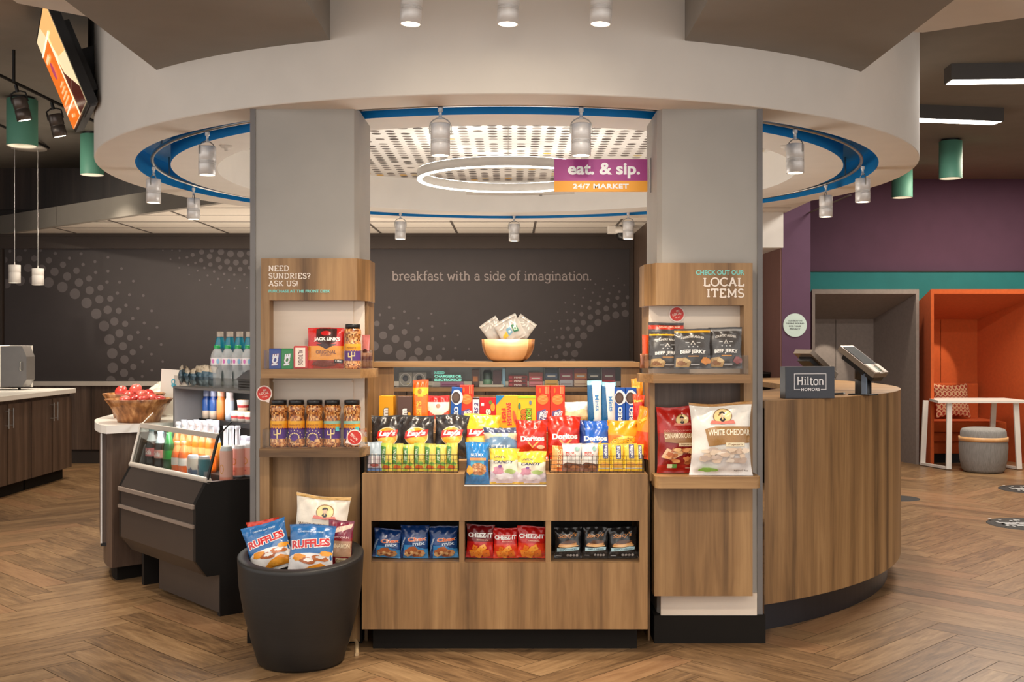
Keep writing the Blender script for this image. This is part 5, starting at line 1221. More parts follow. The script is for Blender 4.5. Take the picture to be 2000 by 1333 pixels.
for i, (x0, x1) in enumerate(((1168, 1194), (1193, 1219), (1218, 1245), (1240, 1258))):
    l, w, h = span(x0, x1, 867 + i % 2 * 2, yb + .004 * i, zb1 + .003); bag('biscuit_bar', f'yellow wrapped breakfast biscuit bar, {ORD[i]} one counted from the white packs', 'snack bar', l, w, h, .02, lambda u, v: C(238, 194, 44), bel_dec, seed=66 + i, group='yellow biscuit bars in the basket', nu=12, nv=22, wr=.5)

# ---- dropped tray in the middle: nut pouch and two candy bags
zt0 = nz + .0005; yn = 5.055
l, w, h = span(908, 957, 865, yn, zt0)
def nut_dec(D, w, h):
    D.ell(.05 * w, .36 * h, .30 * w, .15 * h, C(196, 128, 74), j=.1, seed=1)
    rr = random.Random(9)
    for i in range(26):
        a = rr.uniform(0, 6.28); q = rr.random() ** .5; D.ell(.05 * w + .27 * w * q * cos(a), .36 * h + .13 * h * q * sin(a), .055 * w, .026 * h, rr.choice([C(226, 164, 104), C(206, 138, 80), C(238, 186, 130)]), rot=a)
    D.rect(-.3 * w, .57 * h, .34 * w, .63 * h, C(232, 150, 84)); D.text('NUT MIX', .0, .70 * h, w=.5 * w, h=.07 * h, col=WHT, bold=.02); D.ell(-.3 * w, .34 * h, .12 * w, .11 * h, C(238, 174, 50), j=.2)
bag('nut_pouch', 'bright blue nut pouch standing in the dropped tray', 'nut pouch', l, w, h, .045, lambda u, v: C(40, 128, 196) if v < .2 or v > .6 else C(30, 108, 180) if abs(u - .5) > .3 else C(80, 176, 214), nut_dec, seed=71, lean=.08, flare=.14)
def mald_dec(D, w, h):
    D.text('UNREAL', -.14 * w, .76 * h, w=.38 * w, h=.06 * h, col=C(54, 52, 84), shear=.2, bold=.01); D.text('CANDY', -.02 * w, .62 * h, w=.66 * w, h=.085 * h, col=C(58, 56, 96), shear=.25, bold=.03)
    D.ell(-.2 * w, .38 * h, .17 * w, .12 * h, C(206, 140, 160), j=.2, seed=1); D.ell(.18 * w, .36 * h, .17 * w, .07 * h, C(176, 200, 120), j=.15, seed=2); D.ell(.0, .22 * h, .3 * w, .09 * h, C(238, 232, 236), j=.2, seed=3); D.ell(-.14 * w, .5 * h, .06 * w, .04 * h, C(130, 80, 150))
for i, (x0, x1, yt) in enumerate(((955, 1015, 877), (1009, 1068, 883))):
    l, w, h = span(x0, x1, yt, yn + .004 * (1 - i), zt0); bag('candy_bag', ('yellow and white candy bag next to the blue nut pouch', 'yellow and white candy bag at the tray end away from the nut pouch')[i], 'candy bag', l, w, h, .04, bands((.075, C(228, 184, 44)), (.36, C(228, 214, 224)), (.68, C(238, 230, 206)), (1, C(240, 204, 60)), wob=.05, fr=.5), mald_dec, seed=74 + i, group='yellow candy bags in the tray', lean=.09)

# ---- second step: chip bags
y2 = 5.20; z2 = Z2 + .0005
def lays(col, seed):
    def f(D, w, h):
        D.ell(.02 * w, .50 * h, .31 * w, .225 * h, C(244, 214, 170)); D.ell(.02 * w, .50 * h, .29 * w, .205 * h, C(240, 158, 34)); D.ell(.02 * w, .41 * h, .24 * w, .09 * h, C(250, 190, 60))
        D.poly([(-.30 * w, .45 * h), (.30 * w, .52 * h), (.34 * w, .66 * h), (-.26 * w, .62 * h)], C(206, 36, 28)); D.text("Lay's", .02 * w, .56 * h, w=.50 * w, h=.15 * h, col=WHT, shear=.25, rot=.06, bold=.05)
    return f
for i, (x0, x1) in enumerate(((722, 787), (776, 850), (845, 913))):
    l, w, h = span(x0, x1, 813, y2 + .01 * i, z2); bag('potato_chip_bag', ('black potato chip bag at the outer end of the second step', 'black potato chip bag between the two other black ones', 'black potato chip bag touching the yellow chip bag')[i], 'chip bag', l, w, h, .06, lambda u, v: C(46, 42, 42), lays(BLK, i), roll=(.02, -.02, .05)[i], seed=80 + i, group='black potato chip bags', lean=.16, wr=1.5, back=BLK)
l, w, h = span(903, 976, 811, y2 + .03, z2)
def lays2(D, w, h):
    D.poly([(-.42 * w, .45 * h), (.2 * w, .52 * h), (.24 * w, .66 * h), (-.40 * w, .64 * h)], C(206, 36, 28)); D.text("Lay's", -.09 * w, .57 * h, w=.52 * w, h=.16 * h, col=WHT, shear=.25, rot=.05, bold=.05); D.ell(-.1 * w, .38 * h, .24 * w, .07 * h, C(250, 214, 110))
bag('potato_chip_bag', 'yellow potato chip bag between the black ones and the kettle chips', 'chip bag', l, w, h, .06, lambda u, v: C(240, 184, 44), lays2, roll=.03, seed=86, lean=.16, wr=1.2)
l, w, h = span(944, 1012, 836, y2 - .015, z2)
bag('kettle_chip_bag', 'slate blue and cream kettle chip bag behind the candy bags', 'chip bag', l, w * 1.02, h, .06, lambda u, v: C(60, 70, 100) if v > .82 else (C(214, 186, 156) if v > .60 + .12 * sin(3.2 * u) else C(104, 136, 168)), lambda D, w, h: D.text('KETTLE', -.06 * w, .38 * h, w=.66 * w, h=.11 * h, col=C(214, 220, 226), bold=.02), seed=87, lean=.2, wr=1.4)
def dor(c2):
    def f(D, w, h):
        D.text('Doritos', .03 * w, .52 * h, w=.72 * w, h=.135 * h, col=WHT, bold=.045, rot=.03); D.poly([(-.14 * w, .43 * h), (.03 * w, .27 * h), (.24 * w, .44 * h), (.17 * w, .44 * h), (.03 * w, .325 * h), (-.08 * w, .435 * h)], C(246, 170, 90)); D.ell(.28 * w, .30 * h, .12 * w, .05 * h, c2)
        D.poly([(-.3 * w, .06 * h), (.0, .25 * h), (.26 * w, .05 * h)], C(238, 130, 40))
    return f
for i, (x0, x1, yt) in enumerate(((1006, 1070, 821), (1067, 1135, 814))):
    l, w, h = span(x0, x1, yt, y2 - .01 + .02 * i, z2); bag('tortilla_chip_bag', ('red tortilla chip bag beside the kettle chips', 'red tortilla chip bag beside the blue tortilla chip bag')[i], 'chip bag', l, w, h, .06, lambda u, v: C(202, 40, 22) if v > .25 else C(216, 60, 24), dor(C(246, 200, 160)), seed=90 + i, group='red tortilla chip bags', lean=.14, wr=1.5)
l, w, h = span(1130, 1192, 822, y2 + .02, z2)
bag('tortilla_chip_bag', 'blue tortilla chip bag between red and orange bags', 'chip bag', l, w, h, .06, lambda u, v: C(34, 92, 184) if u > .2 else C(20, 52, 120), dor(C(120, 180, 230)), seed=93, lean=.16, wr=1.4)
def chee(D, w, h): D.ell(.0, .45 * h, .4 * w, .12 * h, C(250, 214, 90), rot=.2); D.text('Cheetos', .0, .46 * h, w=.72 * w, h=.15 * h, col=C(252, 190, 40), bold=.05, rot=.16, shear=.2, out=C(90, 60, 20), ow=.04); D.ell(.1 * w, .16 * h, .3 * w, .09 * h, C(240, 170, 30), j=.3)
l, w, h = span(1184, 1248, 823, y2 + .015, z2)
bag('cheese_puff_bag', 'orange and yellow cheese puff bag beside the blue tortilla chips', 'chip bag', l, w, h, .06, lambda u, v: C(244, 156, 36) if v > .6 else C(238, 128, 26), chee, roll=.03, seed=94, lean=.15, wr=1.3)
l, w, h = span(1239, 1269, 797, y2 - .01, z2)
bag('cheese_puff_bag', 'tall orange cheese puff bag turned sideways at the pillar end of the step', 'chip bag', l, w * 1.35, h, .05, lambda u, v: C(244, 142, 26) if v > .52 else C(228, 78, 26), lambda D, w, h: D.text('Cheetos', .0, .76 * h, w=.5 * w, h=.08 * h, col=C(252, 214, 90), rot=.6, bold=.03), yaw=-.85, roll=.06, seed=95, lean=.06, wr=1.2)

# ---- third step: candy cartons, cookies and pouches
y3 = 5.33; z3 = Z3 + .0005
def box3(name, label, cat, x0, x1, yt, col, dec=None, d=.04, yy=0, **k):
    l, w, h = span(x0, x1, yt, y3 + yy, z3); return carton(name, label, cat, l, w, h, d, col, dec, **k)
def mm(D, w, h): D.text('m&m', -.06 * w, .36 * h, w=.6 * h, h=.42 * w, col=C(240, 236, 232), rot=-PI / 2 + PI, bold=.06, out=C(70, 40, 26), ow=.05); D.ell(.3 * w, .5 * h, .1 * w, .06 * h, C(226, 170, 60))
box3('candy_carton', 'golden yellow candy carton at the outer end of the third step', 'candy carton', 740, 768, 774, C(238, 168, 30), mm, yaw=-.16, d=.05, side=C(222, 142, 24), top=C(244, 186, 70))
box3('candy_carton', 'brown candy carton beside the golden yellow one', 'candy carton', 776, 805, 775, C(88, 60, 50), mm, yaw=.04, d=.045, top=C(140, 110, 100))
l, w, h = span(806, 837, 743, y3, z3)
bag('peanut_butter_pouch', 'tall bright orange candy pouch beside the brown carton', 'candy pouch', l, w, h, .03, lambda u, v: C(232, 92, 24) if v > .86 else (C(250, 190, 34) if v > .66 + .16 * abs(u - .5) else C(242, 116, 24)), lambda D, w, h: (D.ell(-.05 * w, .78 * h, .13 * w, .05 * h, C(180, 120, 20)), D.text("REESE'S", -.1 * w, .34 * h, w=.5 * h, h=.32 * w, col=C(250, 196, 60), rot=PI / 2, bold=.04)), seed=101, lean=.03, flare=.04, wr=.6, nu=16)
l, w, h = span(834, 878, 774, y3, z3)
bag('chocolate_pouch', 'red and cream chocolate pouch beside the tall orange pouch', 'candy pouch', l, w, h, .03, lambda u, v: C(216, 24, 20) if v > .82 else (C(246, 228, 204) if v > .62 - .22 * (1 - abs(2 * u - 1)) else (C(226, 74, 44) if v > .34 else C(240, 206, 180))), lambda D, w, h: D.ell(.0, .72 * h, .1 * w, .06 * h, C(170, 120, 90)), seed=102, lean=.04, flare=.03, wr=.5)
def oreo(D, w, h): D.ell(.02 * w, .78 * h, .52 * w, .17 * h, C(236, 238, 244), j=.1); D.ell(-.06 * w, .77 * h, .40 * w, .13 * h, C(74, 56, 50)); D.ell(-.06 * w, .77 * h, .28 * w, .09 * h, C(98, 78, 66)); D.text('OREO', .02 * w, .34 * h, w=.46 * h, h=.40 * w, col=WHT, rot=PI / 2, bold=.05, out=C(20, 60, 140), ow=.03); D.ell(.1 * w, .1 * h, .2 * w, .05 * h, WHT); D.ell(.1 * w, .1 * h, .12 * w, .03 * h, C(60, 40, 40))
box3('cookie_carton', 'blue sandwich cookie carton leaning beside the first orange red cracker carton', 'cookie carton', 878, 899, 757, C(22, 84, 166), oreo, roll=.05)
def ritz(D, w, h):
    D.ell(.0, .70 * h, .38 * w, .11 * h, C(226, 128, 50)); 
    for k in range(4): D.poly([(-.3 * w, (.66 + .03 * k) * h), (.28 * w, (.69 + .03 * k) * h), (.28 * w, (.70 + .03 * k) * h), (-.3 * w, (.67 + .03 * k) * h)], C(246, 182, 100))
    D.poly([(-.42 * w, .02 * h), (.34 * w, .02 * h), (.2 * w, .5 * h), (-.4 * w, .44 * h)], C(104, 88, 140)); D.text('NUTTER', -.16 * w, .26 * h, w=.4 * h, h=.26 * w, col=WHT, rot=PI / 2 - .2, bold=.05); D.text('BITES', .1 * w, .28 * h, w=.38 * h, h=.24 * w, col=C(236, 226, 230), rot=PI / 2 - .25, bold=.05); D.rect(.18 * w, .82 * h, .26 * w, .98 * h, C(248, 150, 100)); D.rect(.32 * w, .82 * h, .40 * w, .98 * h, C(250, 130, 80)); D.ell(-.2 * w, .9 * h, .06 * w, .06 * h, C(250, 110, 30))
box3('cracker_carton', 'single orange red cracker carton among the candy in the middle of the step', 'cracker carton', 898, 925, 753, C(226, 50, 22), ritz, yy=.008)
box3('candy_bar_carton', 'narrow white and purple candy bar pack beside the single cracker carton', 'candy carton', 923, 936, 777, C(232, 228, 236), lambda D, w, h: (D.text('MARS 2', .05 * w, .55 * h, w=.6 * h, h=.6 * w, col=C(70, 50, 120), rot=PI / 2, bold=.03, shear=.2), D.rect(-.5 * w, .95 * h, .5 * w, h, C(60, 40, 36))))
box3('candy_carton', 'red fruit candy carton before the yellow fish candy carton', 'candy carton', 937, 969, 777, C(198, 16, 24), lambda D, w, h: (D.text('Sour', .02 * w, .36 * h, w=.6 * h, h=.30 * w, col=C(240, 236, 214), rot=-PI / 2, bold=.06, out=C(40, 90, 40), ow=.03), D.ell(.3 * w, .72 * h, .14 * w, .12 * h, C(244, 150, 40)), D.ell(.16 * w, .86 * h, .1 * w, .06 * h, C(110, 130, 50)), D.rect(-.4 * w, .76 * h, -.24 * w, .84 * h, WHT)))
def fish(D, w, h): D.poly([(-.5 * w, h), (-.5 * w, .74 * h), (-.1 * w, h)], C(20, 124, 180)); D.text('SWEDISH', .10 * w, .50 * h, w=.62 * h, h=.22 * w, col=C(214, 44, 34), rot=-PI / 2 + .06, bold=.04, out=C(252, 230, 150), ow=.02); D.text('FISH', -.14 * w, .46 * h, w=.38 * h, h=.20 * w, col=C(214, 44, 34), rot=-PI / 2 + .06, bold=.04); D.ell(.36 * w, .40 * h, .08 * w, .2 * h, C(230, 96, 50), rot=.2); D.poly([(-.5 * w, 0), (.5 * w, 0), (.5 * w, .12 * h), (0, .07 * h), (-.5 * w, .16 * h)], C(0, 140, 160))
box3('candy_carton', 'yellow fish candy carton with a blue corner', 'candy carton', 969, 1011, 773, C(246, 176, 30), fish, yy=-.005, yaw=.03, top=C(250, 200, 90))
def patch(D, w, h): D.rect(-.5 * w, .94 * h, .5 * w, h, C(160, 200, 40)); D.text('SOUR', -.16 * w, .44 * h, w=.42 * h, h=.26 * w, col=C(236, 120, 30), rot=PI / 2, bold=.06, out=C(40, 30, 20), ow=.06); D.text('PATCH', .12 * w, .42 * h, w=.46 * h, h=.26 * w, col=C(140, 190, 40), rot=PI / 2, bold=.06, out=C(40, 40, 20), ow=.06); D.ell(.2 * w, .82 * h, .07 * w, .06 * h, C(110, 130, 150)); D.ell(-.38 * w, .72 * h, .07 * w, .09 * h, C(70, 120, 90))
box3('candy_carton', 'lime and yellow sour candy carton beside the fish candy', 'candy carton', 1010, 1047, 774, C(236, 190, 30), patch)
for i, (x0, x1) in enumerate(((1046, 1074.5), (1074.5, 1103.5))):
    box3('cracker_carton', ('orange red cracker carton of the joined pair, touching the sour candy', 'orange red cracker carton of the joined pair, touching the tan tray')[i], 'cracker carton', x0 + .3, x1 - .3, 754, C(228, 52, 22), ritz, group='pair of orange red cracker cartons', top=C(246, 130, 90))
t = None
l, w, h = span(1103, 1149, 786, y3, z3)
bag('cake_tray', 'clear topped tan cake pack lying between the cracker cartons and the white pouches', 'cake pack', l, w, h, .05, bands((.5, C(206, 166, 108)), (.72, C(226, 196, 150)), (1, C(240, 226, 206)), wob=.04), lambda D, w, h: (D.rect(-.3 * w, .18 * h, -.2 * w, .42 * h, C(150, 120, 66)), D.rect(.0, .2 * h, .1 * w, .44 * h, C(150, 130, 76)), D.rect(.26 * w, .18 * h, .34 * w, .42 * h, C(170, 120, 60))), seed=111, lean=.05, flare=.02)
def ice(D, w, h): D.poly([(-.2 * w, .98 * h), (.42 * w, .98 * h), (.46 * w, .02 * h), (.02 * w, .02 * h)], C(236, 234, 228)); D.text('Mints', .16 * w, .56 * h, w=.3 * h, h=.26 * w, col=C(60, 130, 190), rot=-PI / 2 + .08, bold=.02); D.rect(-.1 * w, .08 * h, .3 * w, .24 * h, C(214, 224, 230)); D.ell(.1 * w, .16 * h, .12 * w, .05 * h, C(100, 150, 170))
for i, (x0, x1, yt) in enumerate(((1147, 1176, 744), (1173, 1203, 747))):
    l, w, h = span(x0, x1, yt, y3 + .004 * i, z3); bag('mint_pouch', ('tall blue and white pouch beside the tan cake pack', 'tall blue and white pouch beside the pair of blue cookie cartons')[i], 'candy pouch', l, w, h, .025, lambda u, v: C(150, 206, 226) if v > .9 else C(18, 92, 142), ice, seed=112 + i, group='tall blue and white pouches', lean=.03, flare=.03, wr=.5, nu=16)
for i, (x0, x1) in enumerate(((1200, 1221.5), (1221.5, 1243.5))):
    box3('cookie_carton', ('blue sandwich cookie carton touching the tall white pouches', 'blue sandwich cookie carton touching the hanging orange pouches')[i], 'cookie carton', x0 + .3, x1 - .3, 758, C(20, 82, 176), oreo, group='pair of blue cookie cartons')
for i, (x0, x1, yt, c1, c2) in enumerate(((1234, 1254, 740, C(240, 120, 20), C(236, 150, 40)), (1237, 1257, 772, C(206, 32, 18), C(224, 70, 30)))):
    l, w, h = span(x0, x1, yt, y3 + .03 - .05 * i, z3); bag('candy_pouch', ('orange candy pouch standing tallest at the pillar end of the third step', 'red candy pouch before the tallest orange one at the pillar end')[i], 'candy pouch', l, w * 1.2, h, .03, bands((.4, c2), (.75, c1), (1, c2), wob=.05), lambda D, w, h: D.text("Pieces", .0, .84 * h, w=.7 * w, h=.07 * h, col=C(252, 214, 90), rot=.2, bold=.03), yaw=-.3, seed=116 + i, lean=.02, nu=16)

# ---- inside the glazed case
yk = 5.52; zk = ZSH
for i, (x0, x1) in enumerate(((779, 805), (806, 832))):
    l, w, h = span(x0, x1, 728, yk, zk)
    def ear(D, w, h): D.ell(0, .58 * h, .22 * w, .22 * h, C(46, 34, 40)); D.ell(0, .58 * h, .12 * w, .12 * h, C(74, 60, 66)); D.ring(0, .5 * h, .44 * w, .46 * h, .05 * w, C(226, 214, 204)); D.ell(.2 * w, .2 * h, .1 * w, .05 * h, C(200, 170, 110))
    carton('earphone_pack', ('square beige earphone pack nearest the case end post, behind the glass', 'square beige earphone pack behind the tall orange pouch')[i], 'earphone pack', l, w, h, .03, C(172, 158, 146), ear, group='earphone packs in the glass case')
def cpack(label, x0, x1, yt, col, dec=None, cat='boxed item', name='boxed_sundry', d=.05):
    l, w, h = span(x0, x1, yt, yk, zk); return carton(name, label, cat, l, w, h, d, col, dec)
cpack('pink and white packet lying under the turquoise lettering of the glass case', 845, 905, 746, C(196, 120, 160), lambda D, w, h: (D.rect(-.5 * w, 0, -.25 * w, h, C(226, 206, 196)), D.rect(-.2 * w, .3 * h, .3 * w, .5 * h, C(170, 70, 120))))
cpack('amber bottle box in the dim part of the glass case', 921, 936, 722, C(96, 54, 34), lambda D, w, h: D.rect(-.3 * w, .3 * h, .3 * w, .6 * h, C(190, 110, 40)))
b = MB(M_PLAST); b.lathe([(.001, 0), (.022, 0), (.023, .01), (.023, .035), (.023, .07), (.02, .075), (.018, .082), (.001, .082)], 20, cols=[C(40, 60, 44), C(70, 110, 70), C(120, 160, 120), C(52, 66, 50), C(34, 36, 30), C(30, 28, 26), C(30, 28, 26)]); tag(b.build('remedy_jar', loc=(PX(952, yk), yk + .03, zk)), 'small dark green jar in the middle of the glass case', 'jar')
cpack('dark maroon box between the green jar and the pale blue bottle', 963, 979, 724, C(84, 40, 40)); 
b = MB(M_PLAST); b.box(-.008, 0, 0, .008, .012, .092, C(128, 170, 196), bev=.003); tag(b.build('blue_stick', loc=(PX(984, yk), yk, zk)), 'slim pale blue stick pack standing in the glass case', 'stick pack')
b = MB(M_CARD); b.box(-.06, -.01, 0, .06, .02, .012, C(206, 192, 176), bev=.002); tag(b.build('white_sachet', loc=(PX(960, yk), yk - .035, zk)), 'flat cream sachet lying before the green jar', 'sachet')
for k in range(3):
    l, w, h = span(993, 1030, 741, yk, zk); hh_ = .0178
    carton('razor_pack', ('red flat pack at the bottom of the stack of three in the glass case', 'red flat pack in the middle of the stack of three in the glass case', 'red flat pack on top of the stack of three in the glass case')[k], 'boxed item', (l[0], yk, zk + k * (hh_ + .0006)), w, hh_, .05, C(148, 34, 30), lambda D, w, h: (D.text('PENS', .0, .5 * h, w=.4 * w, h=.5 * h, col=C(236, 210, 200), bold=.03), D.ell(.32 * w, .5 * h, .1 * w, .3 * h, C(90, 40, 40)), D.rect(-.46 * w, .2 * h, -.3 * w, .8 * h, C(196, 60, 66))), group='stack of red packs in the case')
for (x0, x1, yt, c1, c2, c3, lb) in ((1033, 1060, 727, C(150, 66, 52), C(206, 80, 96), C(226, 130, 140), 'brown and pink box in the glass case beside the red stack'), (1064, 1090, 719, C(36, 40, 52), C(70, 84, 110), C(222, 174, 84), 'navy and yellow box in the glass case'), (1093, 1119, 719, C(116, 28, 44), C(150, 50, 66), C(190, 180, 186), 'maroon box with a grey foot behind the second cracker carton'),
        (1121, 1147, 719, C(140, 40, 30), C(206, 120, 50), C(226, 190, 160), 'orange and cream box in the glass case'), (1148, 1173, 719, C(26, 24, 28), C(60, 54, 60), C(206, 200, 198), 'black and white box in the glass case'), (1176, 1202, 719, C(104, 26, 36), C(120, 40, 46), C(200, 60, 76), 'dark red box at the pillar end of the glass case')):
    cpack(lb, x0, x1, yt + 1, c1, lambda D, w, h: (D.rect(-.48 * w, .02 * h, .48 * w, .36 * h, c3), D.rect(-.44 * w, .46 * h, .44 * w, .72 * h, c2), D.rect(-.3 * w, .54 * h, .3 * w, .62 * h, C(226, 214, 200)), D.rect(-.4 * w, .12 * h, .4 * w, .18 * h, mixc(c3, c1, .6))))
# ---- bowl of clear pouches on the case
b = MB(M_MAPLE, M_ACACIA); yb_ = 5.53; zb_ = ZL; k_ = yb_ / FPX; R = 52 * k_; H = PZ(663, yb_) - zb_
pr = [(.001, .002), (.5 * R, 0), (.56 * R, 0), (.74 * R, .12 * H), (.90 * R, .36 * H), (.98 * R, .66 * H), (R, H), (R - .005, H), (.96 * R, .66 * H), (.85 * R, .36 * H), (.5 * R, .1 * H), (.001, .08 * H)]
for a0, a1, mi in ((-1.12, .86, 0), (.86, 1.9, 1), (1.9, 4.3, 0), (4.3, 2 * PI - 1.12, 1)): b.lathe(pr, 16, (0, 0, 0), mi=mi, a0=a0, a1=a1)
tag(b.build('wooden_bowl', loc=(PX(992.5, yb_), yb_ + .03, zb_)), 'pale wooden bowl with a dark edge stripe on top of the glass case', 'bowl')
def pouch_dec(kind):
    def f(D, w, h):
        if kind == 2:
            D.poly([(-.14 * w, .3 * h), (.06 * w, .36 * h), (.06 * w, .62 * h), (-.14 * w, .58 * h)], C(128, 176, 200)); D.ell(-.04 * w, .44 * h, .06 * w, .05 * h, C(226, 240, 240)); D.poly([(.10 * w, .34 * h), (.30 * w, .3 * h), (.32 * w, .62 * h), (.12 * w, .64 * h)], C(40, 124, 84)); D.poly([(.14 * w, .38 * h), (.27 * w, .36 * h), (.28 * w, .54 * h), (.15 * w, .56 * h)], C(200, 232, 206)); D.ell(.21 * w, .46 * h, .035 * w, .04 * h, C(30, 90, 60)); D.poly([(-.36 * w, .28 * h), (-.16 * w, .3 * h), (-.16 * w, .5 * h), (-.36 * w, .4 * h)], C(236, 190, 50))
        for i in range(5): D.ell((-.3 + .14 * i) * w, (.68 + .05 * (i % 2)) * h, .09 * w, .03 * h, C(240, 234, 230), rot=.5 * i)
        D.rect(-.46 * w, .90 * h, .46 * w, .93 * h, C(226, 216, 208))
    return f
M_ZIP = attr_mat('clear_zip_film', .15, coat=.8, trans=.5, bump=.3, scale=50)
for i, (px, py, w, h, rl, yy, ln, lb) in enumerate(((964, 646, .10, .115, -.62, .05, .1, 'clear zip pouch leaning out over the dark stripe side of the pale bowl'), (1019, 644, .10, .125, .62, .04, .1, 'clear zip pouch leaning out of the pale bowl towards the local items'), (996, 645, .125, .125, -.50, .01, .1, 'clear zip pouch with yellow, blue and green cards in the pale bowl'))):
    bag('zip_pouch', lb, 'pouch', (PX(px, yb_) - h / 2 * sin(rl), yb_ + yy, PZ(py, yb_) - h / 2 * cos(rl) - abs(sin(rl)) * w * .5), w, h, .02, lambda u, v: C(206, 202, 196), pouch_dec(i), roll=rl, lean=ln, seed=120 + i, group='clear zip pouches in the pale bowl', m=M_ZIP, wr=.8, flare=.02)
# ================================================================ goods on the sundries shelf
ys1 = 5.05; zs1 = PZ(722, ysf) + .0005; zs2 = PZ(877, ysf) + .0005
def shelfspan(x0, x1, yt, y, z): return span(x0, x1, yt, y, z)
def ice_dec(D, w, h): D.text('ICE', .02 * w, .45 * h, w=.62 * h, h=.5 * w, col=C(222, 226, 236), rot=PI / 2 - .12, bold=.06, shear=-.2, out=C(150, 40, 50), ow=.03)
for i, (x0, x1, c1, lb) in enumerate(((525, 549, C(36, 66, 142), 'blue chewing gum pack standing at the end of the upper shelf'), (549, 572, C(22, 124, 64), 'green chewing gum pack beside the mint tin'))):
    l, w, h = span(x0 + .5, x1 - .5, 681, ys1, zs1); carton('gum_pack', lb, 'gum pack', l, w, h, .018, c1, ice_dec, group='chewing gum packs')
l, w, h = span(573, 600, 676, ys1, zs1)
b = MB(M_CARD); b.box(-w / 2, 0, 0, w / 2, .02, h, C(196, 66, 66), bev=.006); D = Dec(b, flat_map(0, -.0006, 0), 0, .0004, .06)
D.rect(-.36 * w, .08 * h, .36 * w, .92 * h, C(240, 226, 212)); D.text('ALTOIDS', .02 * w, .5 * h, w=.66 * h, h=.34 * w, col=C(110, 60, 60), rot=-PI / 2, bold=.02); tag(b.build('mint_tin', loc=l), 'red rimmed mint tin standing between the green gum and the jerky bag', 'mint tin')
def jack(D, w, h):
    D.poly([(-.26 * w, h * .98), (.30 * w, h * .98), (.30 * w, .66 * h), (.02 * w, .56 * h), (-.26 * w, .66 * h)], C(60, 30, 26)); D.rect(-.5 * w, .2 * h, .5 * w, .55 * h, C(222, 146, 40)); D.poly([(-.26 * w, .6 * h), (.30 * w, .6 * h), (.02 * w, .47 * h)], C(60, 30, 26))
    D.text("JACK LINK'S", .04 * w, .71 * h, w=.72 * w, h=.11 * h, col=C(244, 238, 232), bold=.05); D.ell(.0, .86 * h, .14 * w, .06 * h, C(190, 30, 30)); D.text('ORIGINAL', .02 * w, .40 * h, w=.56 * w, h=.085 * h, col=C(110, 50, 20), bold=.02); D.text('BEEF JERKY', .02 * w, .32 * h, w=.3 * w, h=.03 * h, col=C(120, 60, 30))
    D.ell(-.05 * w, .12 * h, .3 * w, .08 * h, C(120, 60, 50), j=.2); D.rect(.24 * w, .13 * h, .48 * w, .22 * h, C(40, 30, 30)); D.text('10g', .36 * w, .175 * h, w=.16 * w, h=.05 * h, col=WHT)
l, w, h = span(601, 672, 641, ys1 + .02, zs1)
bag('jerky_pouch', 'red and orange jerky pouch standing beside the mint tin', 'jerky pouch', l, w, h, .04, lambda u, v: C(196, 34, 28) if v > .5 or u < .16 else C(170, 60, 40), jack, seed=131, lean=.06, flare=.02, wr=.6)
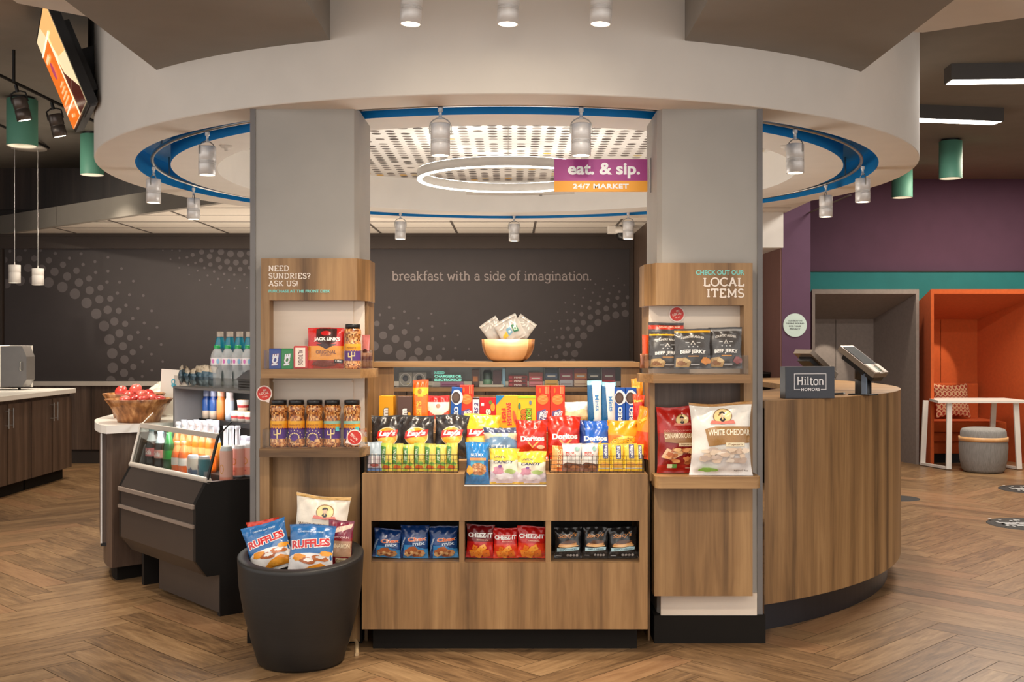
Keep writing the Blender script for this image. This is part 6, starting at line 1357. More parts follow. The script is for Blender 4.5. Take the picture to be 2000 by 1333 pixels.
# peanut jars
def nut_jar(label, px, y, z, wpx, hpx, motif, teal=False, seed=1):
    R = wpx / 2 / FPX * y; H = hpx / FPX * y
    t = thing('peanut_jar', label, 'peanut jar', (PX(px, y), y, z), group='peanut jars')
    r = random.Random(seed); b = MB(M_FILM)
    pr = [(.001, 0), (.90, .0), (.98, .03), (.99, .12), (.95, .17), (.93, .18), (.93, .56), (.92, .57), (.88, .62), (.84, .66), (.90, .71), (.97, .78), (.97, .84), (.90, .885), (.80, .90), (.78, .92)]
    zz = []; 
    for i in range(len(pr) - 1):
        n = max(1, int((pr[i + 1][1] - pr[i][1]) / .028)) if pr[i][0] > .01 else 1
        for k in range(n): zz.append((pr[i][0] + (pr[i + 1][0] - pr[i][0]) * k / n, pr[i][1] + (pr[i + 1][1] - pr[i][1]) * k / n))
    zz.append(pr[-1]); n = 40; vs = []; fs = []; cs = []
    nutc = [C(216, 152, 84), C(186, 116, 56), C(150, 82, 36), C(232, 184, 122), C(110, 56, 24), C(202, 134, 70)]
    for j, (q, zq) in enumerate(zz):
        for k in range(n):
            a = 2 * PI * k / n; lab = .18 <= zq <= .565; rr_ = R * q * (1 if lab or j < 2 else 1 + r.uniform(-.02, .012)); vs.append((rr_ * sin(a), -rr_ * cos(a), zq * H))
    for j in range(len(zz) - 1):
        zq = (zz[j][1] + zz[j + 1][1]) / 2
        for k in range(n):
            fs.append((j * n + k, j * n + (k + 1) % n, (j + 1) * n + (k + 1) % n, (j + 1) * n + k)); cs.append(r.choice(nutc))
    b.add(vs, fs, cs, 0, True); b.build('jar_body', t)
    b = MB(M_CARD); ra = .945 * R
    b.lathe([(ra, .185 * H), (ra, .40 * H), (ra, .50 * H), (ra, .56 * H)], 40, cols=[C(78, 20, 124), C(236, 158, 34), C(240, 176, 50) if not teal else C(150, 196, 176)])
    D = Dec(b, lambda x, z_, o: ((ra + o) * sin(x / ra), -(ra + o) * cos(x / ra), z_), 0, .0006, .008)
    # a scalloped upper edge of the purple field, with cactus or sun
    for k in range(7): D.ell((-.42 + .14 * k) * 2 * R, .40 * H, .06 * R, .02 * H, C(78, 20, 124))
    cr = C(240, 214, 150)
    if motif == 'cactus':
        D.rect(-.06 * R, .19 * H, .06 * R, .39 * H, cr); D.rect(-.34 * R, .26 * H, -.0 * R, .285 * H, cr); D.rect(-.36 * R, .27 * H, -.27 * R, .36 * H, cr); D.rect(0, .28 * H, .34 * R, .305 * H, cr); D.rect(.27 * R, .29 * H, .36 * R, .38 * H, cr)
    else:
        for k in range(9): a = PI * k / 8; D.ell(.42 * R * cos(a), .205 * H + .10 * H * sin(a), .07 * R, .014 * H, cr); D.ell(.75 * R * cos(a), .205 * H + .16 * H * sin(a), .05 * R, .012 * H, cr)
        D.ell(0, .2 * H, .26 * R, .05 * H, C(78, 20, 124))
    if teal: D.rect(.45 * R, .35 * H, .85 * R, .44 * H, C(90, 196, 196))
    D.text('PEANUTS', 0, .475 * H, w=.9 * R, h=.035 * H, col=C(140, 80, 20), bold=.02); b.build('jar_label', t)
    b = MB(M_BLACK); b.lathe([(.80 * R, .90 * H), (.86 * R, .905 * H), (.86 * R, .99 * H), (.82 * R, H), (.001, H)], 32); b.build('jar_lid', t)
    return t
yj = 5.06
JL = ('peanut jar with a cactus label at the outer end of the lower shelf', 'peanut jar with a rayed sun label beside the outer cactus jar', 'peanut jar with a rayed sun label in the middle of the five', 'peanut jar with a cactus label and a turquoise patch', 'peanut jar behind the round red sticker on the lower shelf')
for i, (px, mt, tl_) in enumerate(((545, 'cactus', False), (579, 'sun', False), (614.5, 'sun', False), (649, 'cactus', True), (687.5, 'cactus', True))):
    nut_jar(JL[i], px, yj, zs2, 35, 91, mt, tl_, i + 1)
nut_jar('peanut jar standing alone on the upper shelf beside the jerky pouch', 689, ys1 + .01, zs1, 34, 87, 'cactus', False, 9)
l, w, h = span(707, 722, 655, 5.13, zs1 + .001)
bag('pink_sachet', 'pink sachet standing behind the clear stick holder', 'sachet', l, w * 1.2, h, .012, lambda u, v: C(226, 140, 136) if v > .5 else C(210, 196, 190), lambda D, w, h: D.ell(0, .5 * h, .3 * w, .08 * h, C(90, 60, 60)), seed=140, lean=.02, yaw=-.5, nu=12, nv=16, wr=.3)
for i, px in enumerate((711, 717, 723)):
    l, w, h = span(px - 4, px + 4, 690, 5.085 + .012 * i, zs1 + .001); bag('meat_stick', ('thin wrapped meat stick at the corner of the upper sundries shelf, next to the jar', 'thin wrapped meat stick in the middle of the three by the jar', 'thin wrapped meat stick at the tip of the shelf corner')[i], 'snack stick', l, w, h, .010, lambda u, v: C(176, 130, 100) if v > .8 else C(120, 70, 56), None, seed=141 + i, nu=8, nv=14, wr=.2, lean=.02, group='thin wrapped meat sticks')
# round red stickers
def local_sticker(px, y, py, label, tail, rot):
    R = 15.5 / FPX * y; b = MB(M_CARD); n = 28
    x, z = PX(px, y), PZ(py, y)
    b.add([(R * cos(2 * PI * i / n), 0, R * sin(2 * PI * i / n)) for i in range(n)] + [(R * cos(2 * PI * i / n), .0012, R * sin(2 * PI * i / n)) for i in range(n)], [tuple(range(n))] + [(i, n + i, n + (i + 1) % n, (i + 1) % n) for i in range(n)], C(244, 226, 214))
    D = Dec(b, flat_map(0, -.0003, 0), 0, .0005, .05)
    if tail: D.poly([(R * .9 * cos(tail - .6), R * .9 * sin(tail - .6)), (R * 1.35 * cos(tail), R * 1.35 * sin(tail)), (R * .9 * cos(tail + .6), R * .9 * sin(tail + .6))], C(244, 226, 214))
    D.ell(0, 0, R * .86, R * .86, C(206, 50, 38), n=28); cr = C(250, 226, 210); sx, cx_ = sin(rot), cos(rot)
    D.text("I'M", -.42 * R * -sx * 1, .40 * R, w=.36 * R, h=.26 * R, col=cr, rot=rot, bold=.02); D.text('LOCAL', 0, .02 * R, w=1.15 * R, h=.32 * R, col=cr, rot=rot, bold=.02); D.text('try me', .42 * R * sx, -.42 * R, w=.7 * R, h=.18 * R, col=cr, rot=rot)
    return tag(b.build('shelf_sticker', loc=(x, y, z)), label, 'sticker', 'round red local stickers')
local_sticker(516, 5.077, 769, 'round red sticker on the side stile between the two sundries shelves', -1.1, .2)
local_sticker(692.5, 4.968, 855, 'round red sticker on the clear guard before the peanut jars', -2.6, -.7)
local_sticker(1322, 5.165, 614, 'round red sticker on the cream board above the jerky bags', 0, .25)

# ================================================================ goods on the local items shelf
def beef(acc):
    def f(D, w, h):
        D.rect(-.48 * w, .905 * h, .48 * w, .955 * h, acc); D.text('COUNTRY ARCHER', 0, .76 * h, w=.62 * w, h=.06 * h, col=C(220, 214, 206), bold=.03, bow=.04 * h)
        D.poly([(-.07 * w, .60 * h), (.07 * w, .60 * h), (0, .71 * h)], C(206, 200, 192)); D.poly([(-.04 * w, .605 * h), (.04 * w, .605 * h), (0, .67 * h)], C(60, 56, 54)); D.rect(-.2 * w, .64 * h, -.1 * w, .66 * h, C(206)); D.rect(.1 * w, .64 * h, .2 * w, .66 * h, C(206))
        for k in (-1, 0, 1): D.ell(.12 * k * w, .55 * h, .022 * w, .018 * h, C(190))
        D.text('BEEF JERKY', 0, .40 * h, w=.68 * w, h=.115 * h, col=C(244, 240, 234), bold=.04, bow=.02 * h); D.rect(-.14 * w, .30 * h, .16 * w, .325 * h, C(206, 140, 50))
        D.poly([(-.46 * w, .04 * h), (-.1 * w, .04 * h), (-.05 * w, .18 * h), (-.2 * w, .28 * h), (-.44 * w, .26 * h)], C(206, 170, 116)); D.ell(-.3 * w, .14 * h, .12 * w, .06 * h, C(160, 110, 70), j=.3); D.ell(-.18 * w, .2 * h, .08 * w, .05 * h, C(226, 196, 140), j=.3); D.ell(.34 * w, .2 * h, .12 * w, .09 * h, C(224, 140, 40) if acc[0] > .4 else C(150, 80, 80), j=.25); D.rect(-.06 * w, .09 * h, .18 * w, .12 * h, C(206))
    return f
GRYB = C(68, 64, 62)
l, w, h = span(1266, 1336, 631, 5.12, zs1)
bag('jerky_pouch', 'dark jerky pouch with an orange red header at the back of the local shelf', 'jerky pouch', l, w, h, .03, lambda u, v: C(200, 56, 30) if .86 < v < .95 else GRYB, lambda D, w, h: D.text('GRASS FED BEEF', .1 * w, .905 * h, w=.6 * w, h=.03 * h, col=C(250, 210, 180)), seed=150, lean=.02, wr=.5, flare=.04)
for i, (x0, x1, yt, yy, ac, lb) in enumerate(((1267, 1339, 650, 5.06, C(226, 166, 40), 'grey jerky pouch with a yellow band, half behind the foremost jerky pouch'), (1384, 1450, 640, 5.05, C(150, 148, 146), 'grey jerky pouch with a silver band at the outer end of the local shelf'), (1316, 1389, 643, 5.012, C(226, 166, 40), 'grey jerky pouch with a yellow band, foremost and wholly in view'))):
    l, w, h = span(x0, x1, yt, yy, zs1); bag('jerky_pouch', lb, 'jerky pouch', l, w, h, .035, lambda u, v: GRYB, beef(ac), seed=151 + i, lean=.05, wr=.7, flare=.05, back=C(50, 48, 46))
l, w, h = span(1254, 1267, 655, 5.12, zs1 + .001); bag('meat_stick', 'orange wrapped meat stick in the clear guard corner of the local shelf', 'snack stick', l, w, h, .012, lambda u, v: C(232, 84, 30) if v > .4 else C(214, 150, 110), None, seed=156, nu=8, nv=14, wr=.2, lean=.0)
l, w, h = span(1250, 1259, 692, 5.09, zs1 + .001); bag('meat_stick', 'brown wrapped meat stick before the orange one on the local shelf', 'snack stick', l, w, h, .012, lambda u, v: C(150, 90, 60), None, seed=157, nu=8, nv=14, wr=.2, lean=.0)
zs3 = PZ(932, 4.95) + .0005
def pop_logo(D, x, z, s):
    D.ell(x, z, .15 * s, .13 * s, C(150, 110, 60)); D.ell(x, z, .135 * s, .115 * s, C(244, 216, 150)); D.ell(x, z + .05 * s, .05 * s, .03 * s, C(66, 56, 50)); D.ell(x, z + .01 * s, .035 * s, .04 * s, C(226, 190, 160)); D.poly([(x - .05 * s, z - .05 * s), (x + .05 * s, z - .05 * s), (x + .012 * s, z - .01 * s), (x + .012 * s, z - .09 * s), (x - .012 * s, z - .09 * s), (x - .012 * s, z - .01 * s)], C(60, 56, 60)); D.poly([(x - .2 * s, z - .12 * s), (x + .2 * s, z - .12 * s), (x + .17 * s, z - .06 * s), (x, z - .085 * s), (x - .17 * s, z - .06 * s)], C(226, 130, 116))
def pops(D, w, h, cols, n, zc_, seed):
    rr = random.Random(seed)
    for i in range(n): D.ell(rr.uniform(-.3, .38) * w, (zc_ + rr.uniform(-.1, .1)) * h, rr.uniform(.05, .09) * w, rr.uniform(.025, .045) * h, rr.choice(cols), j=.3, seed=i, n=10)
def cinn(D, w, h):
    pop_logo(D, .05 * w, .80 * h, w); D.text('COLORADO POPCORN', .0, .64 * h, w=.72 * w, h=.025 * h, col=C(220, 150, 130)); D.poly([(-.36 * w, .62 * h), (.40 * w, .60 * h), (.42 * w, .46 * h), (.1 * w, .44 * h), (-.34 * w, .47 * h)], C(168, 122, 78)); D.text('CINNAMON CARAMEL', .02 * w, .555 * h, w=.74 * w, h=.075 * h, col=C(246, 226, 190), bold=.02, bow=.012 * h)
    D.rect(-.05 * w, .405 * h, .27 * w, .455 * h, C(236, 214, 176)); D.text('Popcorn', .11 * w, .43 * h, w=.22 * w, h=.03 * h, col=C(140, 90, 50)); D.poly([(-.42 * w, .24 * h), (-.3 * w, .38 * h), (.05 * w, .28 * h), (-.2 * w, .2 * h)], C(238, 200, 160)); pops(D, w, h, [C(206, 130, 76), C(226, 160, 100), C(180, 100, 56), C(238, 190, 130)], 26, .26, 3); D.rect(-.3 * w, .08 * h, -.1 * w, .14 * h, C(226, 226, 190)); D.rect(-.2 * w, .08 * h, -.1 * w, .14 * h, C(90, 150, 70)); D.rect(.1 * w, .075 * h, .4 * w, .09 * h, C(226, 190, 170))
l, w, h = span(1282, 1371, 795, 5.085, zs3)
bag('popcorn_bag', 'dark red caramel popcorn bag on the lowest local shelf', 'popcorn bag', l, w, h, .08, lambda u, v: C(178, 34, 26) if v > .6 or v < .12 else C(146, 24, 20), cinn, yaw=.08, lean=.05, seed=160, wr=1.5, flare=.06, nu=30, nv=40)
def ched(D, w, h):
    D.rect(-.5 * w, .965 * h, .5 * w, h, C(176, 128, 66)); pop_logo(D, .02 * w, .82 * h, w); D.poly([(-.26 * w, .64 * h), (-.1 * w, .68 * h), (.5 * w, .67 * h), (.5 * w, .45 * h), (.1 * w, .44 * h), (-.2 * w, .40 * h)], C(166, 122, 66)); D.text('WHITE CHEDDAR', .12 * w, .59 * h, w=.66 * w, h=.085 * h, col=C(250, 240, 216), bold=.02, bow=.01 * h)
    D.rect(.06 * w, .40 * h, .36 * w, .455 * h, C(240, 226, 190)); D.text('Popcorn', .21 * w, .428 * h, w=.22 * w, h=.035 * h, col=C(140, 100, 60)); pops(D, w, h, [C(240, 228, 214), C(224, 200, 178), C(236, 214, 190), C(206, 186, 172)], 26, .26, 6); D.ell(-.22 * w, .08 * h, .14 * w, .03 * h, C(140, 190, 90), j=.2); D.text('NET WT 7oz', .3 * w, .07 * h, w=.22 * w, h=.022 * h, col=C(60, 56, 56), bold=.02)
l, w, h = span(1346, 1470, 788, 4.995, zs3)
bag('popcorn_bag', 'big white cheddar popcorn bag on the lowest local shelf', 'popcorn bag', l, w, h, .085, lambda u, v: C(232, 228, 220) if v > .3 else C(224, 220, 218), ched, yaw=-.05, lean=.06, seed=161, wr=1.7, flare=.10, nu=30, nv=40)

# ================================================================ chip bags in the planter
zpb = .21
def ruf(D, w, h):
    D.poly([(-.5 * w, .34 * h), (-.3 * w, .44 * h), (0, .46 * h), (.3 * w, .44 * h), (.5 * w, .52 * h), (.5 * w, .0), (-.5 * w, 0)], C(236, 232, 230)); D.text('RUFFLES', -.0 * w, .64 * h, w=.80 * w, h=.155 * h, col=C(196, 30, 36), bold=.05, out=C(250, 248, 244), ow=.06, rot=.10)
    D.text('CHEDDAR SOUR CREAM', 0, .86 * h, w=.5 * w, h=.03 * h, col=C(200, 220, 236)); D.ell(-.22 * w, .37 * h, .14 * w, .07 * h, C(232, 150, 40), j=.15, seed=1); D.ell(-.04 * w, .31 * h, .16 * w, .06 * h, C(176, 96, 50), j=.25, seed=2); D.ell(-.02 * w, .33 * h, .09 * w, .035 * h, C(240, 234, 226), j=.3); D.ell(.22 * w, .36 * h, .17 * w, .06 * h, C(196, 110, 56), j=.25, seed=4); D.ell(.24 * w, .38 * h, .09 * w, .035 * h, C(238, 232, 226), j=.3, seed=5); D.ell(.34 * w, .45 * h, .12 * w, .05 * h, C(236, 156, 40), j=.2, seed=6)
    D.poly([(-.22 * w, .06 * h), (.0, .2 * h), (.24 * w, .27 * h), (.40 * w, .2 * h), (.36 * w, .06 * h)], C(232, 146, 40)); D.ell(.1 * w, .14 * h, .18 * w, .06 * h, C(240, 164, 60))
def inplanter(name, label, x0, x1, yt, y, paint, dec, w_=None, roll=0, yaw=0, lean=.1, d=.07, seed=1, wr=1.2, z=zpb, **k):
    l, w, h = span(x0, x1, yt, y, z); return bag(name, label, 'chip bag' if 'pop' not in name else 'popcorn bag', l, w_ or w, h, d, paint, dec, roll=roll, yaw=yaw, lean=lean, seed=seed, wr=wr, nu=30, nv=40, flare=.07, **k)
rb = lambda u, v: C(40, 104, 166) if v > .3 else C(236, 232, 230)
def bagz(py, y): return PZ(py, y)
bag('ridged_chip_bag', 'blue ridged chip bag in the planter, tilted and partly covered by the upright one', 'chip bag', (PX(535, 4.83), 4.84, PZ(1116, 4.82) - .030), .196, .212, .07, rb, ruf, roll=.28 * -1, yaw=.12, lean=.28, seed=170, wr=1.3, group='blue ridged chip bags in the planter', nu=30, nv=40)
bag('ridged_chip_bag', 'blue ridged chip bag foremost in the planter, wholly in view', 'chip bag', (PX(604, 4.765), 4.775, PZ(1121, 4.76) - .022), .205, .222, .07, rb, ruf, roll=.02, yaw=-.05, lean=.22, seed=171, wr=1.3, group='blue ridged chip bags in the planter', nu=30, nv=40)
bag('red_chip_bag', 'red chip bag at the back of the planter, only its top edge in view', 'chip bag', (PX(525, 4.95), 4.955, PZ(1110, 4.95)), .15, .20, .05, lambda u, v: C(206, 60, 36) if v > .9 else C(190, 40, 30), None, roll=-.16, lean=.05, seed=172)
bag('popcorn_bag', 'cream popcorn bag with a round emblem standing highest in the planter', 'popcorn bag', (PX(618, 4.99), 4.985, PZ(1125, 4.98)), .245, .345, .07, lambda u, v: C(232, 222, 206), lambda D, w, h: (pop_logo(D, .06 * w, .80 * h, w * 1.1), D.text('WHITE CHEDDAR', -.1 * w, .62 * h, w=.6 * w, h=.05 * h, col=C(130, 110, 90)), D.rect(-.5 * w, .96 * h, .5 * w, h, C(214, 170, 100))), roll=.10, lean=.02, seed=173, wr=1.3, nu=30, nv=40)
bag('caramel_popcorn_bag', 'dark red caramel popcorn bag wedged beside the foremost blue bag in the planter', 'popcorn bag', (PX(660, 4.86), 4.87, PZ(1108, 4.86)), .115, .195, .05, lambda u, v: C(120, 30, 56) if v > .62 else C(140, 36, 40), lambda D, w, h: (D.poly([(-.3 * w, .7 * h), (.4 * w, .84 * h), (.46 * w, .94 * h), (-.1 * w, .86 * h)], C(236, 196, 176)), D.poly([(-.45 * w, .55 * h), (.45 * w, .55 * h), (.45 * w, .2 * h), (-.45 * w, .2 * h)], C(180, 140, 110)), D.text('CINNAMON', 0, .44 * h, w=.8 * w, h=.1 * h, col=C(236, 214, 180), bold=.02), D.rect(-.1 * w, .06 * h, .38 * w, .17 * h, C(240, 222, 180)), D.text('Popcorn', .14 * w, .115 * h, w=.4 * w, h=.06 * h, col=C(130, 80, 50)), D.text('POPCORN', 0, .63 * h, w=.7 * w, h=.04 * h, col=C(226, 190, 190))), roll=.06, lean=.12, seed=174)

# ================================================================ bottles and cans in and on the cooler
def vessel(name, label, cat, px, tt, z, prof, cols, group, cap=None, lab=None, mi=M_PLAST, n=22, mapdec=None, R=None):
    x = CLX(px, tt); X, Y = CP(x, tt); t = thing(name, label, cat, (X, Y, z), (0, 0, RZC * .5), group)
    b = MB(mi); b.lathe(prof, n, cols=cols); b.build('bottle_body' if 'can' not in name.split('_') else 'can_body', t)
    if lab:
        b = MB(M_CARD); r_, z0, z1, c = lab[:4]; b.lathe([(r_ + .0006, z0), (r_ + .0006, z1)], n, col=c)
        if len(lab) > 4:
            D = Dec(b, lambda x_, z_, o: ((r_ + .0006 + o) * sin(x_ / r_), -(r_ + .0006 + o) * cos(x_ / r_), z_), 0, .0005, .008); lab[4](D, r_, z0, z1)
        b.build('label_band', t)
    if cap:
        r_, z0, z1, c = cap; b = MB(M_PLAST); b.lathe([(r_, z0), (r_, z1 - .002), (r_ - .002, z1), (.001, z1)], 18, col=c); b.build('bottle_cap', t)
    return t
def zat(py, px, tt): return CLZ(py, CLX(px, tt), tt)
SIL = C(206, 206, 210)
# front step: dark colas, a green bottle, orange bottles, cans
zA = .6325
def pet(label, px, tt, z, top, liquid, labcol, capc, group, r=.033, name='soda_bottle', labdec=None, clear=C(190, 206, 210)):
    H = top - z; vessel(name, label, 'bottle', px, tt, z, [(.001, 0), (r * .9, 0), (r, .012), (r, H * .30), (r * .93, H * .34), (r, H * .40), (r, H * .62), (r * .82, H * .74), (r * .5, H * .86), (r * .40, H * .92), (r * .40, H * .95)],
        [liquid] * 7 + [clear, clear, clear], group, (r * .46, H * .94, H, capc), (r, H * .42, H * .60, labcol, labdec) if labdec else (r, H * .42, H * .60, labcol), M_PLAST)
def cola_l(D, r, z0, z1): D.text('Cola', 0, (z0 + z1) / 2, w=r * 1.3, h=(z1 - z0) * .6, col=WHT, bold=.03, shear=.2)
pet('dark cola bottle nearest the far glass side of the cooler', 296, .035 - .06, zA, zat(838, 296, -.02), C(30, 22, 20), C(206, 120, 120), C(120, 150, 156), 'dark cola bottles in the cooler', labdec=cola_l)
pet('dark cola bottle touching the green bottle in the cooler', 313, -.025, zA, zat(842, 313, -.02), C(30, 22, 20), C(214, 150, 140), C(120, 150, 156), 'dark cola bottles in the cooler', labdec=cola_l)
pet('green soda bottle beside the dark colas in the cooler', 330, -.025, zA, zat(842, 330, -.02), C(16, 74, 30), C(30, 140, 50), C(40, 160, 60), None, clear=C(40, 120, 56))
for i, px in enumerate((346, 359)): pet(('short orange soda bottle touching the green bottle', 'short orange soda bottle beside the patterned cans')[i], px, -.02, zA, zat(862, px, -.02), C(232, 104, 34), C(226, 222, 214), C(240, 170, 120), 'short orange soda bottles', r=.031, clear=C(240, 150, 90))
def can(label, px, tt, z, top, cols_, group, r=.031, dec=None, name='drink_can'):
    H = top - z; c0, c1 = cols_
    t = vessel(name, label, 'can', px, tt, z, [(.001, .004), (r * .8, 0), (r, .010), (r, H * .55), (r, H * .90), (r * .84, H * .985), (r * .82, H), (r * .78, H - .004), (.001, H - .004)], [SIL, SIL, c0, c1, SIL, SIL, SIL, SIL], group, None, (r, .012, H * .885, c1, dec) if dec else None, M_PLAST)
def canart(a, b_, c):
    def f(D, r, z0, z1):
        h = z1 - z0; D.rect(-r * 1.5, z0, r * 1.5, z0 + .55 * h, a); D.rect(-r * .5, z0, -r * .1, z0 + .6 * h, b_); D.ell(r * .2, z0 + .45 * h, r * .45, .2 * h, c, j=.3, seed=3); D.ell(-r * .5, z0 + .7 * h, r * .3, .1 * h, b_, j=.3, seed=4); D.ell(r * .5, z0 + .2 * h, r * .3, .12 * h, WHT, j=.3, seed=6)
    return f
can('white and slate patterned can beside the orange soda bottles', 377, -.02, zA, zat(889, 377, -.02), (C(206, 200, 196), C(222, 206, 190)), 'patterned cans in the cooler', dec=canart(C(96, 112, 136), C(230, 226, 220), C(70, 90, 120)))
can('teal and white patterned can beside the near glass post', 399, -.02, zA, zat(891, 399, -.02), (C(206, 214, 216), C(60, 140, 156)), 'patterned cans in the cooler', dec=canart(C(170, 186, 196), C(60, 80, 104), C(50, 120, 140)))
# second step: orange bottles behind the glass, clear necks rising over the rail
zB = .6905
for i, (px, tt) in enumerate(((348, -.1315), (360, -.1315), (373, -.1315), (386, -.1315), (399, -.1315), (412, -.1315))):
    tp = zat(824 + (i % 2) * 2, px, tt); H = tp - zB; r = .030
    vessel('orange_soda', f'tall orange soda bottle on the second step, {ORD[i]} one counted from the green bottle', 'bottle', px, tt, zB, [(.001, 0), (r, 0), (r, .02), (r, H * .50), (r * .95, H * .60), (r * .6, H * .76), (r * .42, H * .86), (r * .40, H * .93)], [C(252, 120, 20)] * 4 + [C(240, 150, 80), C(214, 206, 206), C(206, 212, 220)], 'tall orange soda bottles', (r * .5, H * .93, H, C(214, 214, 222)), (r, H * .34, H * .48, C(244, 176, 110)), M_PLAST)
# back step: clear bottles with white caps
zC_ = .7405
for i, (px, tt) in enumerate(((359, -.197), (371, -.197), (383.5, -.197), (396, -.197), (409, -.197), (422, -.197))):
    tp = zat(820 + (i % 2) * 1.5, px, tt); H = tp - zB; r = .029
    lq = C(206, 210, 214) if i < 3 else C(246, 166, 50)
    vessel('flavoured_water', f'clear bottle with a white cap on the back step, {("first", "second", "third", "fourth", "fifth", "sixth", "seventh", "last")[i]} one counted from the far side', 'bottle', px, tt, zB, [(.001, 0), (r, 0), (r, H * .45), (r * .9, H * .55), (r * .5, H * .72), (r * .42, H * .82)], [lq, lq, lq, C(170, 178, 188), C(176, 182, 192)], 'clear bottles on the back step', (r * .62, H * .80, H, C(176, 180, 190)), None, M_CLEARP if i < 3 else M_PLAST)
# near end: pink cans, yellow bottles, green bottles
for i, (px, tt) in enumerate(((442, -.062), (466, -.145), (488, -.20))):
    z_ = zA + (.058 if i else 0) if tt < -.10 else zA
    can(f'tall pink can with an orange emblem, {ORD[i]} one counted from the near glass post', px, tt, z_, zat(872 - i * 2, px, tt), (C(240, 190, 176), C(238, 178, 164)), 'tall pink cans at the near end', dec=lambda D, r, z0, z1: (D.rect(-r * 1.5, z0, r * 1.5, z0 + .3 * (z1 - z0), C(236, 150, 126)), D.ring(-r * .1, z0 + .52 * (z1 - z0), r * .4, .13 * (z1 - z0), r * .12, C(222, 150, 60), n=14), D.rect(-r * .4, z0 + .14 * (z1 - z0), r * .1, z0 + .19 * (z1 - z0), C(206, 96, 90))), r=.033, name='pink_can')
for i, (px, tt) in enumerate(((441, -.20), (452, -.215), (464, -.23))):
    vessel('citrus_drink', f'yellow citrus drink bottle above the pink cans, {ORD[i]} one counted from the near glass post', 'bottle', px, tt, zB if tt > -.235 else zC_, [(.001, 0), (.03, 0), (.03, .08), (.022, .125), (.013, .15), (.012, zat(832, px, tt) - zB - .012)], [C(246, 170, 70), C(250, 180, 60), C(246, 196, 110), C(226, 214, 206), C(214, 214, 220)], 'yellow citrus drinks', (.015, zat(832, px, tt) - zB - .016, zat(832, px, tt) - zB, C(224, 226, 236)), (.03, .03, .08, C(244, 234, 222), lambda D, r, z0, z1: (D.ell(0, (z0 + z1) / 2, .012, .018, C(250, 190, 60)), D.ell(.012, z0 + .014, .008, .008, C(220, 60, 50)))))
for i, px in enumerate((476, 486)):
    vessel('iced_tea', ('green labelled bottle at the near end of the back row, beside the yellow drinks', 'green labelled bottle at the near end of the back row, touching the pillar edge')[i], 'bottle', px, -.30, zC_, [(.001, 0), (.031, 0), (.031, .06), (.031, .085), (.024, .105), (.015, .12)], [C(220, 214, 214), C(30, 130, 110), C(24, 110, 96), C(200, 206, 210), C(206, 210, 214)], 'green labelled bottles', (.018, .118, .14, C(190, 190, 206)))
# upper shelf: juices and yoghurts
zU = .9455
for i, (px, tt, c1, c2, lb) in enumerate(((404, -.353, C(24, 60, 130), C(34, 82, 156), 'dark blue juice bottle at the far end of the upper cooler shelf'), (418, -.358, C(24, 60, 130), C(34, 82, 156), 'dark blue juice bottle beside the orange one on the upper shelf'), (432, -.363, C(226, 120, 50), C(232, 140, 70), 'orange juice bottle on the upper cooler shelf'), (449, -.375, C(222, 206, 206), C(206, 220, 236), 'white drink bottle on the upper cooler shelf'))):
    tp = zat(763, px, tt); H = tp - zU; r = .026
    vessel('juice_bottle', lb, 'bottle', px, tt, zU, [(.001, 0), (r, 0), (r, H * .28), (r, H * .66), (r * .8, H * .74), (r * .7, H * .80)], [c1, C(226, 206, 184) if i < 2 else c2, c2, c1, c1], None, (r * .8, H * .79, H, mixc(c1, WHT, .25)))
for i, (px, py, tt) in enumerate(((462, 798, -.368), (475, 770, -.375), (475, 792, -.375), (489, 808, -.385))):
    x = CLX(px, tt); X, Y = CP(x, tt); zz = max(zU, zat(py + 22, px, tt)) if i in (1,) else zU
    b = MB(M_PLAST); r = .034; b.lathe([(.001, 0), (r * .85, 0), (r, .05), (r * 1.03, .055), (r * 1.03, .06), (.001, .062)], 20, cols=[C(240), C(236, 226, 214), C(232, 228, 226), C(240), C(214, 170, 130)]); b.lathe([(r * .88, .012), (r * .96, .032)], 20, col=C(176, 60, 60))
    tag(b.build('snack_cup', loc=(X, Y, zU if i != 1 else zU + .0625)), ('sealed snack cup before the white drink on the upper shelf', 'sealed snack cup on top of another one by the pillar', 'sealed snack cup beneath another one by the pillar', 'sealed snack cup at the near edge of the upper shelf')[i], 'snack cup', 'sealed snack cups')
# ---- on top of the cooler
zT = 1.1375
for i, (px, py, tt, rl) in enumerate(((354, 716, -.205, -.12), (365, 720, -.22, .1), (377, 722, -.225, -.05), (388, 717, -.25, .06), (399, 714, -.255, .0), (410, 718, -.27, .12))):
    x = CLX(px, tt); X, Y = CP(x, tt); h = PZ(py, Y) - zT
    bag('foil_chip_bag', f'slate blue silver topped chip bag on the cooler, {ORD[i]} from the white card', 'chip bag', (X, Y, zT + .001), .115, h, .035, lambda u, v: C(190, 176, 156) if v > .72 else (C(70, 96, 112) if v > .3 else C(120, 140, 146)), None, roll=rl, yaw=-1.25 + .1 * i, lean=.05, seed=180 + i, group='foil chip bags on the cooler', wr=1.3, nu=16, nv=20)
def wl(D, r, z0, z1): D.ell(-r * .7, (z0 + z1) / 2, .007, .012, C(70, 76, 96)); D.ell(r * .05, (z0 + z1) / 2, .008, .012, C(206, 110, 180)); D.ell(r * .8, (z0 + z1) / 2, .008, .014, C(140, 190, 226))
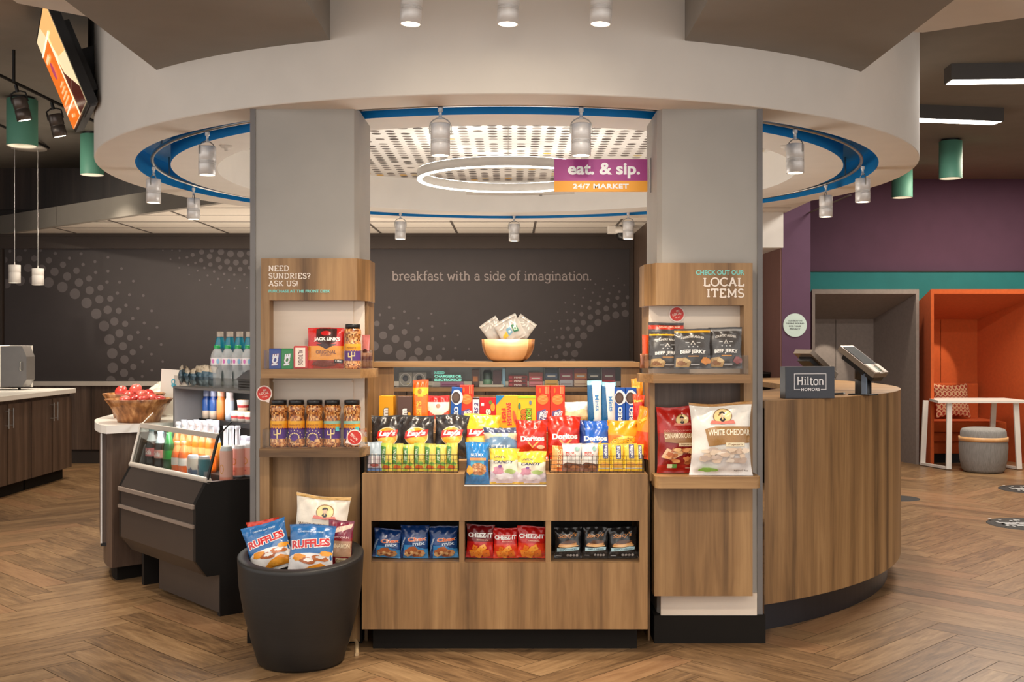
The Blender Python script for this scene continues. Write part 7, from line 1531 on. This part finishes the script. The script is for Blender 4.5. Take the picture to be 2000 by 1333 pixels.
for i, (px, tt) in enumerate(((424, -.245), (445, -.27), (465, -.30), (485, -.33))):
    x = CLX(px, tt); zt_ = zat(675, px, tt); H = zt_ - zT; r = .036
    vessel('water_bottle', f'green capped clear water bottle on the cooler, {ORD[i]} from the chip bags', 'bottle', px, tt, zT, [(.001, 0), (r * .62, 0), (r * .64, .04), (r * .66, H * .36), (r * .95, H * .46), (r, H * .56), (r, H * .72), (r * .9, H * .80), (r * .5, H * .91), (r * .44, H * .93)], [C(244, 246, 248)] * 9, 'green capped water bottles', (r * .5, H * .925, H, C(30, 140, 76)), (r, H * .55, H * .71, C(226, 220, 226), wl), M_CLEARP)
for i, (px, tt) in enumerate(((430, -.43), (449, -.445), (468, -.46), (487, -.475))):
    zt_ = zat(648, px, tt); H = zt_ - zT; r = .036
    vessel('large_water_bottle', f'tall teal sleeved water bottle on the cooler, {ORD[i]} from the chip bags', 'bottle', px, tt, zT, [(.001, 0), (r, 0), (r, H * .62), (r * .96, H * .7), (r * .55, H * .88), (r * .5, H * .91)], [C(214, 224, 226)] * 5, 'tall water bottles with teal sleeves', (r * .55, H * .905, H, C(214, 200, 184)), None, M_CLEARP)
    t = [o for o in COL.objects if o.name.startswith('large_water_bottle')][-1]
    b = MB(M_PLAST); b.lathe([(r * .975, H * .56), (r * .97, H * .70), (r * .57, H * .885), (r * .56, H * .90)], 20, cols=[C(20, 120, 150), C(30, 150, 176), C(24, 110, 140)]); b.build('sleeve', t)
x = CLX(480, -.235); X, Y = CP(x, -.235)
t = thing('condiment_box', 'black condiment box with a sloped lid beside the water bottles', 'box', (X, Y, zT), (0, 0, RZC))
b = MB(M_COOLIN, M_BLACK); b.box(-.09, 0, 0, .07, .14, .055, mi=0); 
for k in range(3): b.box(-.08, -.002, .012 + .014 * k, .06, 0, .018 + .014 * k, mi=1)
b.build('box_body', t)
b = MB(M_BLACK); b.prism([(-.012, .055), (.15, .055), (.15, .085), (.06, .105)], -.095, .075, fn=lambda a, z, x: (x, a, z)); b.build('box_lid', t)
# ---- fruit bowl counter
def flare_bowl(px, y, z, r0, r1, h, label, m):
    b = MB(m); b.lathe([(.001, .004), (r0, 0), (r0 * 1.08, h * .25), (r0 + (r1 - r0) * .55, h * .66), (r1, h * .985), (r1 - .002, h), (r1 - .008, h), (r0 + (r1 - r0) * .5, h * .64), (r0 * .95, .02), (.001, .018)], 48)
    return tag(b.build('wooden_bowl', loc=(PX(px, y), y, z)), label, 'bowl', None)
ybo, zbo = 6.70, zc1 + .0005
flare_bowl(271.5, ybo, zbo, .122, .197, .138, 'large flared acacia bowl of red sachets standing foremost on the white counter', M_ACACIA)
flare_bowl(262, 7.10, zbo, .122, .192, .152, 'flared wooden bowl of red packets standing behind the foremost bowl', M_ACACIA)
rr = random.Random(12)
PL = ('topmost', 'second', 'third', 'fourth', 'fifth', 'sixth', 'seventh')
REDS = [C(206, 66, 58), C(226, 96, 84), C(190, 50, 46)]
def redpack(px, py, y, r, rx, ry, lab, grp, seed, sq=False):
    b = MB(M_FILM); n = 18; sd = random.Random(seed)
    b.lathe([(.001, -.012), (r * .8, -.011), (r, 0), (r * .8, .011), (.001, .012)], n, col=REDS[seed % 3])
    D = Dec(b, lambda x_, z_, o: (x_, -z_, .0105 + o), 0, .0005, .05); D.ring(0, 0, r * .62, r * .62, r * .1, C(244, 206, 190)); D.ell(0, 0, r * .4, r * .3, C(240, 176, 160))
    tag(b.build('red_snack_pack', loc=P(px, py, y), rot=(rx, ry, 0)), lab, 'snack pack', grp)
for i, (px, py, y, r, rx, ry, lb) in enumerate(((236, 764, 7.02, .040, .95, -.2, 'round red snack pack tilted up at the outer end of the rear bowl'), (265, 761, 7.06, .040, 1.1, .15, 'round red snack pack standing tallest in the rear bowl'), (290, 769, 7.06, .036, .6, .3, 'round red snack pack lying towards the white card in the rear bowl'), (251, 769, 6.98, .034, .4, .1, 'round red snack pack lying low between the two tilted ones'), (276, 769, 6.99, .034, .5, -.2, 'round red snack pack lying below the tallest one'))):
    redpack(px, py, y, r, rx, ry, lb, 'round red snack packs', i)
for i, (px, py, y, rx, ry, lb) in enumerate(((245, 780, 6.66, .3, .1, 'flat red sachet at the outer rim of the foremost bowl'), (262, 777, 6.68, .45, -.15, 'flat red sachet second from the outer rim of the foremost bowl'), (280, 778, 6.66, .35, .1, 'flat red sachet in the middle of the foremost bowl'), (296, 776, 6.70, .4, .25, 'flat red sachet beside the middle one in the foremost bowl'), (312, 779, 6.70, .3, .2, 'flat red sachet under the inner rim of the foremost bowl'))):
    redpack(px, py, y, .036, rx, ry, lb, 'flat red sachets', i + 7)
# white crumpled napkins and a card stand
b = MB(M_CARD); rr = random.Random(4)
n = 20; vs = []; fs = []
for j in range(9):
    for i in range(n):
        a = 2 * PI * i / n; q = j / 8; r = .20 * (1 - q) + .01; vs.append((r * cos(a) * (1 + rr.uniform(-.12, .12)), .6 * r * sin(a) * (1 + rr.uniform(-.12, .12)), .20 * (q ** .7) + rr.uniform(-.008, .008) * (j > 0)))
for j in range(8):
    for i in range(n): fs.append((j * n + i, j * n + (i + 1) % n, (j + 1) * n + (i + 1) % n, (j + 1) * n + i))
b.add(vs, fs, C(240, 236, 226), 0, False); o = tag(b.build('napkin_heap', loc=(PX(312, 7.62), 7.62, zc1)), 'loose heap of white paper napkins behind the bowls', 'napkins'); o['kind'] = 'stuff'
yk_ = 7.25
b = MB(M_CARD); h = PZ(722, yk_) - zc1; b.box(-.065, 0, 0, .062, .006, h, C(240, 236, 228)); b.box(-.065, -.03, 0, .062, .04, .006, C(236, 232, 226)); D = Dec(b, flat_map(0, -.0006, 0), 0, .0005, .1); D.ell(.02, h * .74, .014, .02, C(90, 180, 206)); D.ell(.024, h * .66, .016, .014, C(90, 180, 206)); D.ell(.02, h * .74, .006, .010, C(240, 236, 228))
tag(b.build('card_stand', loc=(PX(329, yk_), yk_, zc1), rot=(0, .06, -.1)), 'white card stand with a pale blue swirl beside the bowls', 'card stand')
